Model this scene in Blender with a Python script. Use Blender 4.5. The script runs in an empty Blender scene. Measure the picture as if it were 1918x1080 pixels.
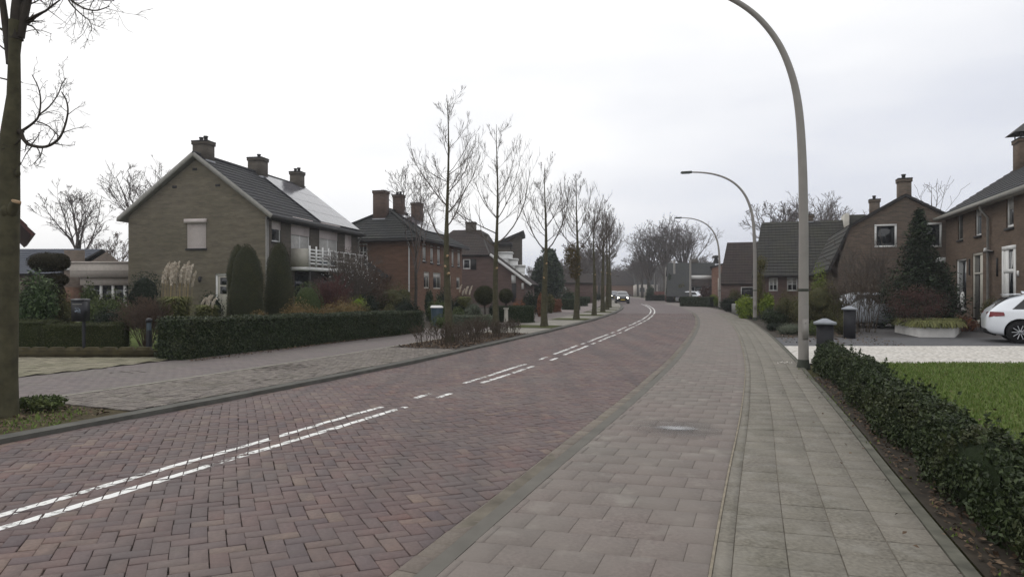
import bpy, math, random
import numpy as np
from mathutils import Vector, Matrix

scene = bpy.context.scene
COL = scene.collection
F = 1250.0                      # focal length in photograph pixels
EYE = 1.5
HZ = 544.0

# ------------------------------------------------------------ camera
cam_d = bpy.data.cameras.new("camera")
cam = bpy.data.objects.new("camera", cam_d)
COL.objects.link(cam)
cam.location = (0, 0, EYE)
cam.rotation_euler = (math.radians(90), 0, 0)
cam_d.sensor_width = 36.0
cam_d.lens = 36.0 * F / 1918.0
cam_d.shift_y = 4.0 / 1918.0
cam_d.clip_start = 0.05
cam_d.clip_end = 3000.0
scene.camera = cam

# ------------------------------------------------------------ sky, sun, exposure
SUN_EL, SUN_AZ = math.radians(42), math.radians(-40)
world = bpy.data.worlds.new("World")
scene.world = world
world.use_nodes = True
wt = world.node_tree
wt.nodes.clear()
N = wt.nodes.new
tc = N("ShaderNodeTexCoord")
sky = N("ShaderNodeTexSky"); sky.sky_type = 'NISHITA'; sky.sun_disc = False
sky.sun_elevation = SUN_EL; sky.sun_rotation = SUN_AZ; sky.dust_density = 3.0
bg1 = N("ShaderNodeBackground"); bg1.inputs[1].default_value = 0.10
wt.links.new(sky.outputs[0], bg1.inputs[0])
mp = N("ShaderNodeMapping"); mp.inputs['Scale'].default_value = (1.0, 1.0, 3.6)
mp.inputs['Rotation'].default_value = (0, 0.10, 0.3)
wt.links.new(tc.outputs['Generated'], mp.inputs[0])
nz = N("ShaderNodeTexNoise"); nz.inputs['Scale'].default_value = 1.9; nz.inputs['Detail'].default_value = 4
nz.inputs['Roughness'].default_value = 0.45
wt.links.new(mp.outputs[0], nz.inputs['Vector'])
sep = N("ShaderNodeSeparateXYZ"); wt.links.new(tc.outputs['Generated'], sep.inputs[0])
def wmath(op, a, b):
    m = N("ShaderNodeMath"); m.operation = op
    for i, v in enumerate((a, b)):
        if isinstance(v, (int, float)): m.inputs[i].default_value = v
        else: wt.links.new(v, m.inputs[i])
    return m.outputs[0]
# brighter overhead and to the left, greyer low down and on the right
g = wmath('MULTIPLY', sep.outputs[2], 0.95)
g = wmath('ADD', g, wmath('MULTIPLY', sep.outputs[0], -0.34))
g = wmath('ADD', g, wmath('MULTIPLY', nz.outputs['Fac'], .72))
g = wmath('ADD', g, -0.08)
rp = N("ShaderNodeValToRGB")
e = rp.color_ramp.elements
e[0].position = 0.02; e[0].color = (0.75, 0.78, 0.88, 1)
e[1].position = 0.56; e[1].color = (1.30, 1.30, 1.30, 1)
k = e.new(0.26); k.color = (0.92, 0.95, 1.04, 1)
wt.links.new(g, rp.inputs[0])
bg2 = N("ShaderNodeBackground"); bg2.inputs[1].default_value = 1.0
wt.links.new(rp.outputs[0], bg2.inputs[0])
mx = N("ShaderNodeMixShader"); mx.inputs[0].default_value = 0.94
wt.links.new(bg1.outputs[0], mx.inputs[1]); wt.links.new(bg2.outputs[0], mx.inputs[2])
wo = N("ShaderNodeOutputWorld"); wt.links.new(mx.outputs[0], wo.inputs[0])

sun_d = bpy.data.lights.new("sun", 'SUN')
sun_d.energy = 0.55; sun_d.angle = math.radians(25); sun_d.color = (1, 0.97, 0.92)
sun = bpy.data.objects.new("sun", sun_d); COL.objects.link(sun)
sdir = Vector((math.sin(SUN_AZ) * math.cos(SUN_EL), math.cos(SUN_AZ) * math.cos(SUN_EL), math.sin(SUN_EL)))
sun.rotation_euler = sdir.to_track_quat('Z', 'Y').to_euler()
sun.location = (0, 0, 30)

scene.view_settings.view_transform = 'Standard'
scene.view_settings.look = 'None'
scene.view_settings.exposure = -0.2
scene.view_settings.gamma = 1.0
scene.cycles.max_bounces = 5
scene.cycles.diffuse_bounces = 3
scene.cycles.volume_bounces = 0

# ------------------------------------------------------------ helpers: pixels of the survey -> metres
def P(px, py, Y):
    return ((px - 959) / F * Y, Y, EYE + (HZ - py) / F * Y)
def G(px, py, z=0.0):
    Y = (EYE - z) * F / (py - HZ)
    return ((px - 959) / F * Y, Y)
def X_(px, Y): return (px - 959) / F * Y
def Z_(py, Y): return EYE + (HZ - py) / F * Y

# ------------------------------------------------------------ materials
MATS = {}
COREOF = {}
def lin(c):
    return tuple((x / 255 / 12.92) if x <= 10 else (((x / 255) + 0.055) / 1.055) ** 2.4 for x in c) + (1.0,)
class NT:
    def __init__(s, name):
        s.m = bpy.data.materials.new(name); s.m.use_nodes = True
        s.t = s.m.node_tree; s.t.nodes.clear()
        s.o = s.t.nodes.new("ShaderNodeOutputMaterial")
        s.b = s.t.nodes.new("ShaderNodeBsdfPrincipled")
        s.t.links.new(s.b.outputs[0], s.o.inputs[0])
    def n(s, typ, **kw):
        x = s.t.nodes.new(typ)
        for k_, v in kw.items(): setattr(x, k_, v)
        return x
    def l(s, a, b): s.t.links.new(a, b)
    def noise(s, scale, detail=3, vec=None, rough=0.55):
        x = s.n("ShaderNodeTexNoise"); x.inputs['Scale'].default_value = scale
        x.inputs['Detail'].default_value = detail; x.inputs['Roughness'].default_value = rough
        if vec is None:
            vec = s.n("ShaderNodeTexCoord").outputs['Object']
        s.l(vec, x.inputs['Vector'])
        return x.outputs['Fac']
    def ramp(s, fac, stops):
        x = s.n("ShaderNodeValToRGB"); e = x.color_ramp.elements
        e[0].position, e[0].color = stops[0][0], stops[0][1]
        e[1].position, e[1].color = stops[-1][0], stops[-1][1]
        for p, c in stops[1:-1]:
            k_ = e.new(p); k_.color = c
        s.l(fac, x.inputs[0]); return x.outputs[0]
    def mix(s, fac, a, b, typ='MIX'):
        x = s.n("ShaderNodeMix", data_type='RGBA', blend_type=typ)
        if isinstance(fac, (int, float)): x.inputs[0].default_value = fac
        else: s.l(fac, x.inputs[0])
        for i, v in ((6, a), (7, b)):
            if isinstance(v, tuple): x.inputs[i].default_value = v
            else: s.l(v, x.inputs[i])
        return x.outputs[2]
    def bump(s, h, strength=0.3, dist=0.02):
        x = s.n("ShaderNodeBump"); x.inputs['Strength'].default_value = strength
        x.inputs['Distance'].default_value = dist
        s.l(h, x.inputs['Height']); s.l(x.outputs[0], s.b.inputs['Normal'])
    def fin(s, col, rough=0.8, spec=0.3, metal=0.0):
        if isinstance(col, tuple): s.b.inputs['Base Color'].default_value = col
        else: s.l(col, s.b.inputs['Base Color'])
        s.b.inputs['Roughness'].default_value = rough
        s.b.inputs['Specular IOR Level'].default_value = spec
        s.b.inputs['Metallic'].default_value = metal
        return s.m
def sc(c, k): return (c[0] * k, c[1] * k, c[2] * k, 1)
def plain(name, rgb, rough=0.7, spec=0.3, metal=0, var=0.18, scale=6, bump=0.0):
    if name in MATS: return MATS[name]
    t = NT(name); c = lin(rgb)
    f = t.noise(scale, 5)
    col = t.ramp(f, [(0.3, sc(c, 1 - var)), (0.7, sc(c, 1 + var))])
    if bump: t.bump(f, bump, 0.02)
    MATS[name] = t.fin(col, rough, spec, metal); return MATS[name]
def island(name, cols, rough=0.75, spec=0.25, dirt=None, speck=0.22, bump=0.0, streak=None):
    """colour picked per separate piece (brick, tile, leaf)"""
    if name in MATS: return MATS[name]
    t = NT(name)
    gi = t.n("ShaderNodeNewGeometry").outputs['Random Per Island']
    n = len(cols)
    col = t.ramp(gi, [(i / (n - 1), lin(c)) for i, c in enumerate(cols)])
    if speck:
        f = t.noise(38, 4)
        v = t.ramp(f, [(0.25, (1 - speck,) * 3 + (1,)), (0.75, (1 + speck,) * 3 + (1,))])
        col = t.mix(1.0, col, v, 'MULTIPLY')
        if bump: t.bump(f, bump, 0.01)
    if dirt:
        for (dc, ds, lo, hi, amt) in dirt:
            f = t.noise(ds, 5)
            fac = t.ramp(f, [(lo, (0, 0, 0, 1)), (hi, (amt,) * 3 + (1,))])
            col = t.mix(fac, col, lin(dc))
    if streak:            # long smears worn in along the road
        mpn = t.n("ShaderNodeMapping"); mpn.inputs['Rotation'].default_value = (0, 0, .36); mpn.inputs['Scale'].default_value = (2.2, .16, 1)
        t.l(t.n("ShaderNodeTexCoord").outputs['Object'], mpn.inputs[0]); f = t.noise(1.0, 5, mpn.outputs[0])
        fac = t.ramp(f, [(.42, (0, 0, 0, 1)), (.7, (streak[1],) * 3 + (1,))]); col = t.mix(fac, col, lin(streak[0]))
    MATS[name] = t.fin(col, rough, spec); return MATS[name]
def leafmat(name, c1, c2, c3=None, rough=0.55, spec=0.3):
    if name in MATS: return MATS[name]
    spec = spec * .55; rough = max(rough, .5)
    t = NT(name); gi = t.n("ShaderNodeNewGeometry").outputs['Random Per Island']; f = t.noise(9, 4, rough=.7)
    a = t.n("ShaderNodeMath", operation='MULTIPLY'); a.inputs[1].default_value = .55; t.l(gi, a.inputs[0])
    b = t.n("ShaderNodeMath", operation='MULTIPLY_ADD'); b.inputs[1].default_value = .9; b.inputs[2].default_value = -.22
    t.l(f, b.inputs[0]); c = t.n("ShaderNodeMath", operation='ADD'); t.l(a.outputs[0], c.inputs[0]); t.l(b.outputs[0], c.inputs[1])
    c3 = c3 or c1; f2 = t.noise(30, 3); f3 = t.noise(1.6, 3)
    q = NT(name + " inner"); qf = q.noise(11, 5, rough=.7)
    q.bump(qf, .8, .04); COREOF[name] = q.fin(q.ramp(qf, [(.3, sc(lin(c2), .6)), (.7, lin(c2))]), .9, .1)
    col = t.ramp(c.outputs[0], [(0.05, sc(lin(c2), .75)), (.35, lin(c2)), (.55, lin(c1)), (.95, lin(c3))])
    t.bump(f2, .5, .03)
    col = t.mix(t.ramp(f3, [(.5, (0, 0, 0, 1)), (.72, (.35,) * 3 + (1,))]), col, lin(tuple(int(v * .55 + w * .45) for v, w in zip(c1, (112, 92, 58)))))
    MATS[name] = t.fin(col, rough, spec); return MATS[name]
def brickmat(name, c1, c2, mortar, rough=0.9, bw=0.22, bh=0.0625, ms=0.012, stain=(60, 55, 45), amt=0.35, streak=True):
    if name in MATS: return MATS[name]
    t = NT(name)
    uv = t.n("ShaderNodeTexCoord").outputs['UV']
    b = t.n("ShaderNodeTexBrick"); t.l(uv, b.inputs['Vector'])
    b.inputs['Scale'].default_value = 1; b.inputs['Brick Width'].default_value = bw
    b.inputs['Row Height'].default_value = bh; b.inputs['Mortar Size'].default_value = ms
    b.inputs['Mortar Smooth'].default_value = 0.3; b.inputs['Bias'].default_value = 0.0
    b.inputs['Color1'].default_value = lin(c1); b.inputs['Color2'].default_value = lin(c2)
    b.inputs['Mortar'].default_value = lin(mortar)
    mpn = t.n("ShaderNodeMapping"); mpn.inputs['Scale'].default_value = (0.8, 4.0, 1)
    t.l(uv, mpn.inputs[0])
    f = t.noise(1.3, 6, mpn.outputs[0], 0.7)
    v = t.ramp(f, [(0.25, (0.70,) * 3 + (1,)), (0.75, (1.32,) * 3 + (1,))])
    col = t.mix(1.0, b.outputs['Color'], v, 'MULTIPLY')
    f2 = t.noise(0.45, 4, uv)
    col = t.mix(t.ramp(f2, [(0.45, (0, 0, 0, 1)), (0.75, (amt,) * 3 + (1,))]), col, lin(stain))
    t.bump(b.outputs['Fac'], -0.25, 0.01)
    MATS[name] = t.fin(col, rough, 0.2); return MATS[name]
def tilemat(name, c1, c2, bw=0.24, bh=0.33, moss=(70, 72, 50), amt=0.3, rough=0.85):
    if name in MATS: return MATS[name]
    t = NT(name)
    uv = t.n("ShaderNodeTexCoord").outputs['UV']
    b = t.n("ShaderNodeTexBrick"); t.l(uv, b.inputs['Vector'])
    b.offset = 0.0
    b.inputs['Scale'].default_value = 1; b.inputs['Brick Width'].default_value = bw
    b.inputs['Row Height'].default_value = bh; b.inputs['Mortar Size'].default_value = 0.018
    b.inputs['Mortar Smooth'].default_value = 0.6
    b.inputs['Color1'].default_value = lin(c1); b.inputs['Color2'].default_value = lin(c2)
    b.inputs['Mortar'].default_value = sc(lin(c1), 0.45)
    f = t.noise(0.8, 5, uv)
    col = t.mix(t.ramp(f, [(0.4, (0, 0, 0, 1)), (0.75, (amt,) * 3 + (1,))]), b.outputs['Color'], lin(moss))
    t.bump(b.outputs['Fac'], -0.6, 0.03)
    MATS[name] = t.fin(col, rough, 0.2); return MATS[name]
def glass(name="window glass", rgb=(26, 30, 34)):
    if name in MATS: return MATS[name]
    t = NT(name)
    f = t.noise(0.7, 3)
    col = t.ramp(f, [(0.35, sc(lin(rgb), 0.5)), (0.7, sc(lin(rgb), 1.8))])
    MATS[name] = t.fin(col, 0.06, 0.6); return MATS[name]
def lampglow(name, rgb, s):
    t = NT(name); t.b.inputs['Emission Color'].default_value = lin(rgb)
    t.b.inputs['Emission Strength'].default_value = s
    return t.fin(lin(rgb), 0.3)

# ------------------------------------------------------------ mesh builder
class MB:
    def __init__(s): s.V, s.Fc, s.M, s.n = [], [], [], 0
    def add(s, v, f, m=0):
        v = np.asarray(v, dtype=np.float64).reshape(-1, 3); f = np.asarray(f, dtype=np.int64)
        if len(f) == 0: return s
        s.V.append(v); s.Fc.append(f + s.n); s.M.append(np.broadcast_to(np.asarray(m, dtype=np.int32), (len(f),))); s.n += len(v)
        return s
    def poly(s, pts, m=0): return s.add(pts, [list(range(len(pts)))], m)
    def box(s, x0, y0, z0, x1, y1, z1, m=0):
        v = [(x0, y0, z0), (x1, y0, z0), (x1, y1, z0), (x0, y1, z0), (x0, y0, z1), (x1, y0, z1), (x1, y1, z1), (x0, y1, z1)]
        return s.add(v, [(0, 3, 2, 1), (4, 5, 6, 7), (0, 1, 5, 4), (1, 2, 6, 5), (2, 3, 7, 6), (3, 0, 4, 7)], m)
    def hull(s, bot, top, m=0):
        """two n-gons with the same corner count joined by sides"""
        n = len(bot); v = list(bot) + list(top)
        s.add(v, [[(i + 0) % n, (i + 1) % n, n + (i + 1) % n, n + i] for i in range(n)], m)
        s.add(bot, [list(range(n))[::-1]], m); s.add(top, [list(range(n))], m); return s
    def bar(s, a, b, w, h, m=0, up=(0, 0, 1)):
        a = Vector(a); b = Vector(b); d = (b - a).normalized(); u = Vector(up)
        r = d.cross(u)
        if r.length < 1e-4: r = Vector((1, 0, 0))
        r.normalize(); u = r.cross(d)
        c = [(-w / 2, -h / 2), (w / 2, -h / 2), (w / 2, h / 2), (-w / 2, h / 2)]
        return s.hull([a + r * p + u * q for p, q in c], [b + r * p + u * q for p, q in c], m)
    def tube(s, pts, rads, sides=8, m=0, cap=True, squash=None):
        pts = [Vector(p) for p in pts]; n = len(pts); vs = []
        if isinstance(rads, (int, float)): rads = [rads] * n
        prev = None
        for i, p in enumerate(pts):
            d = (pts[min(i + 1, n - 1)] - pts[max(i - 1, 0)]).normalized()
            if prev is None:
                a = Vector((1, 0, 0)) if abs(d.x) < 0.8 else Vector((0, 1, 0))
                prev = d.cross(a).normalized()
            prev = (prev - d * prev.dot(d)).normalized(); q = d.cross(prev)
            for j in range(sides):
                t = 2 * math.pi * j / sides
                vs.append(p + (prev * math.cos(t) + q * math.sin(t)) * rads[i])
        f = [[i * sides + j, i * sides + (j + 1) % sides, (i + 1) * sides + (j + 1) % sides, (i + 1) * sides + j]
             for i in range(n - 1) for j in range(sides)]
        base = s.n
        s.add(vs, f, m)
        if cap:
            s.add(vs[:sides], [list(range(sides))[::-1]], m); s.add(vs[-sides:], [list(range(sides))], m)
        return s
    def lathe(s, prof, c=(0, 0, 0), n=24, m=0, axis='z', wob=0, seed=0):
        rng = random.Random(seed); vs = []
        for (r, z) in prof:
            for j in range(n):
                t = 2 * math.pi * j / n; rr = r * (1 + wob * rng.uniform(-1, 1))
                p = (rr * math.cos(t), rr * math.sin(t), z)
                if axis == 'y': p = (p[0], p[2], p[1])
                if axis == 'x': p = (p[2], p[0], p[1])
                vs.append((c[0] + p[0], c[1] + p[1], c[2] + p[2]))
        k_ = len(prof)
        f = [[i * n + j, i * n + (j + 1) % n, (i + 1) * n + (j + 1) % n, (i + 1) * n + j] for i in range(k_ - 1) for j in range(n)]
        return s.add(vs, f, m)
    def build(s, name, mats, parent=None, smooth=False, uv=True):
        me = bpy.data.meshes.new(name)
        V = np.concatenate(s.V); nf = sum(len(f) for f in s.Fc)
        loops = np.concatenate([f.ravel() for f in s.Fc])
        sizes = np.concatenate([np.full(len(f), f.shape[1]) for f in s.Fc])
        starts = np.concatenate([[0], np.cumsum(sizes)[:-1]])
        me.vertices.add(len(V)); me.vertices.foreach_set("co", V.astype(np.float32).ravel())
        me.loops.add(len(loops)); me.loops.foreach_set("vertex_index", loops.astype(np.int32))
        me.polygons.add(nf); me.polygons.foreach_set("loop_start", starts.astype(np.int32))
        if not isinstance(mats, (list, tuple)): mats = [mats]
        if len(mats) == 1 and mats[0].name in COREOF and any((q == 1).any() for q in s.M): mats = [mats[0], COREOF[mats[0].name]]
        for m_ in mats: me.materials.append(m_)
        me.polygons.foreach_set("material_index", np.concatenate(s.M).astype(np.int32))
        if smooth: me.polygons.foreach_set("use_smooth", np.ones(nf, dtype=bool))
        me.update(calc_edges=True)
        if uv:
            UV = []
            for f in s.Fc:
                a = V[f[:, 0]]; b = V[f[:, 1]]; c = V[f[:, 2]]
                nn = np.cross(b - a, c - a); L = np.linalg.norm(nn, axis=1, keepdims=True); L[L == 0] = 1; nn = nn / L
                t = np.stack([-nn[:, 1], nn[:, 0], np.zeros(len(nn))], 1)
                tl = np.linalg.norm(t, axis=1, keepdims=True)
                flat = tl[:, 0] < 0.05
                t = np.where(flat[:, None], np.array([[1.0, 0, 0]]), t / np.maximum(tl, 1e-9))
                bt = np.cross(nn, t)
                p = V[f]
                UV.append(np.stack([np.einsum('ijk,ik->ij', p, t), np.einsum('ijk,ik->ij', p, bt)], 2).reshape(-1, 2))
            l_ = me.uv_layers.new(name="UVMap")
            l_.data.foreach_set("uv", np.concatenate(UV).astype(np.float32).ravel())
        o = bpy.data.objects.new(name, me); COL.objects.link(o)
        if parent is not None: o.parent = parent
        return o

def tag(o, label=None, cat=None, group=None, kind=None):
    if label: o["label"] = label
    if cat: o["category"] = cat
    if group: o["group"] = group
    if kind: o["kind"] = kind
    return o
def thing(name, label, cat, loc=(0, 0, 0), rz=0.0, group=None):
    o = bpy.data.objects.new(name, None); COL.objects.link(o)
    o.empty_display_size = 0.3
    o.location = loc; o.rotation_euler = (0, 0, rz)
    return tag(o, label, cat, group)
def copy_thing(root, loc, rz, label, scale=None):
    r = root.copy(); COL.objects.link(r); r.location = loc; r.rotation_euler = (0, 0, rz); r["label"] = label
    if scale: r.scale = (scale,) * 3 if isinstance(scale, (int, float)) else scale
    for ch in list(root.children):
        c = ch.copy(); COL.objects.link(c); c.parent = r
        for g_ in ch.children:
            d = g_.copy(); COL.objects.link(d); d.parent = c
    return r
def struct(o): o["kind"] = "structure"; return o

# ------------------------------------------------------------ road line: (s along, u to the right of the centre) -> world
_Y = np.arange(-8.0, 420.0, 0.25)
_slope = np.interp(_Y, [-8, 0, 8, 12, 16, 21, 26, 34, 44, 56, 70, 90, 120, 160, 240, 420],
                       [.46, .44, .43, .365, .33, .318, .305, .275, .23, .18, .14, .125, .11, .07, .0, -.05])
_X = np.concatenate([[0], np.cumsum((_slope[1:] + _slope[:-1]) / 2 * 0.25)])
_X = _X - np.interp(8.5, _Y, _X) - 1.45
_S = np.concatenate([[0], np.cumsum(np.hypot(np.diff(_X), np.diff(_Y)))])
_S = _S - np.interp(0, _Y, _S)
def uwarp(u, y):      # the right hand paths widen a little towards the camera
    return np.clip(u / 2.45, 0, 1) * .36 * (np.clip(12 - np.maximum(y, 0), 0, 12) / 8.5) ** 1.7 + np.clip((u - 4.02) / 1.28, 0, 1) * np.interp(y, [3.5, 8, 12.8, 18], [.15, -.01, -.17, -.2])
def su(s, u):
    s = np.asarray(s, dtype=float); u = np.asarray(u, dtype=float)
    x = np.interp(s, _S, _X); y = np.interp(s, _S, _Y); sl = np.interp(y, _Y, _slope)
    L = np.sqrt(1 + sl * sl); u = u + uwarp(u, y)
    return x + u / L, y - u * sl / L
def s_of_Y(Y): return float(np.interp(Y, _Y, _S))
def head(Y): return -math.atan(float(np.interp(Y, _Y, _slope)))     # rotation of a thing facing along the road
def us_of(x, y):
    s = np.interp(y, _Y, _S)
    for _ in range(12):
        px_, py_ = su(s, 0); q1 = su(s + .1, 0)
        dx, dy = (q1[0] - px_) / .1, (q1[1] - py_) / .1
        s = s + (x - px_) * dx + (y - py_) * dy
    px_, py_ = su(s, 0); q1 = su(s + .1, 0); dx, dy = (q1[0] - px_) / .1, (q1[1] - py_) / .1
    ur = float((x - px_) * dy - (y - py_) * dx); u = ur
    for _ in range(6): u = ur - float(uwarp(u, y))
    return float(s), u

def strip(name, mats, u0, u1, s0, s1, z, zb=None, step=0.5, nu=1):
    """a sheet (or, with zb, a solid kerb) following the road"""
    mb = MB(); ss = np.arange(s0, s1 + step * .5, step)
    if callable(u0) or callable(u1):
        U = np.stack([[(u0(a) if callable(u0) else u0) for a in ss], [(u1(a) if callable(u1) else u1) for a in ss]], 1)
    else:
        U = np.tile(np.linspace(u0, u1, nu + 1), (len(ss), 1))
    n, k_ = U.shape
    x, y = su(ss[:, None], U)
    v = np.stack([x, y, np.full_like(x, z)], 2).reshape(-1, 3)
    i = np.arange(n - 1)[:, None]; j = np.arange(k_ - 1)[None, :]
    f = np.stack([i * k_ + j, i * k_ + j + 1, (i + 1) * k_ + j + 1, (i + 1) * k_ + j], 2).reshape(-1, 4)
    mb.add(v, f)
    if zb is not None:
        for c, flip in ((0, 1), (k_ - 1, 0)):
            a = v.reshape(n, k_, 3)[:, c]; b = a.copy(); b[:, 2] = zb
            vv = np.concatenate([a, b]); ii = np.arange(n - 1)
            ff = np.stack([ii, ii + 1, n + ii + 1, n + ii], 1)
            mb.add(vv, ff[:, ::-1] if flip else ff)
    return mb.build(name, mats)

def clip_poly(poly, ax, val, keep_less):
    out = []
    for i in range(len(poly)):
        a, b = poly[i], poly[(i + 1) % len(poly)]
        ia = (a[ax] <= val) if keep_less else (a[ax] >= val)
        ib = (b[ax] <= val) if keep_less else (b[ax] >= val)
        if ia: out.append(a)
        if ia != ib:
            t = (val - a[ax]) / (b[ax] - a[ax])
            out.append(tuple(a[q] + t * (b[q] - a[q]) for q in (0, 1)))
    return out
def und(s, u):
    return 0.009 * np.sin(s * 0.9 + u * 0.7) * np.sin(u * 1.3 + s * .31) + 0.003 * np.sin(s * 2.3 - u * 1.9)
class Pave:
    """many small stones in (s,u) space"""
    def __init__(s): s.P = {}
    def stone(s, poly, z, ts=0, tu=0, gap=0.004):
        if len(poly) < 3: return
        cs = sum(p[0] for p in poly) / len(poly); cu = sum(p[1] for p in poly) / len(poly)
        area = 0
        for i in range(len(poly)):
            a, b = poly[i], poly[(i + 1) % len(poly)]; area += a[0] * b[1] - a[1] * b[0]
        if abs(area) < 0.0006: return
        if area > 0: poly = poly[::-1]        # (s,u) is left handed seen from above
        s.P.setdefault(len(poly), []).append(([tuple(p) for p in poly], cs, cu, z, ts, tu, gap))
    def build(s, name, mats, depth=0.014, bev=0.004, parent=None):
        mb = MB()
        for k_, L in s.P.items():
            n = len(L)
            p = np.array([a[0] for a in L]); c = np.array([[a[1], a[2]] for a in L])
            z = np.array([a[3] for a in L]); ts = np.array([a[4] for a in L]); tu = np.array([a[5] for a in L]); gap = np.array([a[6] for a in L])
            d = p - c[:, None, :]; r = np.linalg.norm(d, axis=2, keepdims=True)
            def ring(off, dz):
                q = c[:, None, :] + d * np.clip(1 - off / r, 0.1, 1)
                x, y = su(q[..., 0], q[..., 1])
                dd = q - c[:, None, :]
                zz = z[:, None] + dz + ts[:, None] * dd[..., 0] + tu[:, None] * dd[..., 1] + und(q[..., 0], q[..., 1]) * s.wave
                return np.stack([x, y, zz], 2)
            top = ring((gap * 1.0 + bev)[:, None, None] * 1.3, 0.0)
            mid = ring(gap[:, None, None] * 1.0, -bev)
            bot = ring(gap[:, None, None] * 1.0, -depth)
            V = np.concatenate([top, mid, bot], 1).reshape(-1, 3)
            base = (np.arange(n) * 3 * k_)[:, None]
            mb.add(V, base + np.arange(k_)[None, :])
            nb = len(V)
            fl = []
            for i in range(k_):
                j = (i + 1) % k_
                fl.append(np.concatenate([base + k_ + i, base + k_ + j, base + j, base + i], 1))
                fl.append(np.concatenate([base + 2 * k_ + i, base + 2 * k_ + j, base + k_ + j, base + k_ + i], 1))
            f = np.concatenate(fl)
            mb.Fc.append(f + mb.n - nb); mb.M.append(np.zeros(len(f), dtype=np.int32))
        return mb.build(name, mats, parent, uv=False)
    wave = 1.0

# ------------------------------------------------------------ branches
class Segs:
    def __init__(s): s.a, s.b, s.r0, s.r1 = [], [], [], []
    def add(s, a, b, r0, r1): s.a.append(a); s.b.append(b); s.r0.append(r0); s.r1.append(r1)
    def into(s, mb, sides=4, m=0):
        if not s.a: return
        A = np.array(s.a); B = np.array(s.b); r0 = np.array(s.r0)[:, None]; r1 = np.array(s.r1)[:, None]
        D = B - A; L = np.linalg.norm(D, axis=1, keepdims=True); L[L < 1e-6] = 1; D = D / L
        ref = np.where(np.abs(D[:, :1]) < 0.8, np.array([[1.0, 0, 0]]), np.array([[0, 1.0, 0]]))
        u = np.cross(D, ref); u /= np.linalg.norm(u, axis=1, keepdims=True); w = np.cross(D, u)
        rings = []
        for P_, R in ((A - D * r0 * .3, r0), (B + D * r1 * .3, r1)):
            for j in range(sides):
                t = 2 * math.pi * j / sides
                rings.append(P_ + (u * math.cos(t) + w * math.sin(t)) * R)
        V = np.stack(rings, 1)                       # n, 2*sides, 3
        n = len(A); base = (np.arange(n) * 2 * sides)[:, None]
        f = np.concatenate([np.concatenate([base + j, base + (j + 1) % sides, base + sides + (j + 1) % sides, base + sides + j], 1) for j in range(sides)])
        mb.add(V.reshape(-1, 3), f, m)
def vn(v):
    l_ = math.sqrt(v[0] ** 2 + v[1] ** 2 + v[2] ** 2) or 1
    return (v[0] / l_, v[1] / l_, v[2] / l_)
def grow(S, p, d, L, r, lvl, rng, up=0.10, wob=0.14, spread=0.75, kids=(5, 4, 3), ratio=0.5, nseg=5, rmin=0.0035, start=0.2, taper=0.35):
    d = vn(d); q = p; st = L / nseg; rr = r
    nk = kids[0] if kids else 0
    spots = sorted(rng.uniform(start, 1.0) * nseg for _ in range(nk)); si = 0
    side = rng.uniform(0, 6.28)
    for i in range(nseg):
        d = vn((d[0] + rng.gauss(0, wob), d[1] + rng.gauss(0, wob), d[2] + rng.gauss(0, wob) + up))
        q2 = (q[0] + d[0] * st, q[1] + d[1] * st, q[2] + d[2] * st)
        r2 = max(rmin, r * (1 - (1 - taper) * (i + 1) / nseg))
        S.add(q, q2, rr, r2)
        while si < nk and spots[si] <= i + 1:
            t = max(0, spots[si] - i); c = tuple(q[k_] + (q2[k_] - q[k_]) * t for k_ in (0, 1, 2))
            side += 2.4 + rng.uniform(-.5, .5)
            a = vn((-d[1], d[0], 1e-3)); b = (d[1] * a[2] - d[2] * a[1], d[2] * a[0] - d[0] * a[2], d[0] * a[1] - d[1] * a[0])
            sp = spread * rng.uniform(0.7, 1.25)
            cd = tuple(d[k_] * math.cos(sp) + (a[k_] * math.cos(side) + b[k_] * math.sin(side)) * math.sin(sp) for k_ in (0, 1, 2))
            cl = L * ratio * (1.15 - 0.6 * spots[si] / nseg) * rng.uniform(.75, 1.25)
            grow(S, c, cd, cl, max(rmin, r2 * .6), lvl + 1, rng, up, wob * 1.15, spread, kids[1:], ratio, max(2, nseg - 1), rmin, start, taper)
            si += 1
        q, rr = q2, r2
    return q

# ------------------------------------------------------------ leaves
def leaf_cards(mb, pts, nrm, size, rng, aspect=0.55, m=0, tilt=0.9, droop=0.0):
    n = len(pts)
    if n == 0: return
    pts = np.asarray(pts); nrm = np.asarray(nrm)
    rnd = rng.normal(size=(n, 3)); nn = nrm + rnd * tilt; nn /= np.linalg.norm(nn, axis=1, keepdims=True)
    t = rng.normal(size=(n, 3)); t[:, 2] -= droop
    t = t - nn * np.sum(t * nn, 1, keepdims=True); t /= np.linalg.norm(t, axis=1, keepdims=True)
    b = np.cross(nn, t)
    sz = (size * rng.uniform(.6, 1.3, size=n))[:, None]
    fold = nn * sz * 0.12
    V = np.stack([pts - t * sz * .5, pts + b * sz * aspect * .5 + fold, pts + t * sz * .5, pts - b * sz * aspect * .5 + fold], 1).reshape(-1, 3)
    f = (np.arange(n) * 4)[:, None] + np.arange(4)[None, :]
    mb.add(V, f, m)
def snoise(p, sc_, seed=0):
    a = p * sc_ + seed * 1.7
    return (np.sin(a[:, 0] * 1.3 + 2.1 * np.sin(a[:, 1] * .9)) + np.sin(a[:, 1] * 1.7 + 1.9 * np.sin(a[:, 2] * 1.1)) + np.sin(a[:, 2] * 1.5 + 2.3 * np.sin(a[:, 0] * .8))) / 3
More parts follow.
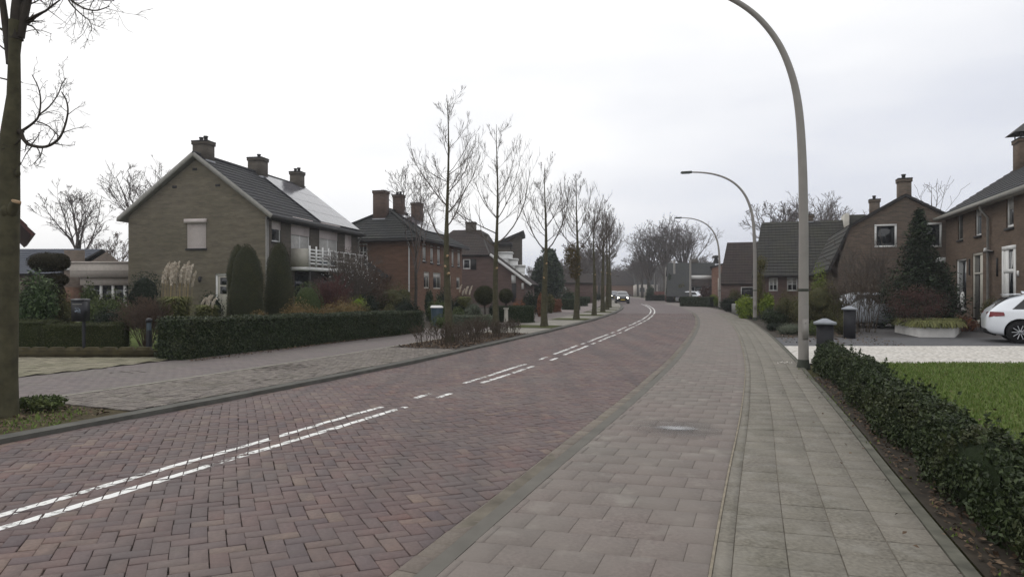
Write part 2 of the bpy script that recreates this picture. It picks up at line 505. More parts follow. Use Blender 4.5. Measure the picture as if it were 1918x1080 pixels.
def ico(sub=3):
    if ('ico', sub) in MATS: return MATS[('ico', sub)]
    import bmesh
    bm = bmesh.new(); bmesh.ops.create_icosphere(bm, subdivisions=sub, radius=1.0)
    v = np.array([tuple(x.co) for x in bm.verts]); f = np.array([[y.index for y in x.verts] for x in bm.faces]); bm.free()
    MATS[('ico', sub)] = (v, f); return v, f
def ell_foliage(mb, ells, n, size, rng, core=0.70, rough=0.13, zmin=None, aspect=.55, tilt=.9, sub=3, m=0, seed=0, cm=None, fluff=(-.16, .08)):
    """leaves spread over lumps (cx,cy,cz,rx,ry,rz) and a matching leafy core"""
    area = np.array([(e[3] * e[4] + e[3] * e[5] + e[4] * e[5]) for e in ells]); cnt = (n * area / area.sum()).astype(int)
    for e_, k_ in zip(ells, cnt):
        c = np.array(e_[:3]); r = np.array(e_[3:6])
        d = rng.normal(size=(k_, 3)); d /= np.linalg.norm(d, axis=1, keepdims=True)
        nz_ = snoise(d * r, 3.0 / max(.3, r.mean()), seed) * rough + snoise(d * r, 9.0 / max(.3, r.mean()), seed + 3) * rough * .5
        f_ = 1 + nz_ + rng.uniform(fluff[0], fluff[1], size=k_)
        p = c + d * r * f_[:, None]
        ok = np.ones(k_, bool)
        for o_ in ells:
            if o_ is e_: continue
            q = (p - np.array(o_[:3])) / np.array(o_[3:6]); ok &= np.linalg.norm(q, axis=1) > 0.8
        if zmin is not None: ok &= p[:, 2] > zmin
        leaf_cards(mb, p[ok], d[ok] / r.min() * r.min(), size, rng, aspect, m, tilt)
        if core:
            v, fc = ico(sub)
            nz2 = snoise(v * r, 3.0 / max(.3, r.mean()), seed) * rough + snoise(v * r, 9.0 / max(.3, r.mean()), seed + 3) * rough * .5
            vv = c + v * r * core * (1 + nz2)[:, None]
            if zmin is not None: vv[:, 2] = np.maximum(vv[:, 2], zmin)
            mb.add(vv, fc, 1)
def box_foliage(mb, L, W, H, n, size, rng, z0=0.0, rough=0.03, m=0, rnd=0.08, seed=0, aspect=.55, tilt=.8, path=None, top_var=0.0, in_off=0.04, hfun=None, wfun=None):
    """clipped hedge: x along 0..L, y across -W/2..W/2; path maps (x,y)->world"""
    def shape(x, a):
        """a: arclength around section -> y,z and normal"""
        w = W * (wfun(x) if wfun else 1.0); h = H * (hfun(x) if hfun else 1.0)
        hs = h; tot = 2 * hs + w
        t = a * tot
        y = np.where(t < hs, -w / 2, np.where(t < hs + w, -w / 2 + (t - hs), w / 2))
        z = np.where(t < hs, t, np.where(t < hs + w, h, tot - t))
        ny = np.where(t < hs, -1.0, np.where(t < hs + w, 0.0, 1.0)); nz_ = np.where((t >= hs) & (t < hs + w), 1.0, 0.0)
        # soften the shoulders
        e1 = np.clip(1 - (h - z) / (rnd + 1e-6), 0, 1) * np.clip(1 - (w / 2 - np.abs(y)) / (rnd + 1e-6), 0, 1)
        sgn = np.sign(y)
        y = y - sgn * e1 * rnd * .35; z = z - e1 * rnd * .35
        return y, z, ny, nz_
    def disp(x, y, z):
        p = np.stack([x, y, z], 1)
        return snoise(p, 2.2, seed) * rough + snoise(p, 6.5, seed + 5) * rough * .7 + snoise(p, 17, seed + 9) * rough * .35
    out = path or (lambda x, y: (x, y))
    tot = 2 * H + W; endf = 2 * (W * H) / (2 * W * H + tot * L)
    k_ = int(n * (1 - endf))
    x = rng.uniform(0, L, k_); a = rng.uniform(0, 1, k_)
    y, z, ny, nz_ = shape(x, a)
    dd = disp(x, y, z) + rng.uniform(-.05, .02, k_) * (1 + size * 4)
    y = y + ny * dd; z = np.maximum(z + nz_ * dd, 0.01); nx = np.zeros(k_)
    ke = n - k_
    xe = np.where(rng.uniform(size=ke) < .5, 0.0, L); ye = rng.uniform(-W / 2, W / 2, ke); ze = rng.uniform(0, H, ke)
    if wfun: ye = ye * np.array([wfun(q) for q in xe])
    if hfun: ze = ze * np.array([hfun(q) for q in xe])
    sx = np.where(xe > 0, 1.0, -1.0); de = disp(xe, ye, ze) + rng.uniform(-.05, .02, ke)
    x = np.concatenate([x, xe + sx * de]); y = np.concatenate([y, ye]); z = np.concatenate([z, ze])
    nx = np.concatenate([nx, sx]); ny = np.concatenate([ny, np.zeros(ke)]); nz_ = np.concatenate([nz_, np.zeros(ke)])
    X, Yw = out(x, y); X2, Y2 = out(x + nx * .01, y + ny * .01)
    nrm = np.stack([(X2 - X) * 100, (Y2 - Yw) * 100, nz_], 1)
    leaf_cards(mb, np.stack([X, Yw, z + z0], 1), nrm, size, rng, aspect, m, tilt)
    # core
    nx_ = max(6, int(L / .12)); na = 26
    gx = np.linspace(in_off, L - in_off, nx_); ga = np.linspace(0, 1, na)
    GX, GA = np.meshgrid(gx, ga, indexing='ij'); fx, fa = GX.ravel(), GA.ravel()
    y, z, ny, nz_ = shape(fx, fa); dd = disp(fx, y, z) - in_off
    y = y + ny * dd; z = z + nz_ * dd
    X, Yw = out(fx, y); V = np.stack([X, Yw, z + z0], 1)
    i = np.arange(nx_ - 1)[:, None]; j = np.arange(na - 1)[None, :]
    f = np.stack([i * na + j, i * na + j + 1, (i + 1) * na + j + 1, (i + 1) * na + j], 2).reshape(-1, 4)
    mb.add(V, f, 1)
    for q in (0, nx_ - 1):
        ring = V[q * na:(q + 1) * na]; mb.poly(ring if q else ring[::-1], 1)

# ============================================================ GROUND
ER, EL = 2.45, -2.45
brick_cols = [(94, 77, 76), (104, 86, 84), (97, 79, 77), (108, 91, 86), (88, 76, 78), (105, 85, 81), (118, 101, 91), (100, 84, 83), (107, 83, 78), (93, 79, 80), (102, 87, 85)]
M_brickroad = island("road clinker bricks", brick_cols, 0.72, 0.3, dirt=[((112, 104, 100), 0.7, .42, .72, .6), ((80, 73, 72), 0.35, .5, .75, .5), ((98, 92, 80), 4.5, .58, .8, .4)], speck=.25, bump=.35, streak=((78, 72, 72), .7))
M_joint = plain("dark joint sand", (62, 55, 50), 0.95, var=.3, scale=9)
M_redtile = island("reddish grey concrete tiles", [(114, 105, 100), (117, 107, 102), (111, 102, 97), (115, 105, 100), (118, 108, 103)], 0.75, 0.3,
                   dirt=[((112, 107, 101), 0.9, .38, .62, .8), ((94, 87, 82), 2.4, .5, .8, .4), ((144, 139, 131), 3.0, .55, .74, .7)], speck=.25, bump=.25, streak=((120, 112, 106), .8))
M_greytile = island("weathered grey concrete tiles", [(112, 108, 98), (116, 111, 102), (108, 104, 95), (114, 109, 101)], 0.8, 0.25,
                    dirt=[((96, 95, 82), 1.0, .48, .78, .5), ((138, 135, 128), 5.0, .50, .72, .6), ((92, 89, 84), 2.2, .52, .8, .5)], speck=.4, bump=.3, streak=((128, 123, 114), .6))
M_gutter = island("pale gutter clinkers", [(112, 104, 96), (106, 98, 91), (120, 112, 102), (101, 92, 87)], 0.8, 0.25, speck=.2, dirt=[((104, 100, 90), 2.0, .45, .7, .6)])
M_darkband = plain("dark concrete kerb band", (98, 95, 89), 0.85, var=.15, scale=3, bump=.3)
M_kerb = plain("old dark kerb", (84, 83, 78), 0.9, var=.25, scale=4, bump=.4)
M_mosskerb = plain("mossy edging stone", (90, 89, 80), 0.9, var=.35, scale=6, bump=.3)
M_walk = island("pinkish footpath clinkers", [(110, 102, 101), (116, 107, 105), (104, 97, 97), (112, 105, 102)], 0.8, .25, speck=.15, dirt=[((108, 104, 98), 0.8, .4, .7, .6)])
M_cobble = island("grey parking cobbles", [(110, 103, 98), (118, 111, 105), (100, 94, 90), (126, 119, 112), (94, 90, 82)], 0.85, .25, speck=.25, dirt=[((92, 88, 72), 1.4, .58, .78, .5)])
M_yard = island("yellowish grey driveway pavers", [(128, 122, 104), (118, 113, 96), (136, 130, 112), (110, 106, 88)], 0.85, .25, speck=.2, dirt=[((100, 102, 72), .9, .45, .75, .6)])
M_asphalt = plain("dark driveway asphalt", (86, 86, 88), 0.85, var=.15, scale=5, bump=.3)
M_soil = plain("damp garden soil", (52, 46, 38), 0.95, var=.4, scale=6, bump=.6)

def turf(name, c1, c2, c3):
    t = NT(name); f = t.noise(0.9, 6, rough=.65); f2 = t.noise(14, 4)
    col = t.ramp(f, [(0.3, lin(c1)), (0.5, lin(c2)), (0.72, lin(c3))])
    col = t.mix(1.0, col, t.ramp(f2, [(0.3, (.6,) * 3 + (1,)), (0.7, (1.4,) * 3 + (1,))]), 'MULTIPLY')
    t.bump(f2, .7, .03); MATS[name] = t.fin(col, .95, .1); return MATS[name]
M_lawn = turf("lawn turf", (72, 82, 42), (84, 96, 50), (94, 100, 60))
M_verge = turf("mossy verge", (60, 52, 42), (72, 66, 48), (76, 80, 48))
M_field = turf("far ground cover", (66, 66, 44), (76, 74, 50), (70, 74, 46))

mb = MB(); mb.poly([(-400, -25, -0.03), (400, -25, -0.03), (400, 600, -0.03), (-400, 600, -0.03)])
struct(mb.build("ground", M_field))

# ---- road: individual clinkers in herringbone, plain sheet far away
rng = random.Random(4)
S_NEAR = 46.0
pv = Pave(); W_ = 0.098
c45 = math.sqrt(.5)
def dashes(Ys): return [(s_of_Y(a), s_of_Y(b)) for a, b in Ys]
L1 = dashes([(1.0, 8.50), (9.26, 9.68), (10.7, 13.6), (14.5, 15.1), (15.7, 18.1), (18.6, 19.0), (19.5, 22.8), (23.5, 24.2), (24.9, 27.5), (28.3, 31.4), (31.8, 33.5), (34, 41), (41.4, 48.5), (49, 60), (60.8, 74)])
L2 = dashes([(1.0, 8.62), (9.40, 9.78), (10.8, 13.3), (14.5, 15.0), (15.6, 18.2), (18.7, 19.2), (19.7, 22.8), (23.3, 24.2), (25.0, 27.9), (28.5, 31.2), (31.8, 33.5), (34, 41), (41.4, 48.5), (49, 60), (60.8, 72)])
UL1, UL2, HW = -0.235, 0.035, 0.043
band = []
s_off = s_of_Y(2.0)
imax = int((S_NEAR + 8) / W_ * 1.5)
for ix in range(-40, imax):
    for iy in range(-int(imax), 60):
        k_ = (ix - iy) % 4
        if k_ == 0: w_, h_ = 2, 1
        elif k_ == 3: w_, h_ = 1, 2
        else: continue
        cx, cy = (ix + w_ / 2) * W_, (iy + h_ / 2) * W_
        s0 = (cx - cy) * c45 - 2.0; u0 = (cx + cy) * c45
        if s0 < -1.0 or s0 > S_NEAR + .2 or abs(u0) > 2.62: continue
        poly = []
        for a, b in ((ix, iy), (ix + w_, iy), (ix + w_, iy + h_), (ix, iy + h_)):
            a *= W_; b *= W_
            s_, u_ = (a - b) * c45 - 2.0, (a + b) * c45
            s_ += .018 * math.sin(u_ * 2.1 + s_ * .35) + .01 * math.sin(s_ * 1.1); u_ += .014 * math.sin(s_ * .8)
            poly.append((s_, u_))
        j = rng.uniform(-.004, .004)
        poly = [(p[0] + j, p[1] + rng.uniform(-.0015, .0015)) for p in poly]
        poly = clip_poly(clip_poly(poly, 1, ER - .02, True), 1, EL + .11, False)
        if len(poly) < 3: continue
        z = rng.uniform(-.0025, .0025); ts, tu = rng.gauss(0, .012), rng.gauss(0, .012)
        gap = rng.choice([.0022, .003, .003, .004, .0055])
        pv.stone(poly, z, ts, tu, gap)
        if abs(u0 - (UL1 + UL2) / 2) < .4: band.append((poly, z, ts, tu, gap))
for i in range(int(S_NEAR / .21)):                         # edge course on the left
    s_ = -1 + i * .21 + .01 * math.sin(i)
    pv.stone([(s_, EL), (s_ + .208, EL), (s_ + .208, EL + .105), (s_, EL + .105)], rng.uniform(-.002, .002), 0, 0, .003)
road = pv.build("road", [M_brickroad], depth=.018, bev=.0025); struct(road)
struct(strip("road_bed", [M_joint], EL, ER, -8, S_NEAR, -0.0185, nu=4, step=.5))
t = NT("distant clinker road"); vfar = t.noise(1.2, 6); vst = t.n("ShaderNodeMapping")
colf = t.ramp(vfar, [(0.3, lin((88, 77, 77))), (0.5, lin((95, 84, 83))), (0.75, lin((104, 93, 91)))])
M_farroad = t.fin(colf, .72, .3)
struct(strip("road_far", [M_farroad], EL, ER, S_NEAR, 400, 0.0, nu=2, step=1.0))

def paintmat():
    t = NT("worn white road paint"); f = t.noise(22, 5, rough=.7); f2 = t.noise(3.0, 3)
    m_ = t.n("ShaderNodeMath", operation='ADD'); t.l(f, m_.inputs[0]); t.l(f2, m_.inputs[1])
    col = t.ramp(m_.outputs[0], [(.80, lin((168, 164, 160))), (.95, lin((206, 206, 203))), (1.3, lin((228, 228, 225)))])
    al = t.ramp(m_.outputs[0], [(.80, (0, 0, 0, 1)), (.92, (1, 1, 1, 1))]); t.l(al, t.b.inputs['Alpha'])
    MATS['paint'] = t.fin(col, .6, .3); return MATS['paint']
M_paint = paintmat()
for (UL, LL, wear, wname) in ((UL1, L1, .008, 'left'), (UL2, L2, .03, 'right')):
    for di, (sa, sb) in enumerate(LL):
        mb = MB()
        if sa < S_NEAR - 2:
            for poly, z, ts, tu, gap in band:
                if not (sa - .3 < poly[0][0] < sb + .3): continue
                if rng.random() < wear: continue
                w1, w2 = rng.uniform(-.006, .006), rng.uniform(-.006, .006)
                q = clip_poly(clip_poly(poly, 1, UL + HW + w1, True), 1, UL - HW + w2, False)
                if len(q) < 3: continue
                q = clip_poly(clip_poly(q, 0, min(sb, S_NEAR), True), 0, sa, False)
                if len(q) < 3: continue
                cs = sum(p[0] for p in poly) / len(poly); cu = sum(p[1] for p in poly) / len(poly)
                qs = sum(p[0] for p in q) / len(q); qu = sum(p[1] for p in q) / len(q)
                r_ = .89
                pts = []
                for s_, u_ in (q[::-1]):
                    s_ = qs + (s_ - qs) * r_; u_ = qu + (u_ - qu) * r_
                    x, y = su(s_, u_)
                    pts.append((float(x), float(y), z + ts * (s_ - cs) + tu * (u_ - cu) + float(und(s_, u_)) + .0018))
                mb.poly(pts)
        if sb > S_NEAR - 2:
            a = max(sa, S_NEAR); ss = np.arange(a, sb, .5)
            for s_ in ss:
                x, y = su([s_, s_, s_ + .5, s_ + .5], [UL - HW, UL + HW, UL + HW, UL - HW])
                mb.add(np.stack([x, y, np.full(4, .006)], 1), [[0, 1, 2, 3]])
        if mb.n:
            struct(mb.build("road_marking", [M_paint], uv=False))

# ---- right side: gutter, kerb band, cycle tiles, footpath tiles, edging
def grid_pave(name, mats, u0, cols, pitch, row, s0, s1, z, stagger=0.0, gap=.004, jz=.002, tilt=.006, depth=.012, wave=1.0, seed=1, shear=0.0, ulo=None, gapj=0):
    rng_ = random.Random(seed); p_ = Pave(); p_.wave = wave
    n = int((s1 - s0) / row)
    for i in range(n):
        a = s0 + i * row + .004 * math.sin(i * .7); off = stagger * pitch if i % 2 else 0
        for j in range(-1 if stagger else 0, cols + 1 if stagger else cols):
            b = u0 + j * pitch + off
            q = [(p[0] + shear * (p[1] - u0), p[1]) for p in ((a, b), (a + row, b), (a + row, b + pitch), (a, b + pitch))]
            q = clip_poly(clip_poly(q, 1, u0 + cols * pitch, True), 1, ulo or u0, False)
            if len(q) < 3: continue
            w = rng_.uniform(-.0015, .0015)
            q = [(p[0] + w, p[1]) for p in q]
            p_.stone(q, z + rng_.uniform(-jz, jz), rng_.gauss(0, tilt), rng_.gauss(0, tilt), gap + rng_.uniform(0, gapj))
    o = p_.build(name, mats, depth=depth, bev=.003)
    return struct(o)
grid_pave("gutter", [M_gutter], ER - .02, 1, .125, .21, -1, 40, 0.002, gap=.003, seed=2)
struct(strip("kerb_band", [M_darkband], ER + .105, ER + .215, -8, 400, 0.004, zb=-.02))
grid_pave("cycle_path", [M_redtile], ER + 1.558 - 5 * .287, 5, .287, .287, -1, 48, 0.004, ulo=ER + .217, stagger=.5, gap=.0015, jz=.0008, tilt=.003, seed=3, shear=.16, depth=.006, wave=.2)
grid_pave("footpath_tiles", [M_greytile], ER + 1.665, 4, .272, .287, -1, 48, 0.004, gap=.0025, jz=.0012, tilt=.005, seed=5, gapj=.002, shear=.16, depth=.006, wave=.2)
grid_pave("cut_tile_strip", [M_greytile], ER + 1.577, 1, .086, .6, -1, 48, 0.004, gap=.002, jz=.0012, tilt=.004, seed=15, depth=.006, wave=.2)
M_sandjoint = plain("sandy joint", (102, 96, 86), 0.95, var=.3, scale=5)
struct(strip("right_path_bed", [M_sandjoint], ER, 5.20, -8, 48, -0.0015, nu=4))
M_farwalk = plain("distant tile path", (114, 106, 102), .8, var=.12, scale=1.5)
struct(strip("right_path_far", [M_farwalk], ER, 5.20, 48, 400, 0.0, nu=2, step=1))
struct(strip("edging_kerb", [M_mosskerb], 5.205, 5.28, -8, 120, 0.010, zb=-.02))

# ---- left side
def kerb_in(s): return EL - .005
struct(strip("left_kerb", [M_kerb], -2.66, -2.455, -8, 400, 0.055, zb=-.03, step=.5))
struct(strip("verge", [M_verge], -4.60, -2.665, -8, 400, 0.045))
struct(strip("left_footpath_bed", [M_joint], -7.30, -4.60, -8, 400, 0.040))
grid_pave("left_footpath", [M_walk], -7.25, 12, .2175, .105, s_of_Y(5), 46, 0.052, stagger=.5, gap=.002, tilt=.004, seed=6)
M_farwalk2 = plain("distant clinker path", (122, 112, 110), .8, var=.12, scale=1.5)
struct(strip("left_footpath_far", [M_farwalk2], -7.25, -4.64, 46, 400, 0.052, step=1))
sa, sb = us_of(*G(215, 774))[0], us_of(*G(785, 656))[0]
struct(strip("parking_bed", [M_joint], -4.58, -2.68, sa, 120, 0.047))
grid_pave("parking_cobbles", [M_cobble], -4.54, 18, .102, .102, sa, sb, 0.058, stagger=.5, gap=.004, tilt=.02, jz=.005, seed=7)
struct(strip("path_edge_line", [plain("pale edge stones", (134, 130, 120), .85, var=.2)], -4.64, -4.56, -2, 46, .060, zb=.03))
M_farcob = plain("distant grey cobbles", (128, 124, 116), .85, var=.2, scale=2)
struct(strip("verge_paving", [M_farcob], -4.50, -2.70, us_of(*G(985, 628))[0], 200, 0.056))
# grass squares round the street trees
TREE_Y = [(1021, 612), (1081, 598), (1113, 590.5), (1129, 584.5), (1137, 580), (1142, 576)]
for px, py in TREE_Y:
    x, y = G(px, py, .05); s_, u_ = us_of(x, y)
    struct(strip("tree_pit_grass", [turf("tree pit turf", (62, 62, 40), (70, 74, 42), (78, 82, 48)) if "tree pit turf" not in MATS else MATS["tree pit turf"]], -4.5, -2.75, s_ - 1.0, s_ + 1.2, 0.070 , zb=.03))
# garden ground on both sides
struct(strip("left_garden_ground", [M_soil], -70, -7.3, -8, 60, 0.045, step=1.0))
mb = MB()
_e = [tuple(float(v) for v in su(s_of_Y(q) + 3.1, -7.32)) for q in (10.2, 11.5, 13.0, 14.2)]
mb.poly([(x, y, .052) for x, y in _e] + [(-22, 14.7, .052), (-22, 10.2, .052)])
struct(mb.build("driveway_base", plain("driveway sand joint", (98, 94, 80), .9, var=.2)))
rng_ = random.Random(8); pv = Pave(); pv.wave = 0
def inpoly(x, y):
    return 10.4 + (x + 7) * -.03 < y < 14.35 - (x + 7) * .02 and us_of(x, y)[1] < -7.28
mbd = MB(); V = []; Fq = []
i = 0
for a in np.arange(-20, -5.5, .205):
    for b in np.arange(10.0, 14.8, .205):
        x, y = a + rng_.uniform(-.004, .004), b + rng_.uniform(-.004, .004)
        if not inpoly(x, y): continue
        h = .0985; z = .064 + rng_.uniform(-.003, .003); q = [(x - h, y - h, z), (x + h, y - h, z + rng_.uniform(-.003, .003)), (x + h, y + h, z), (x - h, y + h, z + rng_.uniform(-.003, .003))]
        V += q; Fq.append([i, i + 1, i + 2, i + 3]); i += 4
mbd.add(V, Fq); struct(mbd.build("left_driveway", M_yard, uv=False))
mb = MB(); mb.poly([(-20, 14.5, .056), (-20, 33, .056), (-6.5, 33, .056), (-6.9, 15.2, .056)][::-1])
struct(mb.build("left_lawn", M_lawn))

# right: soil strip, lawn, white gravel, asphalt
struct(strip("hedge_soil", [M_soil], 5.30, 6.1, -8, s_of_Y(13.5), 0.003, step=.5))
def wpoly(name, m_, pts, z, zb=None):
    mb = MB(); p = [(x, y, z) for x, y in pts]; mb.poly(p)
    return struct(mb.build(name, m_))
def edge_at(Y, u=5.31):
    for s_ in np.arange(-8, 120, .05):
        x, y = su(s_, u)
        if y >= Y: return float(x), float(y)
ex = [edge_at(v, 6.05) for v in (-4, 2, 6, 10)] + [edge_at(13.7, 5.6)]
wpoly("lawn", M_lawn, ex + [(45, 13.7), (45, -4)], 0.012)
struct(strip("sand_joint", [plain("pale joint sand", (130, 122, 108), .95, var=.25, scale=12)], 4.008, 4.024, -2, 40, .0075))
t = NT("white gravel"); vo = t.n("ShaderNodeTexVoronoi"); vo.inputs['Scale'].default_value = 15; vo.inputs['Randomness'].default_value = 1
t.l(t.n("ShaderNodeTexCoord").outputs['Object'], vo.inputs['Vector'])
cl = t.ramp(vo.outputs['Distance'], [(0.0, lin((222, 218, 212))), (.5, lin((198, 194, 188))), (1.0, lin((128, 124, 118)))])
t.bump(vo.outputs['Distance'], -1.0, .03); M_gravel = t.fin(t.mix(t.ramp(t.noise(1.5, 5), [(.4, (0, 0, 0, 1)), (.8, (.5,) * 3 + (1,))]), cl, lin((170, 164, 152))), .9, .2)
a, b = edge_at(13.7), edge_at(18.0)
wpoly("gravel_path", M_gravel, [a, (45, 13.7), (45, 18.0), b], 0.006)
a2 = edge_at(21.2)
wpoly("asphalt_drive", M_asphalt, [b, (45, 18.0), (45, 21.2), a2], 0.004)
wpoly("courtyard_paving", plain("dark courtyard clinkers", (72, 70, 70), .85, var=.25, scale=4, bump=.4), [(10.9, 21.2), (45, 21.2), (45, 30), (13.5, 30)], 0.002)
struct(strip("right_garden_ground", [M_soil], 5.31, 60, s_of_Y(22.0), s_of_Y(110), -0.005, step=1.0))

# puddle in the dip of the cycle path
def puddle():
    cx, cy = G(1268, 803)
    for nm, ru, rs, z, kind_ in (("wet_patch", .56, .60, .0105, 0), ("puddle", .26, .14, .0135, 1)):
        t = NT("puddle water" if kind_ else "wet tiles"); co = t.n("ShaderNodeTexCoord").outputs['Object']
        mpn = t.n("ShaderNodeMapping"); mpn.inputs['Scale'].default_value = (1 / ru, 1 / rs, 1); t.l(co, mpn.inputs[0])
        gr = t.n("ShaderNodeTexGradient", gradient_type='SPHERICAL'); t.l(mpn.outputs[0], gr.inputs[0])
        f = t.noise(5 if kind_ else 2.2, 4)
        m_ = t.n("ShaderNodeMath", operation='MULTIPLY'); t.l(gr.outputs['Fac'], m_.inputs[0]); t.l(f, m_.inputs[1])
        al = t.ramp(m_.outputs[0], [(.02, (0, 0, 0, 1)), (.42, ((.9,) * 3 if kind_ else (.42,) * 3) + (1,))]); t.l(al, t.b.inputs['Alpha'])
        mm = t.fin(lin((128, 126, 124)) if kind_ else lin((84, 78, 75)), .22 if kind_ else .5, .9 if kind_ else .5)
        if kind_: t.b.inputs['IOR'].default_value = 1.6
        mb = MB(); mb.poly([(ru * math.cos(a), rs * math.sin(a), 0) for a in np.arange(0, 6.28, .25)])
        o = mb.build(nm, mm, uv=False); o.location = (cx, cy, z); o.rotation_euler = (0, 0, -.12); struct(o)
puddle()

# grass blades, fallen leaves: uncountable
nr = np.random.default_rng(3)
def blades(name, n, xs, ys, ok, h, mat, z0=.01):
    x = nr.uniform(*xs, n); y = nr.uniform(*ys, n); k_ = ok(x, y); x, y = x[k_], y[k_]; n = len(x)
    a = nr.uniform(0, 6.28, n); hh = h * nr.uniform(.5, 1.4, n); w = .006 * nr.uniform(.7, 1.5, n) * (1 + y * .08)
    lx, ly = nr.normal(0, .3, n) * hh, nr.normal(0, .3, n) * hh
    p0 = np.stack([x - np.cos(a) * w, y - np.sin(a) * w, np.full(n, z0)], 1); p1 = np.stack([x + np.cos(a) * w, y + np.sin(a) * w, np.full(n, z0)], 1)
    p2 = np.stack([x + lx, y + ly, z0 + hh], 1)
    mb = MB(); mb.add(np.stack([p0, p1, p2], 1).reshape(-1, 3), (np.arange(n) * 3)[:, None] + np.arange(3)[None])
    return tag(mb.build(name, mat, uv=False), kind="stuff")
M_blade = island("grass blades", [(88, 110, 48), (98, 120, 56), (110, 124, 66), (92, 112, 52), (120, 122, 78)], .7, .2, speck=0)
def us_u(x, y):
    sl = np.interp(y, _Y, _slope); return (x - np.interp(y, _Y, _X)) / np.sqrt(1 + sl * sl)
o = blades("grass", 70000, (3.4, 14.0), (4.2, 13.7), lambda x, y: us_u(x, y) > 6.0, .045, M_blade, .012)
tag(o, "short green grass of the front lawn behind the low hedge", "grass")
o = blades("grass", 9000, (-7.6, 1.5), (5.2, 9.0), lambda x, y: (us_u(x, y) > -4.4) & (us_u(x, y) < -2.7) & (y < 7.6 + (x + 3.8) * -.4) & (np.sin(x * 2.3 + y) + np.sin(y * 3.1) > -.3), .035, M_blade, .045)
tag(o, "patchy grass on the verge around the big trunk by the kerb", "grass")
M_litter = island("fallen leaves", [(78, 62, 50), (98, 80, 64), (64, 52, 42), (116, 98, 80), (76, 64, 50)], .8, .2, speck=.2)
def litter(name, n, region, label, size=.05, z=.03):
    s_, u_ = region(n); x, y = su(s_, u_); pts = np.stack([x, y, z + nr.uniform(0, .015, n)], 1)
    mb = MB(); leaf_cards(mb, pts, np.tile([[0, 0, 1.0]], (n, 1)), size, nr, .7, tilt=.35)
    return tag(mb.build(name, M_litter, uv=False), label, "leaves", kind="stuff")
litter("leaf_litter", 1100, lambda n: (nr.uniform(0, s_of_Y(13), n), 5.33 + np.abs(nr.normal(0, .16, n))), "brown fallen leaves in the soil strip below the low hedge", .042, .012)
litter("leaf_litter", 130, lambda n: (nr.uniform(2, s_of_Y(12), n), nr.uniform(6.3, 12, n)), "odd brown leaves lying on the front lawn", .05, .04)
o = blades("grass", 5000, (1.5, 7.0), (3.0, 13.0), lambda x, y: np.abs(us_u(x, y) - 5.16 - uwarp(5.2, y)) < .05 + .04 * np.sin(y * 5), .02, M_blade, .008); tag(o, "thin moss and weeds along the edge of the tile path", "weeds")
px_ = nr.uniform(5.4, 20, 900); pts = np.stack([px_, 13.68 + nr.normal(0, .07, 900), np.full(900, .03)], 1); mb = MB(); leaf_cards(mb, pts, np.tile([[0, 0, 1.0]], (900, 1)), .035, nr, .8, tilt=.6); tag(mb.build("gravel", M_gravel, uv=False), "white pebbles strayed along the lawn's far edge", "gravel", kind="stuff")
litter("leaf_litter", 60, lambda n: (nr.uniform(2, s_of_Y(14), n), 5.28 - np.abs(nr.normal(0, .3, n))), "few brown leaves scattered on the grey tiles", .03, .014)
litter("leaf_litter", 900, lambda n: (nr.uniform(s_of_Y(3.6), sa - .1, n), nr.uniform(-4.4, -2.8, n)), "brown fallen leaves in the verge around the big trunk", .05, .055)
litter("leaf_litter", 3000, lambda n: (nr.uniform(sb + .1, sb + 6.5, n), nr.uniform(-4.5, -2.75, n)), "brown leaves under the bare twiggy shrubs of the verge bed", .06, .06)
litter("leaf_litter", 700, lambda n: (nr.uniform(12.2, 22.5, n), -6.75 + np.abs(nr.normal(0, .15, n))), "brown leaves along the foot of the long dark hedge", .05, .07)

# ============================================================ HOUSES
B_olive = brickmat("olive brown brick", (116, 107, 91), (102, 95, 82), (106, 101, 91), stain=(82, 80, 62), amt=.35)
B_grey = brickmat("grey brown brick", (92, 84, 76), (80, 74, 68), (88, 84, 78), stain=(70, 66, 58))
B_red = brickmat("warm red brick", (120, 84, 66), (102, 74, 60), (104, 90, 78), stain=(86, 70, 56), amt=.4)
B_purple = brickmat("purple brown brick", (108, 84, 78), (92, 74, 72), (96, 86, 80), stain=(80, 68, 62))
B_brown = brickmat("brown terrace brick", (106, 88, 74), (88, 74, 64), (98, 88, 78), stain=(78, 68, 56), amt=.3)
B_mixed = brickmat("mottled grey red brick", (112, 96, 84), (86, 76, 70), (104, 96, 88), stain=(88, 84, 74), amt=.4)
T_grey = tilemat("grey concrete roof tiles", (70, 70, 72), (60, 60, 64), amt=.15)
T_dark = tilemat("dark glazed roof tiles", (58, 58, 60), (48, 50, 52), amt=.25)
T_brown = tilemat("dark brown roof tiles", (64, 54, 52), (54, 48, 48), amt=.2)
T_mossy = tilemat("mossy slate grey tiles", (66, 64, 62), (56, 56, 56), amt=.4)
W_white = plain("white painted wood", (214, 214, 212), .5, var=.06, scale=3)
W_cream = plain("cream painted wood", (176, 172, 162), .6, var=.08)
W_shut = plain("pale roller shutter", (196, 186, 182), .6, var=.05)
W_grey = plain("weathered grey trim", (138, 136, 130), .7, var=.12)
W_dark = plain("dark painted trim", (48, 46, 46), .6, var=.15)
W_pipe = plain("grey zinc pipe", (128, 126, 122), .5, .4, .2, var=.15)
W_inside = plain("dim room behind the pane", (30, 29, 28), .9, var=.3, scale=1)
W_curt = plain("net curtain", (176, 174, 170), .9, var=.15, scale=9)
M_lead = plain("lead flashing", (132, 134, 138), .5, .4, .3)
M_render = plain("off white render", (176, 168, 160), .85, var=.1)
M_glass = glass()
M_glassb = glass("pale reflecting glass", (74, 84, 92))
M_panel = plain("solar panel glass", (98, 98, 104), .13, .9, var=.06)
M_panelf = plain("solar panel frame", (60, 60, 64), .4, .5)

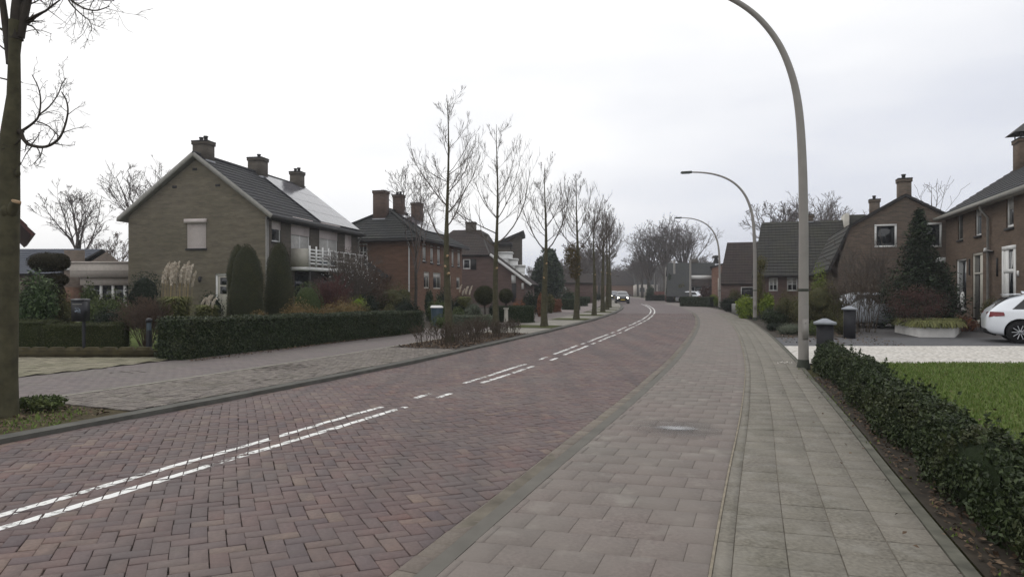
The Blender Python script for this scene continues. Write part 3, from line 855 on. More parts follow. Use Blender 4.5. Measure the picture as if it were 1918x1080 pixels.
class House:
    def __init__(s, name, label, cx, cy, ang, group=None, cat="house"):
        s.r = thing(name, label, cat, (cx, cy, 0), ang, group); s.a = ang; s.c = (cx, cy)
        s.open = {}
    def ray(s, px, py, axis, val):
        """photo pixel -> (coordinate along the wall, height) on the local plane axis=val"""
        ca, sa = math.cos(-s.a), math.sin(-s.a)
        o = (-s.c[0], -s.c[1]); d = ((px - 959) / F, 1.0)
        ol = (o[0] * ca - o[1] * sa, o[0] * sa + o[1] * ca); dl = (d[0] * ca - d[1] * sa, d[0] * sa + d[1] * ca)
        i = 0 if axis == 'x' else 1
        t = (val - ol[i]) / dl[i]
        return ol[1 - i] + dl[1 - i] * t, EYE + (HZ - py) / F * t
    def rect(s, x0, y0, x1, y1, axis, val=0.0):
        a, z1 = s.ray(x0, y0, axis, val); b, z2 = s.ray(x1, y1, axis, val)
        a2, z3 = s.ray(x0, y1, axis, val); b2, z4 = s.ray(x1, y0, axis, val)
        a, b = sorted((a, b)); return a, b, (z2 + z3) / 2, (z1 + z4) / 2
    def wall(s, mb, axis, val, a0, a1, z0, z1, holes, depth=.12, inward=1, m=0):
        """wall with openings as a grid of quads plus reveals; inward: sign of the direction into the house"""
        us = sorted({a0, a1, *[h[0] for h in holes], *[h[1] for h in holes]})
        zs = sorted({z0, z1, *[h[2] for h in holes], *[h[3] for h in holes]})
        us = [u for u in us if a0 - 1e-6 <= u <= a1 + 1e-6]; zs = [z for z in zs if z0 - 1e-6 <= z <= z1 + 1e-6]
        pt = (lambda u, z, q=0: (val + q * inward, u, z)) if axis == 'x' else (lambda u, z, q=0: (u, val + q * inward, z))
        for i in range(len(us) - 1):
            for j in range(len(zs) - 1):
                cu, cz = (us[i] + us[i + 1]) / 2, (zs[j] + zs[j + 1]) / 2
                if any(h[0] < cu < h[1] and h[2] < cz < h[3] for h in holes): continue
                q = [pt(us[i], zs[j]), pt(us[i + 1], zs[j]), pt(us[i + 1], zs[j + 1]), pt(us[i], zs[j + 1])]
                if (axis == 'x') == (inward > 0): q = q[::-1]
                mb.poly(q, m)
        for h in holes:
            c = [(h[0], h[2]), (h[1], h[2]), (h[1], h[3]), (h[0], h[3])]
            for k_ in range(4):
                a, b = c[k_], c[(k_ + 1) % 4]
                mb.poly([pt(a[0], a[1]), pt(b[0], b[1]), pt(b[0], b[1], depth), pt(a[0], a[1], depth)], m)
    def lbox(s, mb, axis, val, inward, a0, a1, z0, z1, d0, d1, m=0):
        """box on the wall plane, d = depth measured into the house (negative = proud)"""
        p, q = sorted((val + d0 * inward, val + d1 * inward))
        if axis == 'x': mb.box(p, a0, z0, q, a1, z1, m)
        else: mb.box(a0, p, z0, a1, q, z1, m)
    def window(s, axis, val, inward, h, frame, nu=1, nz=1, fw=.06, sill=None, glassm=None, shutter=0.0, box=False, label=None, curtain=0, name="window", fd=.04, lintel=None, pane_label=None):
        a0, a1, z0, z1 = h
        mb = MB(); B = lambda *q: s.lbox(mb, axis, val, inward, *q)
        B(a0, a1, z0, z0 + fw, fd, fd + .07); B(a0, a1, z1 - fw, z1, fd, fd + .07)
        B(a0, a0 + fw, z0 + fw, z1 - fw, fd, fd + .07); B(a1 - fw, a1, z0 + fw, z1 - fw, fd, fd + .07)
        for i in range(1, nu):
            u = a0 + (a1 - a0) * i / nu; B(u - fw * .4, u + fw * .4, z0 + fw, z1 - fw, fd + .003, fd + .06)
        for j in range(1, nz):
            z = z0 + (z1 - z0) * j / nz; B(a0 + fw, a1 - fw, z - fw * .4, z + fw * .4, fd + .006, fd + .055)
        w = mb.build(name, frame, s.r)
        if label: w["label"] = label
        g_ = MB(); s.lbox(g_, axis, val, inward, a0 + fw * .9, a1 - fw * .9, z0 + fw * .9, z1 - fw * .9, fd + .03, fd + .036)
        g_.build("pane", glassm or M_glass, w)
        if curtain:
            c_ = MB(); s.lbox(c_, axis, val, inward, a0 + fw, a1 - fw, z0 + fw + (z1 - z0) * (1 - curtain), z1 - fw, fd + .018, fd + .026)
            c_.build("blind", W_curt, w)
        if sill:
            b_ = MB(); s.lbox(b_, axis, val, inward, a0 - .05, a1 + .05, z0 - .09, z0 - .003, -.06, fd + .02); b_.build("sill", sill, w)
        if lintel:
            b_ = MB(); s.lbox(b_, axis, val, inward, a0 - .1, a1 + .1, z1 + .003, z1 + .16, -.02, .03); b_.build("lintel", lintel, w)
        if shutter:
            b_ = MB(); zt = z1 - (z1 - z0) * shutter
            n = max(3, int((z1 - zt) / .055))
            for i in range(n):
                za = zt + (z1 - zt) * i / n; zb_ = zt + (z1 - zt) * (i + 1) / n
                s.lbox(b_, axis, val, inward, a0 + .02, a1 - .02, za + .004, zb_ - .002, .004, .022)
            b_.build("shutter", W_shut, w)
        if box:
            b_ = MB(); s.lbox(b_, axis, val, inward, a0 - .06, a1 + .06, z1 - .02, z1 + .17, -.15, -.003); b_.build("shutter_box", W_shut, w)
        return w
    def roof(s, name, mat, planes, th=.10, course=.33, parent=None, edge=None, lift=.028):
        """each plane: eave left, eave right, ridge right, ridge left (seen from outside)"""
        mb = MB()
        for pl in planes:
            a, b, c, d = [np.array(p, float) for p in pl]
            nrm = np.cross(b - a, (c + d) / 2 - a); nrm /= np.linalg.norm(nrm)
            if nrm[2] < 0: nrm = -nrm
            L = np.linalg.norm((c + d) / 2 - (a + b) / 2); n = max(2, int(round(L / course)))
            for i in range(n):
                t0, t1 = i / n, (i + 1) / n
                l0, r0, l1, r1 = a + (d - a) * t0, b + (c - b) * t0, a + (d - a) * t1, b + (c - b) * t1
                up = nrm * lift
                mb.poly([l0 + up, r0 + up, r1 + nrm * .002, l1 + nrm * .002])
                mb.poly([l0 + nrm * .002, r0 + nrm * .002, r0 + up, l0 + up])
            lo = [p - nrm * th for p in (a, b, c, d)]
            mb.poly(lo[::-1], 1)
            P4 = [a, b, c, d]
            for i in range(4):
                if np.linalg.norm(P4[i] - P4[(i + 1) % 4]) < 1e-3: continue
                mb.poly([lo[i], lo[(i + 1) % 4], P4[(i + 1) % 4], P4[i]], 1)
        return mb.build(name, [mat, edge or W_dark], parent or s.r)
    def chimney(s, x, y, w, d, z0, z1, m, roof_, cap=True, pots=1, name="chimney", hood=False):
        mb = MB(); mb.box(x - w / 2, y - d / 2, z0, x + w / 2, y + d / 2, z1)
        mb.box(x - w / 2 - .04, y - d / 2 - .04, z1 - .14, x + w / 2 + .04, y + d / 2 + .04, z1 - .003)
        c = mb.build(name, m, roof_)
        mb = MB(); mb.box(x - w / 2 - .05, y - d / 2 - .05, z1, x + w / 2 + .05, y + d / 2 + .05, z1 + .06)
        mb.build("chimney_cap", W_dark, c)
        for i in range(pots):
            mb = MB(); px_ = x + (i - (pots - 1) / 2) * w * .5
            mb.lathe([(.0, z1 + .05), (.09, z1 + .06), (.085, z1 + .22), (.11, z1 + .24), (.11, z1 + .29), (.0, z1 + .30)], (px_, y + .1 * (-1) ** i, 0), 10)
            mb.build("chimney_pot", W_dark, c)
        mb = MB(); mb.box(x - w / 2 - .03, y - d / 2 - .03, z0, x + w / 2 + .03, y + d / 2 + .03, z0 + .55 * (z1 - z0) * .35); mb.build("flashing", M_lead, c)
        if hood:
            mb = MB(); mb.hull([(x - w / 2 - .25, y - d / 2 - .25, z1 + .28), (x + w / 2 + .25, y - d / 2 - .25, z1 + .28), (x + w / 2 + .25, y + d / 2 + .25, z1 + .28), (x - w / 2 - .25, y + d / 2 + .25, z1 + .28)],
                               [(x - .1, y - .1, z1 + .75), (x + .1, y - .1, z1 + .75), (x + .1, y + .1, z1 + .75), (x - .1, y + .1, z1 + .75)])
            for sx in (-1, 1):
                for sy in (-1, 1): mb.box(x + sx * w * .42 - .02, y + sy * d * .42 - .02, z1 + .062, x + sx * w * .42 + .02, y + sy * d * .42 + .02, z1 + .275)
            mb.build("chimney_hood", W_dark, c)
        return c
    def tubes(s, name, mat, pts, r, sides=8):
        mb = MB(); mb.tube(pts, r, sides); return mb.build(name, mat, s.r, smooth=True)

# ---------------- left: the olive gabled pair of houses
h = House("semi_detached_house", "tall olive brown brick gabled house with white shutters, solar panels and a balcony", -11.38, 31.0, -math.atan(.18))
WX, LY = 7.3, 10.4; EZ = 5.12; RZ = 7.85
win_g = h.rect(350, 417, 386, 465, 'y'); door_g = h.rect(403, 512, 446, 604, 'y'); door_g = (door_g[0], door_g[1], .1, door_g[3])
w1 = h.rect(509, 411, 526, 453, 'x'); w2 = h.rect(545, 416, 580, 500, 'x'); w3 = h.rect(598, 424, 632, 498, 'x'); w4 = h.rect(646, 437, 658.5, 472, 'x')
g1 = h.rect(552, 508, 583, 560, 'x'); g2 = h.rect(600, 508, 640, 560, 'x')
mb = MB()
h.wall(mb, 'y', 0, -WX, 0, 0, EZ, [win_g, door_g], inward=1, m=0)
h.wall(mb, 'x', 0, 0, LY, 0, EZ, [w1, w2, w3, w4, g1, g2], inward=-1, m=1)
mb.poly([(-WX, LY, 0), (0, LY, 0), (0, LY, EZ), (-WX / 2, LY, RZ - .1), (-WX, LY, EZ)]); mb.poly([(-WX, 0, 0), (-WX, LY, 0), (-WX, LY, EZ), (-WX, 0, EZ)])
mb.poly([(-WX, 0, EZ), (0, 0, EZ), (-WX / 2, 0, RZ - .1)])
mb.build("wall", [B_olive, B_grey], h.r)
mb = MB(); mb.box(-WX + .3, .35, .05, -.35, LY - .3, EZ - .1); mb.build("room_block", W_inside, h.r)
OV, OG = .35, .22
sl = (RZ - EZ) / (WX / 2)
ez = EZ - OV * sl + .12
rz = RZ + .12
rf = h.roof("roof", T_grey, [[(OV, -OG, ez), (OV, LY + OG, ez), (-WX / 2, LY + OG, rz), (-WX / 2, -OG, rz)],
                             [(-WX - OV, LY + OG, ez), (-WX - OV, -OG, ez), (-WX / 2, -OG, rz), (-WX / 2, LY + OG, rz)]], edge=W_grey)
mb = MB()          # barge boards along the gable
mb.bar((OV + .02, -OG - .03, ez - .06), (-WX / 2, -OG - .03, rz - .04), .05, .2); mb.bar((-WX - OV - .02, -OG - .03, ez - .06), (-WX / 2, -OG - .033, rz - .04), .05, .2)
mb.build("barge_board", W_grey, rf)
mb = MB(); mb.tube([(-WX / 2, -OG, rz + .03), (-WX / 2, LY + OG, rz + .03)], .09, 8); mb.build("ridge_tiles", T_grey, rf)
mb = MB(); mb.box(OV - .02, -OG, ez - .14, OV + .12, LY + OG, ez - .02); mb.build("gutter", W_dark, rf)
mb = MB(); mb.box(-WX - OV - .12, -OG, ez - .14, -WX - OV + .02, LY + OG, ez - .02); mb.build("gutter", W_grey, rf)
mb = MB(); mb.box(.003, 0, EZ - .32, OV - .02, LY, EZ - .16); mb.build("soffit", W_dark, rf)
h.chimney(-WX / 2, .55, .76, .6, RZ - .3, 8.62, B_grey, rf, pots=2)
h.chimney(-WX / 2, 5.3, .8, .7, RZ - .3, 8.75, B_grey, rf, pots=1)
h.chimney(-WX / 2 + .1, 9.5, .66, .6, RZ - .3, 8.72, B_grey, rf, pots=2)
# solar panels: 2 x 5 sheets on the road side slope
dx = OV + WX / 2
def slope(t, y, off): # t 0 eave..1 ridge
    nx, nz_ = sl / math.hypot(sl, 1), 1 / math.hypot(sl, 1)
    return (OV - dx * t + nx * off, y, ez + (rz - ez) * t + nz_ * off)
for i in range(5):
    for j in range(4):
        y0, y1 = 5.15 + i * 1.06, 5.15 + i * 1.06 + 1.04; t0, t1 = .06 + j * .225, .06 + j * .225 + .22
        if y1 > LY + .15: y1 = LY + .15
        mb = MB(); mb.hull([slope(t0, y0, .06), slope(t0, y1, .06), slope(t1, y1, .06), slope(t1, y0, .06)], [slope(t0, y0, .10), slope(t0, y1, .10), slope(t1, y1, .10), slope(t1, y0, .10)], 0)
        mb.build("solar_panel", [M_panel], rf)
h.window('y', 0, 1, win_g, W_shut, shutter=1.0, box=True, sill=W_dark)
# stable style back door with four little panes
w = h.window('y', 0, 1, door_g, W_white, nu=1, nz=1, fw=.09, glassm=W_cream, name="door", label="cream door with four dark panes")
for i in range(2):
    for j in range(2):
        a0 = door_g[0] + .2 + i * (door_g[1] - door_g[0] - .4) / 2 + .03; z0 = door_g[3] - .95 + j * .42; mb = MB()
        h.lbox(mb, 'y', 0, 1, a0, a0 + (door_g[1] - door_g[0] - .4) / 2 - .06, z0, z0 + .34, .05, .068); mb.build("pane", M_glass, w)
for (px, py) in ((365, 317), (327, 350), (408, 347)):
    a, z = h.ray(px, py, 'y', 0); mb = MB(); mb.box(a - .12, -.02, z - .06, a + .12, .02, z + .06); mb.build("vent", W_dark, h.r)
a, z = h.ray(379, 524, 'y', 0); mb = MB(); mb.bar((a, .0, z + .1), (a, -.18, z + .15), .03, .03); mb.lathe([(.0, z - .12), (.06, z - .1), (.09, z + .08), (.02, z + .16), (0, z + .17)], (a, -.2, 0), 8); mb.build("wall_lamp", W_dark, h.r)
h.window('x', 0, -1, w1, W_white, shutter=.45, box=True, sill=W_dark, nz=1)
h.window('x', 0, -1, w2, W_white, nu=2, shutter=.3, box=True, glassm=M_glassb, name="balcony_door", curtain=.9)
h.window('x', 0, -1, w3, W_white, nu=2, shutter=.33, box=True, glassm=M_glassb, name="balcony_door", curtain=.9)
h.window('x', 0, -1, w4, W_white, shutter=1.0, box=True)
h.window('x', 0, -1, g1, W_dark, nu=1, glassm=M_glass); h.window('x', 0, -1, g2, W_grey, nu=2, glassm=M_glass)
# balcony
y0 = h.ray(544, 500, 'x', 0)[0]; y1 = h.ray(659, 480, 'x', 0)[0]; bz = h.ray(544, 500, 'x', 0)[1]
mb = MB(); mb.box(.003, y0, bz - .16, 1.0, y1, bz); bal = mb.build("balcony", W_white, h.r)
mb = MB()
for k_ in range(5): mb.box(1.0 - .05, y0, bz + .14 + k_ * .17, 1.0, y0 + 2.1, bz + .22 + k_ * .17)
for yy in np.linspace(y0, y0 + 2.1, 4): mb.box(1.002, yy - .05, bz + .0, 1.05, yy + .05, bz + 1.05)
mb.build("slatted_railing", W_white, bal)
mb = MB()
for yy in np.linspace(y0 + 2.4, y1, 7): mb.box(.96, yy - .02, bz, 1.0, yy + .02, bz + .92)
mb.box(.95, y0 + 2.1, bz + .9, 1.01, y1, bz + .95); mb.box(.95, y0 + 2.1, bz + .4, 1.0, y1, bz + .44); mb.build("thin_railing", W_white, bal)
mb = MB(); mb.box(.01, y0 + .003, bz + .003, .95, y0 + .04, bz + .92); mb.build("side_screen", W_cream, bal)
for yy in (y0 + .3, y0 + 2.6, y1 - .3):
    mb = MB(); mb.box(.82, yy - .05, 0, .92, yy + .05, bz - .163); mb.build("balcony_post", W_dark, bal)
yp = h.ray(662, 440, 'x', 0)[0]
h.tubes("drainpipe", W_pipe, [(.3, LY - .1, ez - .15), (.1, LY - .1, ez - .5), (.07, LY - .1, .1)], .045)
mb = MB(); mb.box(-.02, .02, 0, .02, .12, EZ - .15); mb.box(-.06, -.035, 0, .0, -.002, EZ - .2); mb.build("corner_pipe", W_pipe, h.r)

# ---------------- left: warm red brick house with a hipped roof
h = House("hipped_roof_house", "warm red brick house with hipped dark roof and three chimneys beyond the olive house", -6.09, 43.0, -math.atan(.256))
LY, WX, EZ = 8.9, 6.8, 4.75
fw_ = [(791.5, 456, 798, 489), (806, 459, 811.6, 492), (819, 462, 824.5, 494.5), (834.5, 467, 840, 497), (846, 468, 850, 498), (857, 469, 862, 499)]
W = [h.rect(*q, 'x') for q in fw_]
lw = [(794, 509, 804.5, 540), (811.5, 510.5, 826, 541), (838, 516, 845, 540), (855, 519, 861.6, 541)]
LW = [h.rect(*q, 'x') for q in lw]
gw = h.rect(672, 456, 688, 488, 'y')
mb = MB(); h.wall(mb, 'x', 0, 0, LY, 0, EZ, W + LW, inward=-1); h.wall(mb, 'y', 0, -WX, 0, 0, EZ, [gw], inward=1)
mb.poly([(-WX, LY, 0), (0, LY, 0), (0, LY, EZ), (-WX, LY, EZ)]); mb.poly([(-WX, 0, 0), (-WX, LY, 0), (-WX, LY, EZ), (-WX, 0, EZ)])
mb.box(-.2, -.03, EZ - .36, .03, .0, EZ - .28); mb.box(-WX, -.03, EZ - .36, -.2, 0, EZ - .28); mb.box(0, 0, EZ - .36, .03, LY, EZ - .28)
mb.build("wall", B_red, h.r)
mb = MB(); mb.box(-WX + .3, .3, .05, -.3, LY - .3, EZ - .1); mb.build("room_block", W_inside, h.r)
for q in W: h.window('x', 0, -1, q, W_white, sill=W_dark, curtain=.9, fw=.05)
for q in LW: h.window('x', 0, -1, q, W_cream, fw=.08, curtain=.4, nu=2 if q[1] - q[0] > 1 else 1)
h.window('y', 0, 1, gw, W_white, nu=2, nz=2, fw=.08)
o = .38; E = EZ + .12; R = 7.15; yA, yB = 3.0, 6.3; xr = -WX / 2
rf = h.roof("roof", T_dark, [[(o, -o, E), (o, LY + o, E), (xr, yB, R), (xr, yA, R)],
                             [(-WX - o, -o, E), (o, -o, E), (xr, yA, R), (xr, yA, R)],
                             [(-WX - o, LY + o, E), (-WX - o, -o, E), (xr, yA, R), (xr, yB, R)],
                             [(o, LY + o, E), (-WX - o, LY + o, E), (xr, yB, R), (xr, yB, R)]], lift=.03)
mb = MB(); mb.box(-WX - o - .08, -o - .12, E - .2, o + .12, -o + .02, E - .05); mb.box(o - .02, -o + .025, E - .2, o + .12, LY + o, E - .05); mb.build("gutter", W_dark, rf)
mb = MB(); mb.tube([(o, -o, E + .06), (xr, yA, R + .06), (xr, yB, R + .06)], .09, 8); mb.tube([(-WX - o, -o, E + .06), (xr, yA, R + .06)], .09, 8); mb.build("ridge_tiles", T_dark, rf)
def slope2(t, y, off):
    L_ = math.hypot(R - E, o - xr); nx, nz_ = (R - E) / L_, (o - xr) / L_
    return (o + (xr - o) * t + nx * off, y, E + (R - E) * t + nz_ * off)
for i in range(4):
    for j in range(2):
        y0 = 3.3 + i * 1.2; t0 = .32 + j * .27
        if j == 1 and i == 3: continue
        mb = MB(); mb.hull([slope2(t0, y0, .07), slope2(t0, y0 + 1.16, .07), slope2(t0 + .26, y0 + 1.16, .07), slope2(t0 + .26, y0, .07)],
                           [slope2(t0, y0, .11), slope2(t0, y0 + 1.16, .11), slope2(t0 + .26, y0 + 1.16, .11), slope2(t0 + .26, y0, .11)]); mb.build("solar_panel", M_panel, rf)
B_chim = brickmat('sooty brown brick', (100, 78, 68), (86, 68, 62), (92, 82, 76))
h.chimney(-3.6, 2.2, .88, .7, 6.0, 8.3, B_chim, rf, pots=0)
h.chimney(-3.2, 4.3, .68, .6, 6.6, 8.3, B_chim, rf, pots=2)
h.chimney(-2.75, 6.6, .7, .7, 6.2, 8.0, B_chim, rf, pots=0, hood=False)
a, z = h.ray(767, 443, 'y', 0)
h.tubes("drainpipe", W_white, [(a, -.3, E - .2), (a, -.08, E - .45), (a, -.08, .1)], .05)
# lean-to porch
a1, _ = h.ray(705, 512, 'y', -2.0)
mb = MB(); mb.box(a1 - 3.6, -2.0, 0, a1 - .3, -.003, 2.3); mb.build("porch_wall", B_red, h.r)
h.roof("porch_roof", T_dark, [[(a1 + .1, -2.3, 2.35), (a1 + .1, 0, 2.35), (a1 - 1.9, 0, 3.6), (a1 - 1.9, -2.3, 3.6)], [(a1 - 3.9, 0, 2.35), (a1 - 3.9, -2.3, 2.35), (a1 - 1.9, -2.3, 3.6), (a1 - 1.9, 0, 3.6)]], th=.08)

# ---------------- left: purple brick house with the catslide roof
Y3 = 58.0
h = House("catslide_roof_house", "purple brown brick house with a long white edged roof sloping down to the right", X_(921, Y3), Y3, -.12)
def L3(px, py): a, z = h.ray(px, py, 'y', 0); return a, z
ax, az = L3(862, 478); bx, bz = L3(922, 480); cx, cz = L3(988, 530); tx, tz = L3(858, 430)
win = h.rect(867, 485, 881, 504, 'y')
mb = MB(); h.wall(mb, 'y', 0, ax - 3, 0, 0, az, [win], inward=1)
mb.poly([(0, 0, 0), (cx - .2, 0, 0), (cx - .2, 0, cz + .1), (0, 0, az)]); mb.poly([(cx - .2, 0, 0), (cx - .2, 9, 0), (cx - .2, 9, cz), (cx - .2, 0, cz)])
mb.build("wall", B_purple, h.r)
h.window('y', 0, 1, win, W_white, fw=.1)
mb = MB(); q = h.rect(882, 485, 892, 505, 'y'); mb.box(q[0], -.06, q[2], q[1], -.003, q[3]); mb.build("window_shutter", W_dark, h.r)
rt = h.roof("roof", T_brown, [[(ax - 3.4, -.3, az), (.15, -.3, az), (-1.9 + .2, 4.2, tz + .35), (ax - 1.5, 4.2, tz + .35)],
                              [(-.1, -.3, az + .12), (-.1, 9, az + .12), (-1.7, 9, tz + .35), (-1.7, 4.2, tz + .35)]], edge=W_dark)
h.roof("catslide_roof", T_brown, [[(cx + .3, -.3, cz - .1), (cx + .3, 9, cz - .1), (-.1, 9, az + .12), (-.1, -.3, az + .12)]], edge=W_dark)
mb = MB(); mb.bar((cx + .35, -.34, cz - .16), (-.1, -.34, az + .05), .06, .22); mb.build("verge_board", W_white, rt)
a, z = L3(945, 535); q = h.rect(958, 515, 966, 530, 'y'); mb = MB(); mb.box(q[0], -.04, q[2], q[1], -.003, q[3]); mb.build("white_panel", W_white, h.r)
q = h.rect(959, 531, 967, 552, 'y'); mb = MB(); mb.box(q[0], -.03, .5, q[1], -.004, q[3]); mb.build("door", W_dark, h.r)
q = h.rect(977, 530, 981, 541, 'y'); mb = MB(); mb.box(q[0], -.04, q[2], q[1], -.003, q[3]); mb.build("small_window", W_white, h.r)
h.chimney(L3(866, 430)[0], 4.2, .9, .8, tz - .2, L3(866, 420)[1] + .55, B_grey, rt, pots=0)
h.chimney(L3(889, 445)[0], 4.4, .85, .8, tz - 1.2, L3(889, 440)[1] + .35, B_grey, rt, pots=0)

Y4 = 66.0
h = House("modern_house", "modern house with a steep single pitch roof and stepped white boxes behind the catslide roof", X_(925, Y4), Y4, -.05)
def R4(x0, y0, x1, y1): return h.rect(x0, y0, x1, y1, 'y')
q = R4(925, 445, 975, 500); mb = MB()
zl, zr = Z_(458, Y4), Z_(437, Y4)
mb.hull([(q[0] - .4, 0, 0), (q[1], 0, 0), (q[1], 5, 0), (q[0] - .4, 5, 0)], [(q[0] - .4, 0, zl), (q[1], 0, zr), (q[1], 5, zr), (q[0] - .4, 5, zl)]); mb.build("wall", B_grey, h.r)
mb = MB(); A = R4(912, 460, 981, 433)
mb.hull([(A[0], -.5, Z_(464, Y4)), (A[1], -.5, Z_(438, Y4)), (A[1], 5.5, Z_(438, Y4)), (A[0], 5.5, Z_(464, Y4))], [(A[0], -.5, Z_(461, Y4)), (A[1], -.5, Z_(432, Y4)), (A[1], 5.5, Z_(432, Y4)), (A[0], 5.5, Z_(461, Y4))])
mb.build("roof", W_dark, h.r)
mb = MB(); A = R4(918, 462, 960, 456); mb.box(A[0], -2.2, A[2], A[1], -.02, A[3]); mb.build("flat_roof", W_dark, h.r)
mb = MB(); A = R4(924, 477, 956, 462); mb.box(A[0], -1.9, A[2], A[1], -.03, A[3] - .02); mb.build("upper_storey", B_grey, h.r)
for (x0, y0, x1, dp) in ((930, 477, 961, -2.6), (957, 489, 971, -2.9), (969, 501, 984, -3.2)):
    A = R4(x0, y0, x1, 530); mb = MB(); mb.box(A[0], dp, 0, A[1], dp + 2, A[3]); mb.box(A[0] - .08, dp - .08, A[3] + .003, A[1] + .08, dp + 2.05, A[3] + .14)
    mb.box(A[0] + .003, dp - .03, A[3] - .55, A[1] - .003, dp - .002, A[3] - .48)
    mb.build("white_box_bay", W_white, h.r)

# ---------------- right: the brown terrace nearest the camera
h = House("terraced_house", "brown brick terrace with tall narrow windows and a white front door behind the white car", 20.8, 32.0, -math.atan(.342))
EZ = 5.15; DX = 8.0; Y0 = -11.1
up = [h.rect(*q, 'x') for q in ((1794, 401, 1803.5, 449), (1826.5, 389, 1838, 441), (1884.5, 368, 1898.5, 426))]
lo = [h.rect(*q, 'x') for q in ((1791, 485, 1810, 580), (1821.5, 473, 1841, 600), (1878, 460, 1903, 614))]
lo[1] = (lo[1][0], lo[1][1], .15, lo[1][3]); lo[2] = (lo[2][0], lo[2][1], .15, lo[2][3])
mb = MB(); h.wall(mb, 'x', 0, Y0, 0, 0, EZ, up + lo, inward=1)
RZ = 7.95
mb.poly([(0, 0, 0), (DX, 0, 0), (DX, 0, EZ), (DX / 2, 0, RZ - .1), (0, 0, EZ)]); mb.poly([(0, Y0, 0), (DX, Y0, 0), (DX, Y0, EZ), (DX / 2, Y0, RZ - .1), (0, Y0, EZ)]); mb.poly([(DX, Y0, 0), (DX, 0, 0), (DX, 0, EZ), (DX, Y0, EZ)])
mb.build("wall", B_brown, h.r)
mb = MB(); mb.box(.35, Y0 + .3, .05, DX - .3, -.3, EZ - .1); mb.build("room_block", W_inside, h.r)
sl_ = (RZ - EZ) / (DX / 2); e_ = EZ + .08 - .35 * sl_
rf = h.roof("roof", T_grey, [[(-.35, .12, e_), (-.35, Y0 - .1, e_), (DX / 2, Y0 - .1, RZ), (DX / 2, .12, RZ)], [(DX + .35, Y0 - .1, e_), (DX + .35, .12, e_), (DX / 2, .12, RZ), (DX / 2, Y0 - .1, RZ)]], edge=W_dark)
mb = MB(); mb.box(-.5, Y0 - .1, e_ - .15, -.33, .15, e_ - .0); mb.build("gutter", W_grey, rf)
mb = MB(); mb.box(-.33, Y0, e_ - .12, -.003, 0, e_ - .06); mb.build("soffit", W_cream, rf)
c = h.chimney(2.9, -.95, .75, .8, 6.6, 8.3, B_brown, rf, pots=0, hood=True)
for i, q in enumerate(up):
    h.window('x', 0, 1, q, [W_grey, W_white, W_white][i], sill=W_dark, fw=[.05, .06, .1][i], fd=.05, glassm=[M_glass, M_glassb, M_glass][i], curtain=[0, .35, .5][i])
h.window('x', 0, 1, lo[0], W_white, fw=.07, fd=.05, sill=W_dark, curtain=0)
w = h.window('x', 0, 1, lo[1], W_cream, fw=.12, nz=1, fd=.03, name="door", label="grey framed door with glass")
mb = MB(); h.lbox(mb, 'x', 0, 1, lo[1][0] + .12, lo[1][1] - .12, lo[1][3] - .9, lo[1][3] - .82, .03, .09); h.lbox(mb, 'x', 0, 1, lo[1][0] + .12, lo[1][0] + .45, .15, lo[1][3] - .12, .035, .1); mb.build("door_rail", W_cream, w)
w = h.window('x', 0, 1, lo[2], W_white, fw=.16, nz=1, fd=-.03, name="door", label="white front door with long glass panes")
q = lo[2]; mb = MB(); h.lbox(mb, 'x', 0, 1, q[0] + .16, q[1] - .16, q[3] - 1.0, q[3] - .86, -.02, .05); h.lbox(mb, 'x', 0, 1, q[1] - .62, q[1] - .16, .15, q[3] - .16, -.015, .06); mb.build("door_rail", W_white, w)
# cushion like white ornament on the window sill
q = lo[0]; mb = MB(); ell = ico(2); v, f = ell; mb.add(v * np.array([.08, .26, .34]) + np.array([.07, (q[0] + q[1]) / 2 + .05, q[2] + .48]), f); mb.build("white_window_ornament", W_white, h.r, smooth=True)
y_, z_ = h.ray(1856, 372, 'x', 0); yb, zb = h.ray(1855, 551, 'x', 0)
h.tubes("drainpipe", W_pipe, [(-.38, y_, e_ - .12), (-.34, y_, e_ - .3), (-.09, y_ + .05, e_ - .62), (-.09, y_ + .05, .9)], .05)
mb = MB(); mb.box(-.16, y_ - .02, .82, -.02, y_ + .12, .9); mb.box(-.15, y_ - .35, 3.0, -.003, y_ + .4, 3.04); mb.build("pipe_bracket", W_dark, h.r)
a, z = h.ray(1859, 470, 'x', 0); mb = MB(); mb.bar((0, a, z), (-.22, a, z + .05), .03, .03); mb.lathe([(0, z - .02), (.07, z - .01), (.05, z + .12), (0, z + .13)], (-.24, a, 0), 8); mb.build("wall_lamp", W_white, h.r)
for px in (1817, 1869):
    a, z = h.ray(px, 500, 'x', 0); mb = MB(); mb.box(-.05, a - .03, z - .35, -.003, a + .03, z + .35); mb.build("wall_anchor", W_dark, h.r)
a, z = h.ray(1907.5, 512, 'x', 0); mb = MB(); mb.box(-.03, a - .08, z - .1, -.003, a + .08, z + .1); mb.build("number_plate", W_white, h.r)

# ---------------- right: gable house with the bell shaped roof
h = House("gambrel_roof_house", "mottled brick gable house with kinked tile roof, behind the dark conifer", 16.62, 34.0, -math.atan(.342))
LY = 8.2
prof = [(0, 0), (0, 2.85), (.55, 4.72), (3.0, 6.15), (5.45, 4.72), (6.0, 2.85), (6.0, 0)]
wa = h.rect(1638, 420, 1679.5, 463, 'y'); wb = h.rect(1722, 417.5, 1764, 463, 'y'); wc = h.rect(1752, 482, 1775, 492, 'y')
mb = MB(); h.wall(mb, 'y', 0, .55, 5.45, 0, 4.70, [wa, wb], inward=1)
mb.poly([(0, 0, 0), (.55, 0, 0), (.55, 0, 4.72), (0, 0, 2.85)]); mb.poly([(5.45, 0, 0), (6, 0, 0), (6, 0, 2.85), (5.45, 0, 4.72)]); mb.poly([(.55, 0, 4.70), (5.45, 0, 4.70), (3, 0, 6.13)])
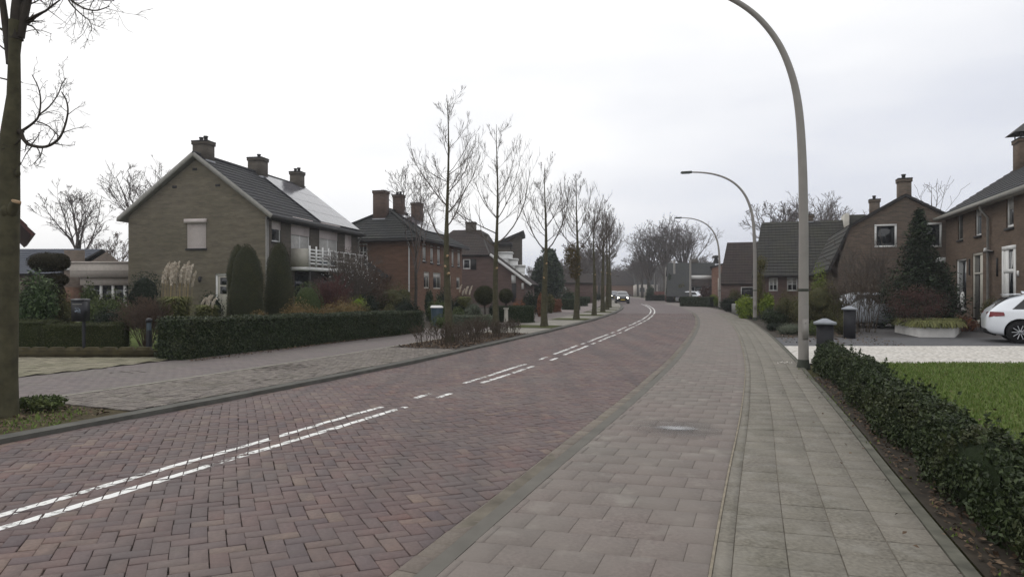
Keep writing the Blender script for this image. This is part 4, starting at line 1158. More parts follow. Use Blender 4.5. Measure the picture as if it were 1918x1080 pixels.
mb.poly([(x, LY, z) for x, z in prof]); mb.poly([(0, 0, 0), (0, LY, 0), (0, LY, 2.85), (0, 0, 2.85)]); mb.poly([(6, 0, 0), (6, LY, 0), (6, LY, 2.85), (6, 0, 2.85)])
mb.build("wall", B_mixed, h.r)
for q in (wa, wb): h.window('y', 0, 1, q, W_white, fw=.09, fd=-.02)
mb = MB(); mb.box(.3, .3, .05, 5.7, LY - .3, 2.8); mb.build("room_block", W_inside, h.r)
mb = MB(); mb.box(wc[0], -.05, wc[2], wc[1], -.003, wc[3]); mb.build("white_fascia", W_white, h.r)
rf = h.roof("roof", T_mossy, [[(-.5, LY + .2, 2.55), (-.5, -.15, 2.55), (.5, -.15, 4.78), (.5, LY + .2, 4.78)], [(.5, LY + .2, 4.80), (.5, -.15, 4.80), (3, -.15, 6.27), (3, LY + .2, 6.27)],
                              [(6.5, -.15, 2.55), (6.5, LY + .2, 2.55), (5.5, LY + .2, 4.78), (5.5, -.15, 4.78)], [(5.5, -.15, 4.80), (5.5, LY + .2, 4.80), (3, LY + .2, 6.27), (3, -.15, 6.27)]], lift=.03, course=.3)
mb = MB(); mb.box(-.66, -.1, 2.42, -.48, LY + .1, 2.54); mb.build("gutter", W_dark, rf)
h.chimney(3.05, .5, .55, .55, 5.5, 7.05, B_mixed, rf, pots=1)
h.chimney(2.95, 7.7, .5, .5, 5.7, 6.95, B_mixed, rf, pots=1)

# ---------------- right: long low house with the big dark roof
h = House("long_roof_house", "low house under a long dark tiled roof with two white sash windows", 15.95, 44.0, -.34)
LX = 8.6; EZ = 2.6
ws = [h.rect(*q, 'y') for q in ((1440, 520, 1457, 545), (1474, 519, 1494, 545))]
mb = MB(); h.wall(mb, 'y', 0, 0, LX, 0, EZ, ws, inward=1)
mb.poly([(0, 0, 0), (0, 8, 0), (0, 8, EZ), (.5, 4, 6.2), (0, 0, EZ)]); mb.poly([(LX, 0, 0), (LX, 8, 0), (LX, 8, EZ), (LX, 4, 6.2), (LX, 0, EZ)]); mb.poly([(0, 8, 0), (LX, 8, 0), (LX, 8, EZ), (0, 8, EZ)])
mb.build("wall", B_purple, h.r)
for q in ws: h.window('y', 0, 1, q, W_white, fw=.08, nz=2, nu=2, curtain=.5)
rf = h.roof("roof", T_mossy, [[(-.1, -.35, EZ - .1), (LX + .1, -.35, EZ - .1), (LX + .1, 4, 6.35), (.55, 4, 6.35)], [(LX + .1, 8.3, EZ), (-.1, 8.3, EZ), (.55, 4, 6.35), (LX + .1, 4, 6.35)]], lift=.035, course=.31)
mb = MB(); mb.box(-.1, -.5, EZ - .2, LX, -.34, EZ - .08); mb.build("gutter", W_dark, rf)
x_, z_ = h.ray(1584, 420, 'y', 3.4)
mb = MB(); mb.box(x_ - .12, 2.6, 5.0, x_ + .12, 4.8, h.ray(1580, 402, 'y', 3.4)[1]); mb.build("parapet", W_cream, rf)
mb = MB(); mb.box(x_ + .15, 3.3, 5.0, x_ + 1.2, 4.8, h.ray(1580, 403, 'y', 3.4)[1]); mb.build("rear_dormer", T_mossy, rf)
a, z = h.ray(1515, 420, 'y', 4); h.chimney(a, 4.0, .5, .5, 6.2, 6.75, B_mixed, rf, pots=0)

# ---------------- right: the smaller dark roof beyond it
h = House("steep_roof_house", "small brick house with steep dark roof left of the long roofed house", X_(1350, 56), 56.0, -.33)
mb = MB(); mb.box(0, 0, 0, 3.6, 7, 2.1); mb.poly([(0.01, 0, 2.1), (0.01, 7, 2.1), (.5, 3.5, 5.6)]); mb.build("wall", B_purple, h.r)
h.roof("roof", T_brown, [[(-.15, -.25, 2.05), (3.7, -.25, 2.05), (3.7, 3.5, 5.75), (.45, 3.5, 5.75)], [(3.7, 7.2, 2.05), (-.15, 7.2, 2.05), (.45, 3.5, 5.75), (3.7, 3.5, 5.75)]])
h.window('y', 0, 1, (1.6, 2.6, .9, 1.8), W_white, fd=-.03)

h = House("orange_brick_house", "narrow orange brick end wall with a cowled chimney left of the steep dark roof", X_(1333, 80), 80.0, -.3)
mb = MB(); mb.hull([(0, 0, 0), (1.3, 0, 0), (1.3, 7, 0), (0, 7, 0)], [(0, 0, 4.2), (1.3, 0, 4.6), (1.3, 7, 4.6), (0, 7, 4.2)]); w_ = mb.build("wall", brickmat("orange brick", (142, 100, 84), (128, 92, 78), (120, 104, 92)), h.r)
mb = MB(); mb.hull([(-.2, -.2, 4.21), (1.5, -.2, 4.62), (1.5, 7.2, 4.62), (-.2, 7.2, 4.21)], [(-.2, -.2, 4.4), (1.5, -.2, 4.8), (1.5, 7.2, 4.8), (-.2, 7.2, 4.4)]); rf = mb.build("roof", W_dark, h.r)
mb = MB(); mb.box(.2, 1, 4.81, .8, 1.6, 5.2); mb.lathe([(0, 5.2), (.25, 5.2), (.2, 5.45), (.5, 5.5), (.35, 5.75), (0, 5.8)], (.5, 1.3, 0), 10); mb.build("cowled_chimney", W_dark, rf)
mb = MB(); mb.box(.7, -.05, .8, 1.2, -.003, 3.0); mb.build("window", W_cream, h.r)

h = House("white_banded_house", "dark roofed house with a broad white band under its roof behind the white van", X_(1252, 88), 88.0, -.22)
w_ = X_(1335, 88) - X_(1252, 88)
zr, z1, z2, z3 = Z_(490, 88), Z_(514, 88), Z_(523, 88), Z_(536, 88)
xm = X_(1291, 88) - X_(1252, 88)
mb = MB(); mb.box(0, .5, 0, w_, 9, z1); mb.poly([(.02, -2.5, 0), (.02, 9, 0), (.02, 9, z1), (.02, 4, zr - .1), (.02, -2.5, .9)]); mb.build("wall", B_purple, h.r); ylo = -.1 - (z1 - .8) * 4.1 / (zr - z1)
h.roof("roof", T_dark, [[(xm, -.1, z1), (w_ + .3, -.1, z1), (w_ + .3, 4, zr), (xm, 4, zr)], [(-.3, ylo, .8), (xm - .01, ylo, .8), (xm - .01, 4, zr), (-.1, 4, zr)], [(w_ + .3, 9, z1), (-.3, 9, z1), (-.1, 4, zr), (w_ + .3, 4, zr)]])
mb = MB(); mb.box(xm + .02, -.15, z2, w_ + .2, .49, z1 - .12); mb.build("white_band", W_white, h.r)
h.roof("lower_roof", T_brown, [[(xm, -1.6, z3), (w_ + .2, -1.6, z3), (w_ + .2, -.1, z2 - .02), (xm, -.1, z2 - .02)]])
h.window('y', .5, 1, (xm - .3, xm + 2.2, 1.0, 2.0), W_white, nu=3, fd=-2.0)
mb = MB(); mb.hull([(1.0, 1.0, 2.6), (2.0, 1.0, 2.6), (2.0, 1.1, 3.3), (1.0, 1.1, 3.3)], [(1.0, .9, 2.6), (2.0, .9, 2.6), (2.0, 1.0, 3.3), (1.0, 1.0, 3.3)]); 
c_ = MB(); c_.box(xm + .1, 3.8, zr - .3, xm + 1.2, 4.6, zr + .55); c_.build("chimney", B_grey, h.r)
c_ = MB(); c_.hull([(1.2, 1.05, 2.85), (1.9, 1.05, 2.85), (1.9, 1.5, 3.5), (1.2, 1.5, 3.5)], [(1.2, .95, 2.95), (1.9, .95, 2.95), (1.9, 1.4, 3.6), (1.2, 1.4, 3.6)]); c_.build("skylight", W_white, h.r)

# ---------------- far houses
h = House("distant_brown_house", "low brown roofed house behind the round dark evergreen", X_(1025, 78), 78.0, -.05)
mb = MB(); mb.box(0, 0, 0, 5.4, 7, 2.5); mb.build("wall", B_purple, h.r)
h.roof("roof", T_brown, [[(-.3, -.3, 2.4), (5.7, -.3, 2.4), (5.7, 3.5, Z_(512, 78)), (-.3, 3.5, Z_(512, 78))], [(5.7, 7.3, 2.4), (-.3, 7.3, 2.4), (-.3, 3.5, Z_(512, 78)), (5.7, 3.5, Z_(512, 78))]])
h.window('y', 0, 1, (1, 2.2, .9, 1.9), W_white, fd=-.03)
mb = MB(); mb.tube([(1.1, 3.4, 3.4), (1.1, 3.4, 4.3)], .12, 8); mb.build("flue", W_pipe, h.r)
h = House("far_white_house", "small pale house with white gate far off on the right of the bend", X_(1192, 190), 190.0, 0)
mb = MB(); mb.box(0, 0, 0, 6, 6, 3.2); mb.hull([(0, 0, 3.2), (6, 0, 3.2), (6, 6, 3.2), (0, 6, 3.2)], [(0, 2.9, 5.6), (6, 2.9, 5.6), (6, 3.1, 5.6), (0, 3.1, 5.6)], 1); mb.build("wall", [M_render, T_dark], h.r)
h.window('y', 0, 1, (.8, 2.4, 1, 2.4), W_white, fd=-.05); h.window('y', 0, 1, (3.6, 5.2, 1, 2.4), W_white, fd=-.05)
h = House("far_gabled_house", "dark roofed house half hidden by bare trees at the end of the road", X_(1120, 170), 170.0, 0)
mb = MB(); mb.box(0, 0, 0, 9, 8, 3.0); mb.build("wall", B_red, h.r)
h.roof("roof", T_brown, [[(-.3, -.3, 2.9), (9.3, -.3, 2.9), (9.3, 4, 6.6), (-.3, 4, 6.6)], [(9.3, 8.3, 2.9), (-.3, 8.3, 2.9), (-.3, 4, 6.6), (9.3, 4, 6.6)]])
h = House("far_pointed_house", "distant dark pointed roof beyond the bend of the road", X_(1160, 230), 230.0, 0)
mb = MB(); mb.box(0, 0, 0, 9, 8, 3.0); mb.build("wall", B_purple, h.r)
h.roof("roof", T_dark, [[(-.3, -.3, 2.9), (-.3, 8.3, 2.9), (4.5, 4.1, 9.5), (4.5, 4.0, 9.5)], [(9.3, -.3, 2.9), (-.3, -.3, 2.9), (4.5, 4.0, 9.5), (4.5, 4.0, 9.5)], [(9.3, 8.3, 2.9), (9.3, -.3, 2.9), (4.5, 4.0, 9.5), (4.5, 4.1, 9.5)]])

# ---------------- far left
h = House("slate_roof_house", "low house with a bluish slate roof behind the cloud pruned tree", X_(20, 40), 40.0, 0)
x1 = X_(134, 40) - X_(20, 40)
mb = MB(); mb.box(-3, 0, 0, x1, 7, 2.5); mb.hull([(x1 - .01, 0, 2.5), (x1, 0, 2.5), (x1, 7, 2.5), (x1 - .01, 7, 2.5)], [(x1 - .01, 3.4, 4.0), (x1, 3.4, 4.0), (x1, 3.6, 4.0), (x1 - .01, 3.6, 4.0)]); mb.build("wall", B_mixed, h.r)
T_slate = tilemat("bluish slate", (84, 88, 98), (74, 78, 88), amt=.1)
h.roof("roof", T_slate, [[(-3.2, -.3, 2.5), (x1 - .6, -.3, 2.5), (x1 - .3, 3.5, Z_(466, 43.5)), (-3.2, 3.5, Z_(466, 43.5))], [(x1, 7.3, 2.4), (-3.2, 7.3, 2.4), (-3.2, 3.5, Z_(466, 43.5)), (x1 - .3, 3.5, Z_(466, 43.5))]])
q = h.rect(122, 484, 134, 506, 'y'); mb = MB(); mb.box(q[0], -.1, 0, q[1] + .8, -.003, q[3] + .5); mb.build("gable_bay", B_mixed, h.r)
h.window('y', -.1, 1, q, W_white, fd=-.04, fw=.12)

h = House("flat_roofed_annex", "single storey white annex with flat roof left of the olive brick gable", X_(150, 38), 38.0, 0, cat="annex")
x1 = X_(252, 38) - X_(150, 38)
za, zb_, zc, zd = Z_(490, 38), Z_(519, 38), Z_(534, 38), Z_(548, 38)
mb = MB(); mb.box(0, 0, 0, x1, 6, zd - .6); mb.box(0, 0, zc, x1, 6, zb_ - .02); mb.box(0, .3, zd - .6, .35, 6, zc); mb.build("wall", M_render, h.r)
mb = MB(); mb.box(-.35, -.35, zb_, x1, 6.2, za - .1); mb.box(-.42, -.42, za - .1, x1, 6.3, za); mb.box(-.37, -.37, zb_ + .35, x1, -.35, zb_ + .38); mb.build("roof", M_render, h.r)
mb = MB(); mb.box(.4, .2, zd - .6, x1, .25, zc); mb.build("window_band", M_glass, h.r)
mb = MB()
for t_ in (.36, .58, .8, .99): mb.box(x1 * t_ - .07, .1, zd - .6, x1 * t_ + .07, .19, zc)
mb.build("window_posts", W_white, h.r)
mb = MB(); mb.box(-.9, -.5, 0, -.05, 1, zc - .1); mb.build("side_wall", B_red, h.r)

h = House("cottage", "corner of a house with dark red eaves at the left behind the big trunk", X_(36, 22), 22.0, .66)
zt = Z_(390, 22); ze = Z_(438, 22)
mb = MB(); mb.box(-6, .2, 0, -.1, 7, ze - .1); mb.poly([(-6, .2, ze - .1), (-.1, .2, ze - .1), (-1.2, .2, ze + 1.5), (-6, .2, ze + 1.5)]); mb.build("wall", B_red, h.r)
h.roof("roof", T_brown, [[(.42, -.1, ze), (.42, 7.4, ze), (-1.1, 7.4, ze + 1.9), (-1.1, -.1, ze + 1.9)], [(-6.4, 7.4, ze + 1.5), (-6.4, -.1, ze + 1.5), (-1.1, -.1, ze + 1.9), (-1.1, 7.4, ze + 1.9)]], edge=plain("dark red verge", (74, 44, 40), .6))

# ============================================================ TREES AND PLANTS
M_bark = plain("mossy street tree bark", (70, 67, 50), .95, var=.35, scale=7, bump=.8)
M_barkdark = plain("dark wet bark", (58, 53, 47), .95, var=.35, scale=6, bump=.8)
M_twig = plain("grey brown twigs", (88, 80, 74), .9, var=.2)
M_twigfar = plain("far tree twigs", (92, 84, 80), .9, var=.2)
M_twigred = plain("reddish brown twigs", (88, 72, 62), .9, var=.2)
M_twigdark = plain("dark thin twigs", (76, 66, 56), .9, var=.2)
M_cut = plain("pale sawn wood", (158, 134, 104), .8, var=.1)

def trunk_mb(pts, rads, sides=12, flare=True, mb=None, seed=0):
    mb = mb or MB(); mb.tube(pts, rads, sides); return mb
def vscale(o):
    return o

# ---- the big trunk by the kerb on the left
r = random.Random(11)
T1Y = 7.75
root = thing("street_tree", "big mossy trunk at the left edge with a drooping bare side branch", "tree", (X_(13, T1Y), T1Y, .04), 0, "bare street trees along the left kerb")
ox, oy = root.location.x, root.location.y
def tp(px, py, dy=0.0): return (X_(px, T1Y + dy) - ox, dy, Z_(py, T1Y + dy) - .04)
mb = MB()
tr = [(13, 790, 23), (13, 760, 20), (14, 700, 17.5), (15, 600, 17.5), (16, 480, 18), (17, 380, 18.5), (17, 300, 18), (20, 250, 17), (26, 180, 12), (27, 100, 10), (29, 60, 12), (31, 40, 13)]
mb.tube([tp(a, b) for a, b, c in tr], [c * .95 * T1Y / F for a, b, c in tr], 16)
for (a, b, w, dy) in ((2, 290, 7, -.02), (32, 305, 6, .02), (10, 395, 8, -.08), (33, 325, 5, -.02), (8, 270, 8, .0)):
    v, f = ico(2); c = np.array(tp(a, b, dy)); mb.add(v * np.array([w, w, w * 1.5]) * T1Y / F + c, f)
mb.tube([tp(20, 402, -.03), tp(26, 388, -.08), tp(30, 377, -.1)], [.06, .055, .052], 10, cap=False)
tk = mb.build("trunk", M_bark, root, smooth=True)
mb = MB(); mb.tube([tp(30, 379, -.1), tp(31, 375.5, -.102)], [.051, .046], 12); mb.build("sawn_stub", M_cut, tk)
S = Segs(); mb = MB()
def limb(path, r0, r1, n_tw, tl, dy0=0.0, dy1=0.0, lev=(3, 2)):
    n = len(path); pts = [tp(a, b, dy0 + (dy1 - dy0) * i / (n - 1)) for i, (a, b) in enumerate(path)]
    P_ = [Vector(p) for p in pts]; fine = []
    for i in range(n - 1):       # catmull-rom
        p0, p1, p2, p3 = P_[max(i - 1, 0)], P_[i], P_[i + 1], P_[min(i + 2, n - 1)]
        for k_ in range(5):
            t_ = k_ / 5; fine.append(.5 * ((2 * p1) + (p2 - p0) * t_ + (2 * p0 - 5 * p1 + 4 * p2 - p3) * t_ * t_ + (3 * p1 - p0 - 3 * p2 + p3) * t_ ** 3))
    fine.append(P_[-1]); m_ = len(fine); rs = [r0 + (r1 - r0) * (i / (m_ - 1)) ** .7 for i in range(m_)]
    mb.tube(fine, rs, 7)
    for k_ in range(n_tw):
        i = int(m_ * (0.15 + .83 * (k_ + r.random()) / n_tw)); i = min(max(i, 1), m_ - 2)
        d = (fine[i + 1] - fine[i]).normalized(); sgn = 1 if k_ % 2 else -1
        side = Vector((-d.z, r.uniform(-.35, .35), d.x)) * sgn
        dd = d * .75 + side * .8
        grow(S, tuple(fine[i]), tuple(dd), tl * r.uniform(.5, 1.2), max(.0035, rs[i] * .5), 0, r, up=.02, wob=.16, spread=.75, kids=lev, ratio=.55, nseg=4, rmin=.0019)
limb([(33, 246), (44, 246), (38, 244)], .02, .018, 0, .1)
limb([(30, 250), (38, 247), (45, 262), (58, 272), (85, 275), (108, 262), (120, 240), (127, 210), (124, 188), (115, 172)], .030, .006, 15, .24, 0, -.15)
limb([(40, 246), (60, 232), (72, 218), (76, 190), (72, 165), (60, 140)], .018, .005, 9, .2, 0, .2)
limb([(72, 216), (92, 200), (108, 178), (116, 158), (124, 146)], .010, .004, 8, .2, .05, -.1)
limb([(70, 228), (90, 236), (110, 255)], .008, .006, 5, .22, .05, .0)
limb([(60, 274), (48, 290), (38, 310)], .008, .003, 4, .15, 0, -.1)
limb([(80, 276), (76, 292), (64, 308), (84, 314)], .007, .003, 4, .12, -.05, -.1)
limb([(20, 120), (12, 60), (4, 0), (-4, -60)], .05, .03, 4, .5)
limb([(30, 75), (31, 20), (38, -50), (36, -150)], .075, .05, 6, .7)
limb([(37, 70), (48, 20), (62, -40), (80, -120)], .05, .03, 6, .7)
limb([(36, 60), (42, 15), (52, -5), (58, -12)], .03, .02, 3, .4)
limb([(75, -120), (100, -60), (125, -10), (150, 12), (178, 20), (205, 12)], .022, .005, 14, .4, -.2, -.4)
limb([(110, -50), (128, 0), (150, 25), (168, 40), (172, 58)], .012, .004, 9, .3, -.2, -.2)
limb([(130, -40), (165, -10), (190, 0), (214, 2)], .010, .004, 8, .3, -.2, -.5)
limb([(46, 60), (64, 56), (80, 58), (97, 64)], .006, .003, 3, .1); limb([(38, 38), (60, 38), (78, 44)], .005, .003, 2, .1)
limb([(18, 99), (8, 92), (-2, 84)], .012, .008, 2, .2); limb([(16, 150), (8, 148), (-5, 145)], .010, .008, 0, .2); limb([(8, 262), (2, 254), (-10, 246)], .014, .01, 0, .2)
S.into(mb, 3); mb.build("crown", M_barkdark, root)

# ---- the row of bare street trees
def street_tree(loc, H, label, seed, main, lead_lean=0.0, rb=.125, forkz=None, twl=.62, cuts=(), dens=1.35, group="bare street trees along the left kerb", sides=3, rmin=.0034, kids=(7, 4)):
    root = thing("street_tree", label, "tree", loc, 0, group); r = random.Random(seed)
    mb = MB(); n = 14; pts = []; rad = []
    for i in range(n + 1):
        t_ = i / n; z = H * t_
        pts.append((lead_lean * t_ + .04 * math.sin(t_ * 7 + seed) * (t_ < .95), .03 * math.sin(t_ * 5 + seed * 2), z))
        rr = rb * ((1 - t_) ** 1.15 * (.82 if t_ > .45 else 1.0)) + .008
        if i == 0: rr = rb * 1.35
        if forkz and z > forkz: rr *= .72
        if i == n: rr = .006
        rad.append(rr)
    pts.insert(1, (pts[0][0], pts[0][1], .18)); rad.insert(1, rb * 1.08)
    mb.tube(pts, rad, 9); mb.build("trunk", M_bark, root, smooth=True)
    def at(z):
        for i in range(len(pts) - 1):
            if pts[i + 1][2] >= z:
                t_ = (z - pts[i][2]) / (pts[i + 1][2] - pts[i][2]); return tuple(pts[i][k_] + (pts[i + 1][k_] - pts[i][k_]) * t_ for k_ in (0, 1, 2)), rad[i]
        return pts[-1], rad[-1]
    S = Segs()
    for (z, dx, dy, L, up) in main:
        p, rr = at(z); grow(S, p, (dx, dy, .55), L, rr * .40, 0, r, up=up, wob=.06, spread=.6, kids=(kids[0] + 3,) + kids[1:], ratio=.44, nseg=7, rmin=rmin, start=.2, taper=.25)
    nn = int(11 * dens)
    for i in range(nn):
        z = H * (.52 + .46 * i / nn); p, rr = at(z); a = i * 2.4 + r.uniform(-.4, .4); t_ = (z / H - .5) / .5
        grow(S, p, (math.cos(a), math.sin(a), .7), (1.35 - .8 * t_) * twl * 1.6 * r.uniform(.7, 1.2), max(rmin, rr * .30), 0, r, up=.15, wob=.08, spread=.6, kids=kids, ratio=.5, nseg=6, rmin=rmin, start=.2)
    for (z0, dz) in ((1.0, 0),):
        for k_ in range(5):
            z = r.uniform(.4, H * .45); p, rr = at(z); a = r.uniform(0, 6.28)
            grow(S, p, (math.cos(a), math.sin(a), .4), .25, rmin, 0, r, up=.05, kids=(2,), nseg=3, rmin=rmin * .8)
    mz = max(q[2] for q in S.b); root.scale = (1, 1, min(1, (H + .1) / mz))
    m2 = MB(); S.into(m2, sides); m2.build("crown", M_twig, root)
    for (z, sx) in cuts:
        p, rr = at(z); m3 = MB(); m3.tube([(p[0] + sx * rr * .6, p[1] - rr * .7, z - .03), (p[0] + sx * (rr + .03), p[1] - rr - .02, z)], [.034, .030], 8); m3.tube([(p[0] + sx * (rr + .029), p[1] - rr - .019, z), (p[0] + sx * (rr + .031), p[1] - rr - .021, z + .001)], [.029, .029], 8)
        m3.build("sawn_stub", M_cut, root)
    return root
x, y = X_(840, 18.6), 18.6
street_tree((x, y, .04), 7.1, "tall bare street tree in the twiggy bed, in front of the red house", 21,
            [(2.9, -.8, .2, 1.5, .12), (3.7, .7, -.3, 2.0, .2), (3.9, -.7, .4, 2.2, .2), (4.3, .6, .5, 2.1, .22), (4.6, -1.2, -.2, 1.1, .05), (4.8, .9, .0, 1.2, .12), (3.3, .4, .8, 1.8, .2)], rb=.115, cuts=((2.2, -.3), (2.5, .4), (2.0, .6)), lead_lean=-.05)
x, y = X_(930, 22.6), 22.6
street_tree((x, y, .04), 7.3, "bare street tree with long forked limbs, in front of the ball topiaries", 22,
            [(3.0, -.9, .1, 3.0, .12), (3.1, .75, .1, 3.1, .20), (4.0, -.6, .5, 2.4, .2), (4.0, .5, -.6, 2.4, .22), (3.5, -1.3, -.4, 2.2, .02), (4.8, .6, .3, 2.0, .2)], rb=.11, cuts=((2.3, .5),))
def tloc(i): x, y = G(TREE_Y[i][0], TREE_Y[i][1], .05); return (x, y, .04)
street_tree(tloc(0), 6.9, "bare street tree on the first grass square in front of the round evergreen", 23, [(3.2, -.7, .2, 2.6, .2), (3.2, .7, .1, 2.9, .2), (4.0, -.5, .5, 2.0, .2), (4.2, .6, -.4, 2.0, .2)], rb=.14, cuts=((2.7, .3), (2.1, -.5)), rmin=.0045)
t5 = street_tree(tloc(1), 7.4, "bare street tree with a brown ivy clump at its fork, on the second grass square", 24, [(3.5, -.8, .2, 3.0, .14), (3.5, .7, .1, 3.2, .2), (4.2, -.6, .5, 2.4, .2), (4.4, .5, -.4, 2.4, .2), (4.9, -.6, .2, 2.0, .2)], rb=.15, cuts=((2.7, .4), (2.3, .4)), rmin=.005, dens=1.6)
mb = MB(); nrt = np.random.default_rng(5)
ell_foliage(mb, [(-.25, 0, 3.2, .42, .42, .62), (-.1, 0, 2.5, .3, .3, .5)], 1800, .10, nrt, core=0, rough=.2, fluff=(-.5, .1)); mb.build("ivy_clump", leafmat("brown ivy", (92, 78, 48), (72, 66, 42), (84, 64, 44)), t5, uv=False)
labs = ["bare street tree on the third grass square", "bare street tree, fourth of those on grass squares", "slim bare street tree, fifth of those on grass squares", "slim bare street tree at the far end of the kerb row"]
first = None
for i in range(2, 6):
    if i == 2: first = street_tree(tloc(i), 6.6, labs[0], 25, [(3.3, -.6, .2, 2.3, .2), (3.3, .6, .1, 2.5, .2), (4.0, -.5, .5, 1.9, .2), (4.2, .6, -.4, 1.9, .2)], rb=.14, cuts=((2.5, .3),), rmin=.006, dens=1.6)
    else: copy_thing(first, tloc(i), i * 1.3, labs[i - 2], 1.0 + .03 * i)

# ---- big bare trees further off
def bare_tree(loc, H, W, label, seed, group=None, fork=.25, n=9, rb=.25, kids=(7, 5, 3), rmin=.012, up=.10, mat=None, name="bare_tree", sides=3, ratio=.5, lean=0):
    root = thing(name, label, "tree", loc, 0, group); r = random.Random(seed)
    mb = MB(); zf = H * fork; mb.tube([(0, 0, -.1), (0, 0, .3), (.05, 0, zf * .6), (lean * .3, .05, zf), (lean * .6 + .1, 0, H * .55)], [rb * 1.4, rb * 1.1, rb, rb * .85, rb * .4], 8); mb.build("trunk", mat or M_barkdark, root, smooth=True)
    S = Segs()
    for i in range(n):
        a = i * 2.39996 + r.uniform(-.3, .3); z = zf * (.85 + .9 * i / n); sp = r.uniform(.35, .95) * W
        L = math.hypot(sp, (H - z) * .9) * r.uniform(.75, 1.0)
        grow(S, (lean * .3, 0, z), (math.cos(a) * sp, math.sin(a) * sp, (H - z) * .8), L, rb * .5, 0, r, up=up * .6, wob=.10, spread=.62, kids=kids, ratio=ratio, nseg=7, rmin=rmin, start=.25, taper=.2)
    mz = max(q[2] for q in S.b); S.a = [(p[0], p[1], p[2] * H / mz) for p in S.a]; S.b = [(p[0], p[1], p[2] * H / mz) for p in S.b]
    m2 = MB(); S.into(m2, sides); m2.build("crown", mat or M_twigfar, root); return root
bare_tree((X_(145, 48), 48, 0), Z_(338, 48), 2.0, "bare tree with a domed crown behind the white annex", 31, rb=.2, fork=.38, rmin=.012, n=8)
bare_tree((X_(205, 62), 62, 0), Z_(435, 62), 3.4, "small reddish bare tree low behind the white annex roof", 32, rb=.15, rmin=.015, mat=M_twigred)
bare_tree((X_(278, 50), 50, 0), Z_(290, 50), 3.2, "bare tree crown rising behind the olive brick gable", 33, rb=.25, rmin=.013)
bare_tree((X_(778, 41.5), 41.5, 0), Z_(308, 41.5), 1.6, "slender bare tree in front of the hipped roof's last chimney", 34, rb=.09, rmin=.009, fork=.3, n=6)
BG = "big bare trees beyond the bend"
b1 = bare_tree((X_(1215, 115), 115, 0), Z_(410, 115), 4.2, "leftmost of the big bare trees beyond the bend", 35, BG, rb=.34, rmin=.017, fork=.22, n=14, kids=(9, 5, 3), up=.12)
b2 = bare_tree((X_(1246, 112), 112, 0), Z_(398, 112), 4.0, "tallest big bare tree above the slanted pole", 36, BG, rb=.34, rmin=.017, fork=.25, n=14, kids=(9, 5, 3), up=.12)
b3 = bare_tree((X_(1282, 118), 118, 0), Z_(405, 118), 4.4, "rightmost of the big bare trees, above the white banded house", 37, BG, rb=.34, rmin=.017, fork=.25, n=14, kids=(9, 5, 3), up=.12)
bare_tree((X_(1462, 62), 62, 0), Z_(372, 62), 2.5, "bare round crowned tree behind the ridge of the long dark roof", 38, rb=.2, rmin=.017, fork=.45)
copy_thing(bpy.data.objects["bare_tree.004"], (X_(1528, 75), 75, 0), 2.0, "bare tree showing just right of the near lamp post over the long roof", .95)
for i, (px, Y, top, lab) in enumerate(((1632, 46, 372, "few bare upright twigs left of the gambrel house chimney"), (1745, 46, 335, "curled bare branch tips above the gambrel roof's right slope"), (1565, 52, 372, "thin bare sprigs above the long roof by the cream parapet"))):
    bare_tree((X_(px, Y), Y, 0), Z_(top, Y), 1.2, lab, 60 + i, rb=.08, rmin=.012, fork=.5, n=4, kids=(3, 2))
far = None
spots = [(1095, 120, 440), (1108, 150, 470), (1122, 135, 455), (1080, 100, 470), (1065, 130, 480), (1142, 190, 490), (1157, 240, 500), (1170, 260, 505), (1182, 210, 490), (1128, 230, 500), (1148, 300, 512), (1195, 170, 478), (1165, 330, 515), (1045, 110, 492), (1203, 140, 462), (960, 120, 492), (1000, 130, 500), (1008, 105, 492), (1180, 300, 510), (1310, 150, 470), (1205, 220, 485), (1215, 260, 500), (1228, 190, 480), (1237, 230, 495), (1250, 200, 490), (1265, 170, 480), (1190, 280, 500), (1175, 220, 495)]
for i, (px, Y, top) in enumerate(spots):
    Hh = Z_(top, Y); lab = "bare tree in the hazy far row at the end of the road"
    if far is None: far = bare_tree((X_(px, Y), Y, 0), 9.0, 3.0, lab, 40, "hazy distant bare trees", rb=.24, rmin=.03, n=10); far.scale = (Hh / 9,) * 3
    else: copy_thing(far, (X_(px, Y), Y, 0), i * 1.9, lab, Hh / 9)

# ---- leaf materials
LG_holly = leafmat("glossy dark hedge leaf", (54, 66, 38), (40, 50, 30), (74, 84, 52), .5, .35)
LG_priv = leafmat("dark privet leaf", (54, 64, 40), (42, 52, 34), (68, 78, 50), .5, .4)
LG_box = leafmat("clipped box leaf", (64, 68, 36), (50, 56, 30), (80, 84, 50), .6)
LG_yew = leafmat("clipped yew", (54, 56, 32), (43, 46, 28), (70, 68, 42), .7)
LG_rho = leafmat("rhododendron leaf", (64, 84, 46), (48, 64, 36), (104, 122, 78), .4, .5)
LG_dark = leafmat("dark evergreen leaf", (36, 46, 32), (30, 38, 28), (48, 58, 38), .6)
LG_mid = leafmat("mid green leaf", (78, 90, 50), (62, 72, 42), (98, 108, 66), .6)
LG_lime = leafmat("yellow green leaf", (118, 134, 40), (96, 116, 36), (136, 146, 62), .6)
LG_olive = leafmat("olive winter leaf", (86, 84, 52), (72, 72, 46), (102, 94, 62), .7)
LG_straw = leafmat("straw coloured heath", (116, 96, 62), (98, 84, 56), (132, 108, 72), .8)
LG_rust = leafmat("rusty beech leaf", (126, 82, 60), (108, 72, 54), (142, 96, 70), .8)
LG_red = leafmat("dark red leaf", (74, 50, 46), (62, 46, 42), (88, 60, 54), .7)
LG_greygr = leafmat("grey green leaf", (98, 104, 88), (82, 88, 74), (114, 120, 104), .7)
LG_con = leafmat("dark conifer needles", (50, 62, 44), (38, 50, 37), (66, 80, 58), .7)
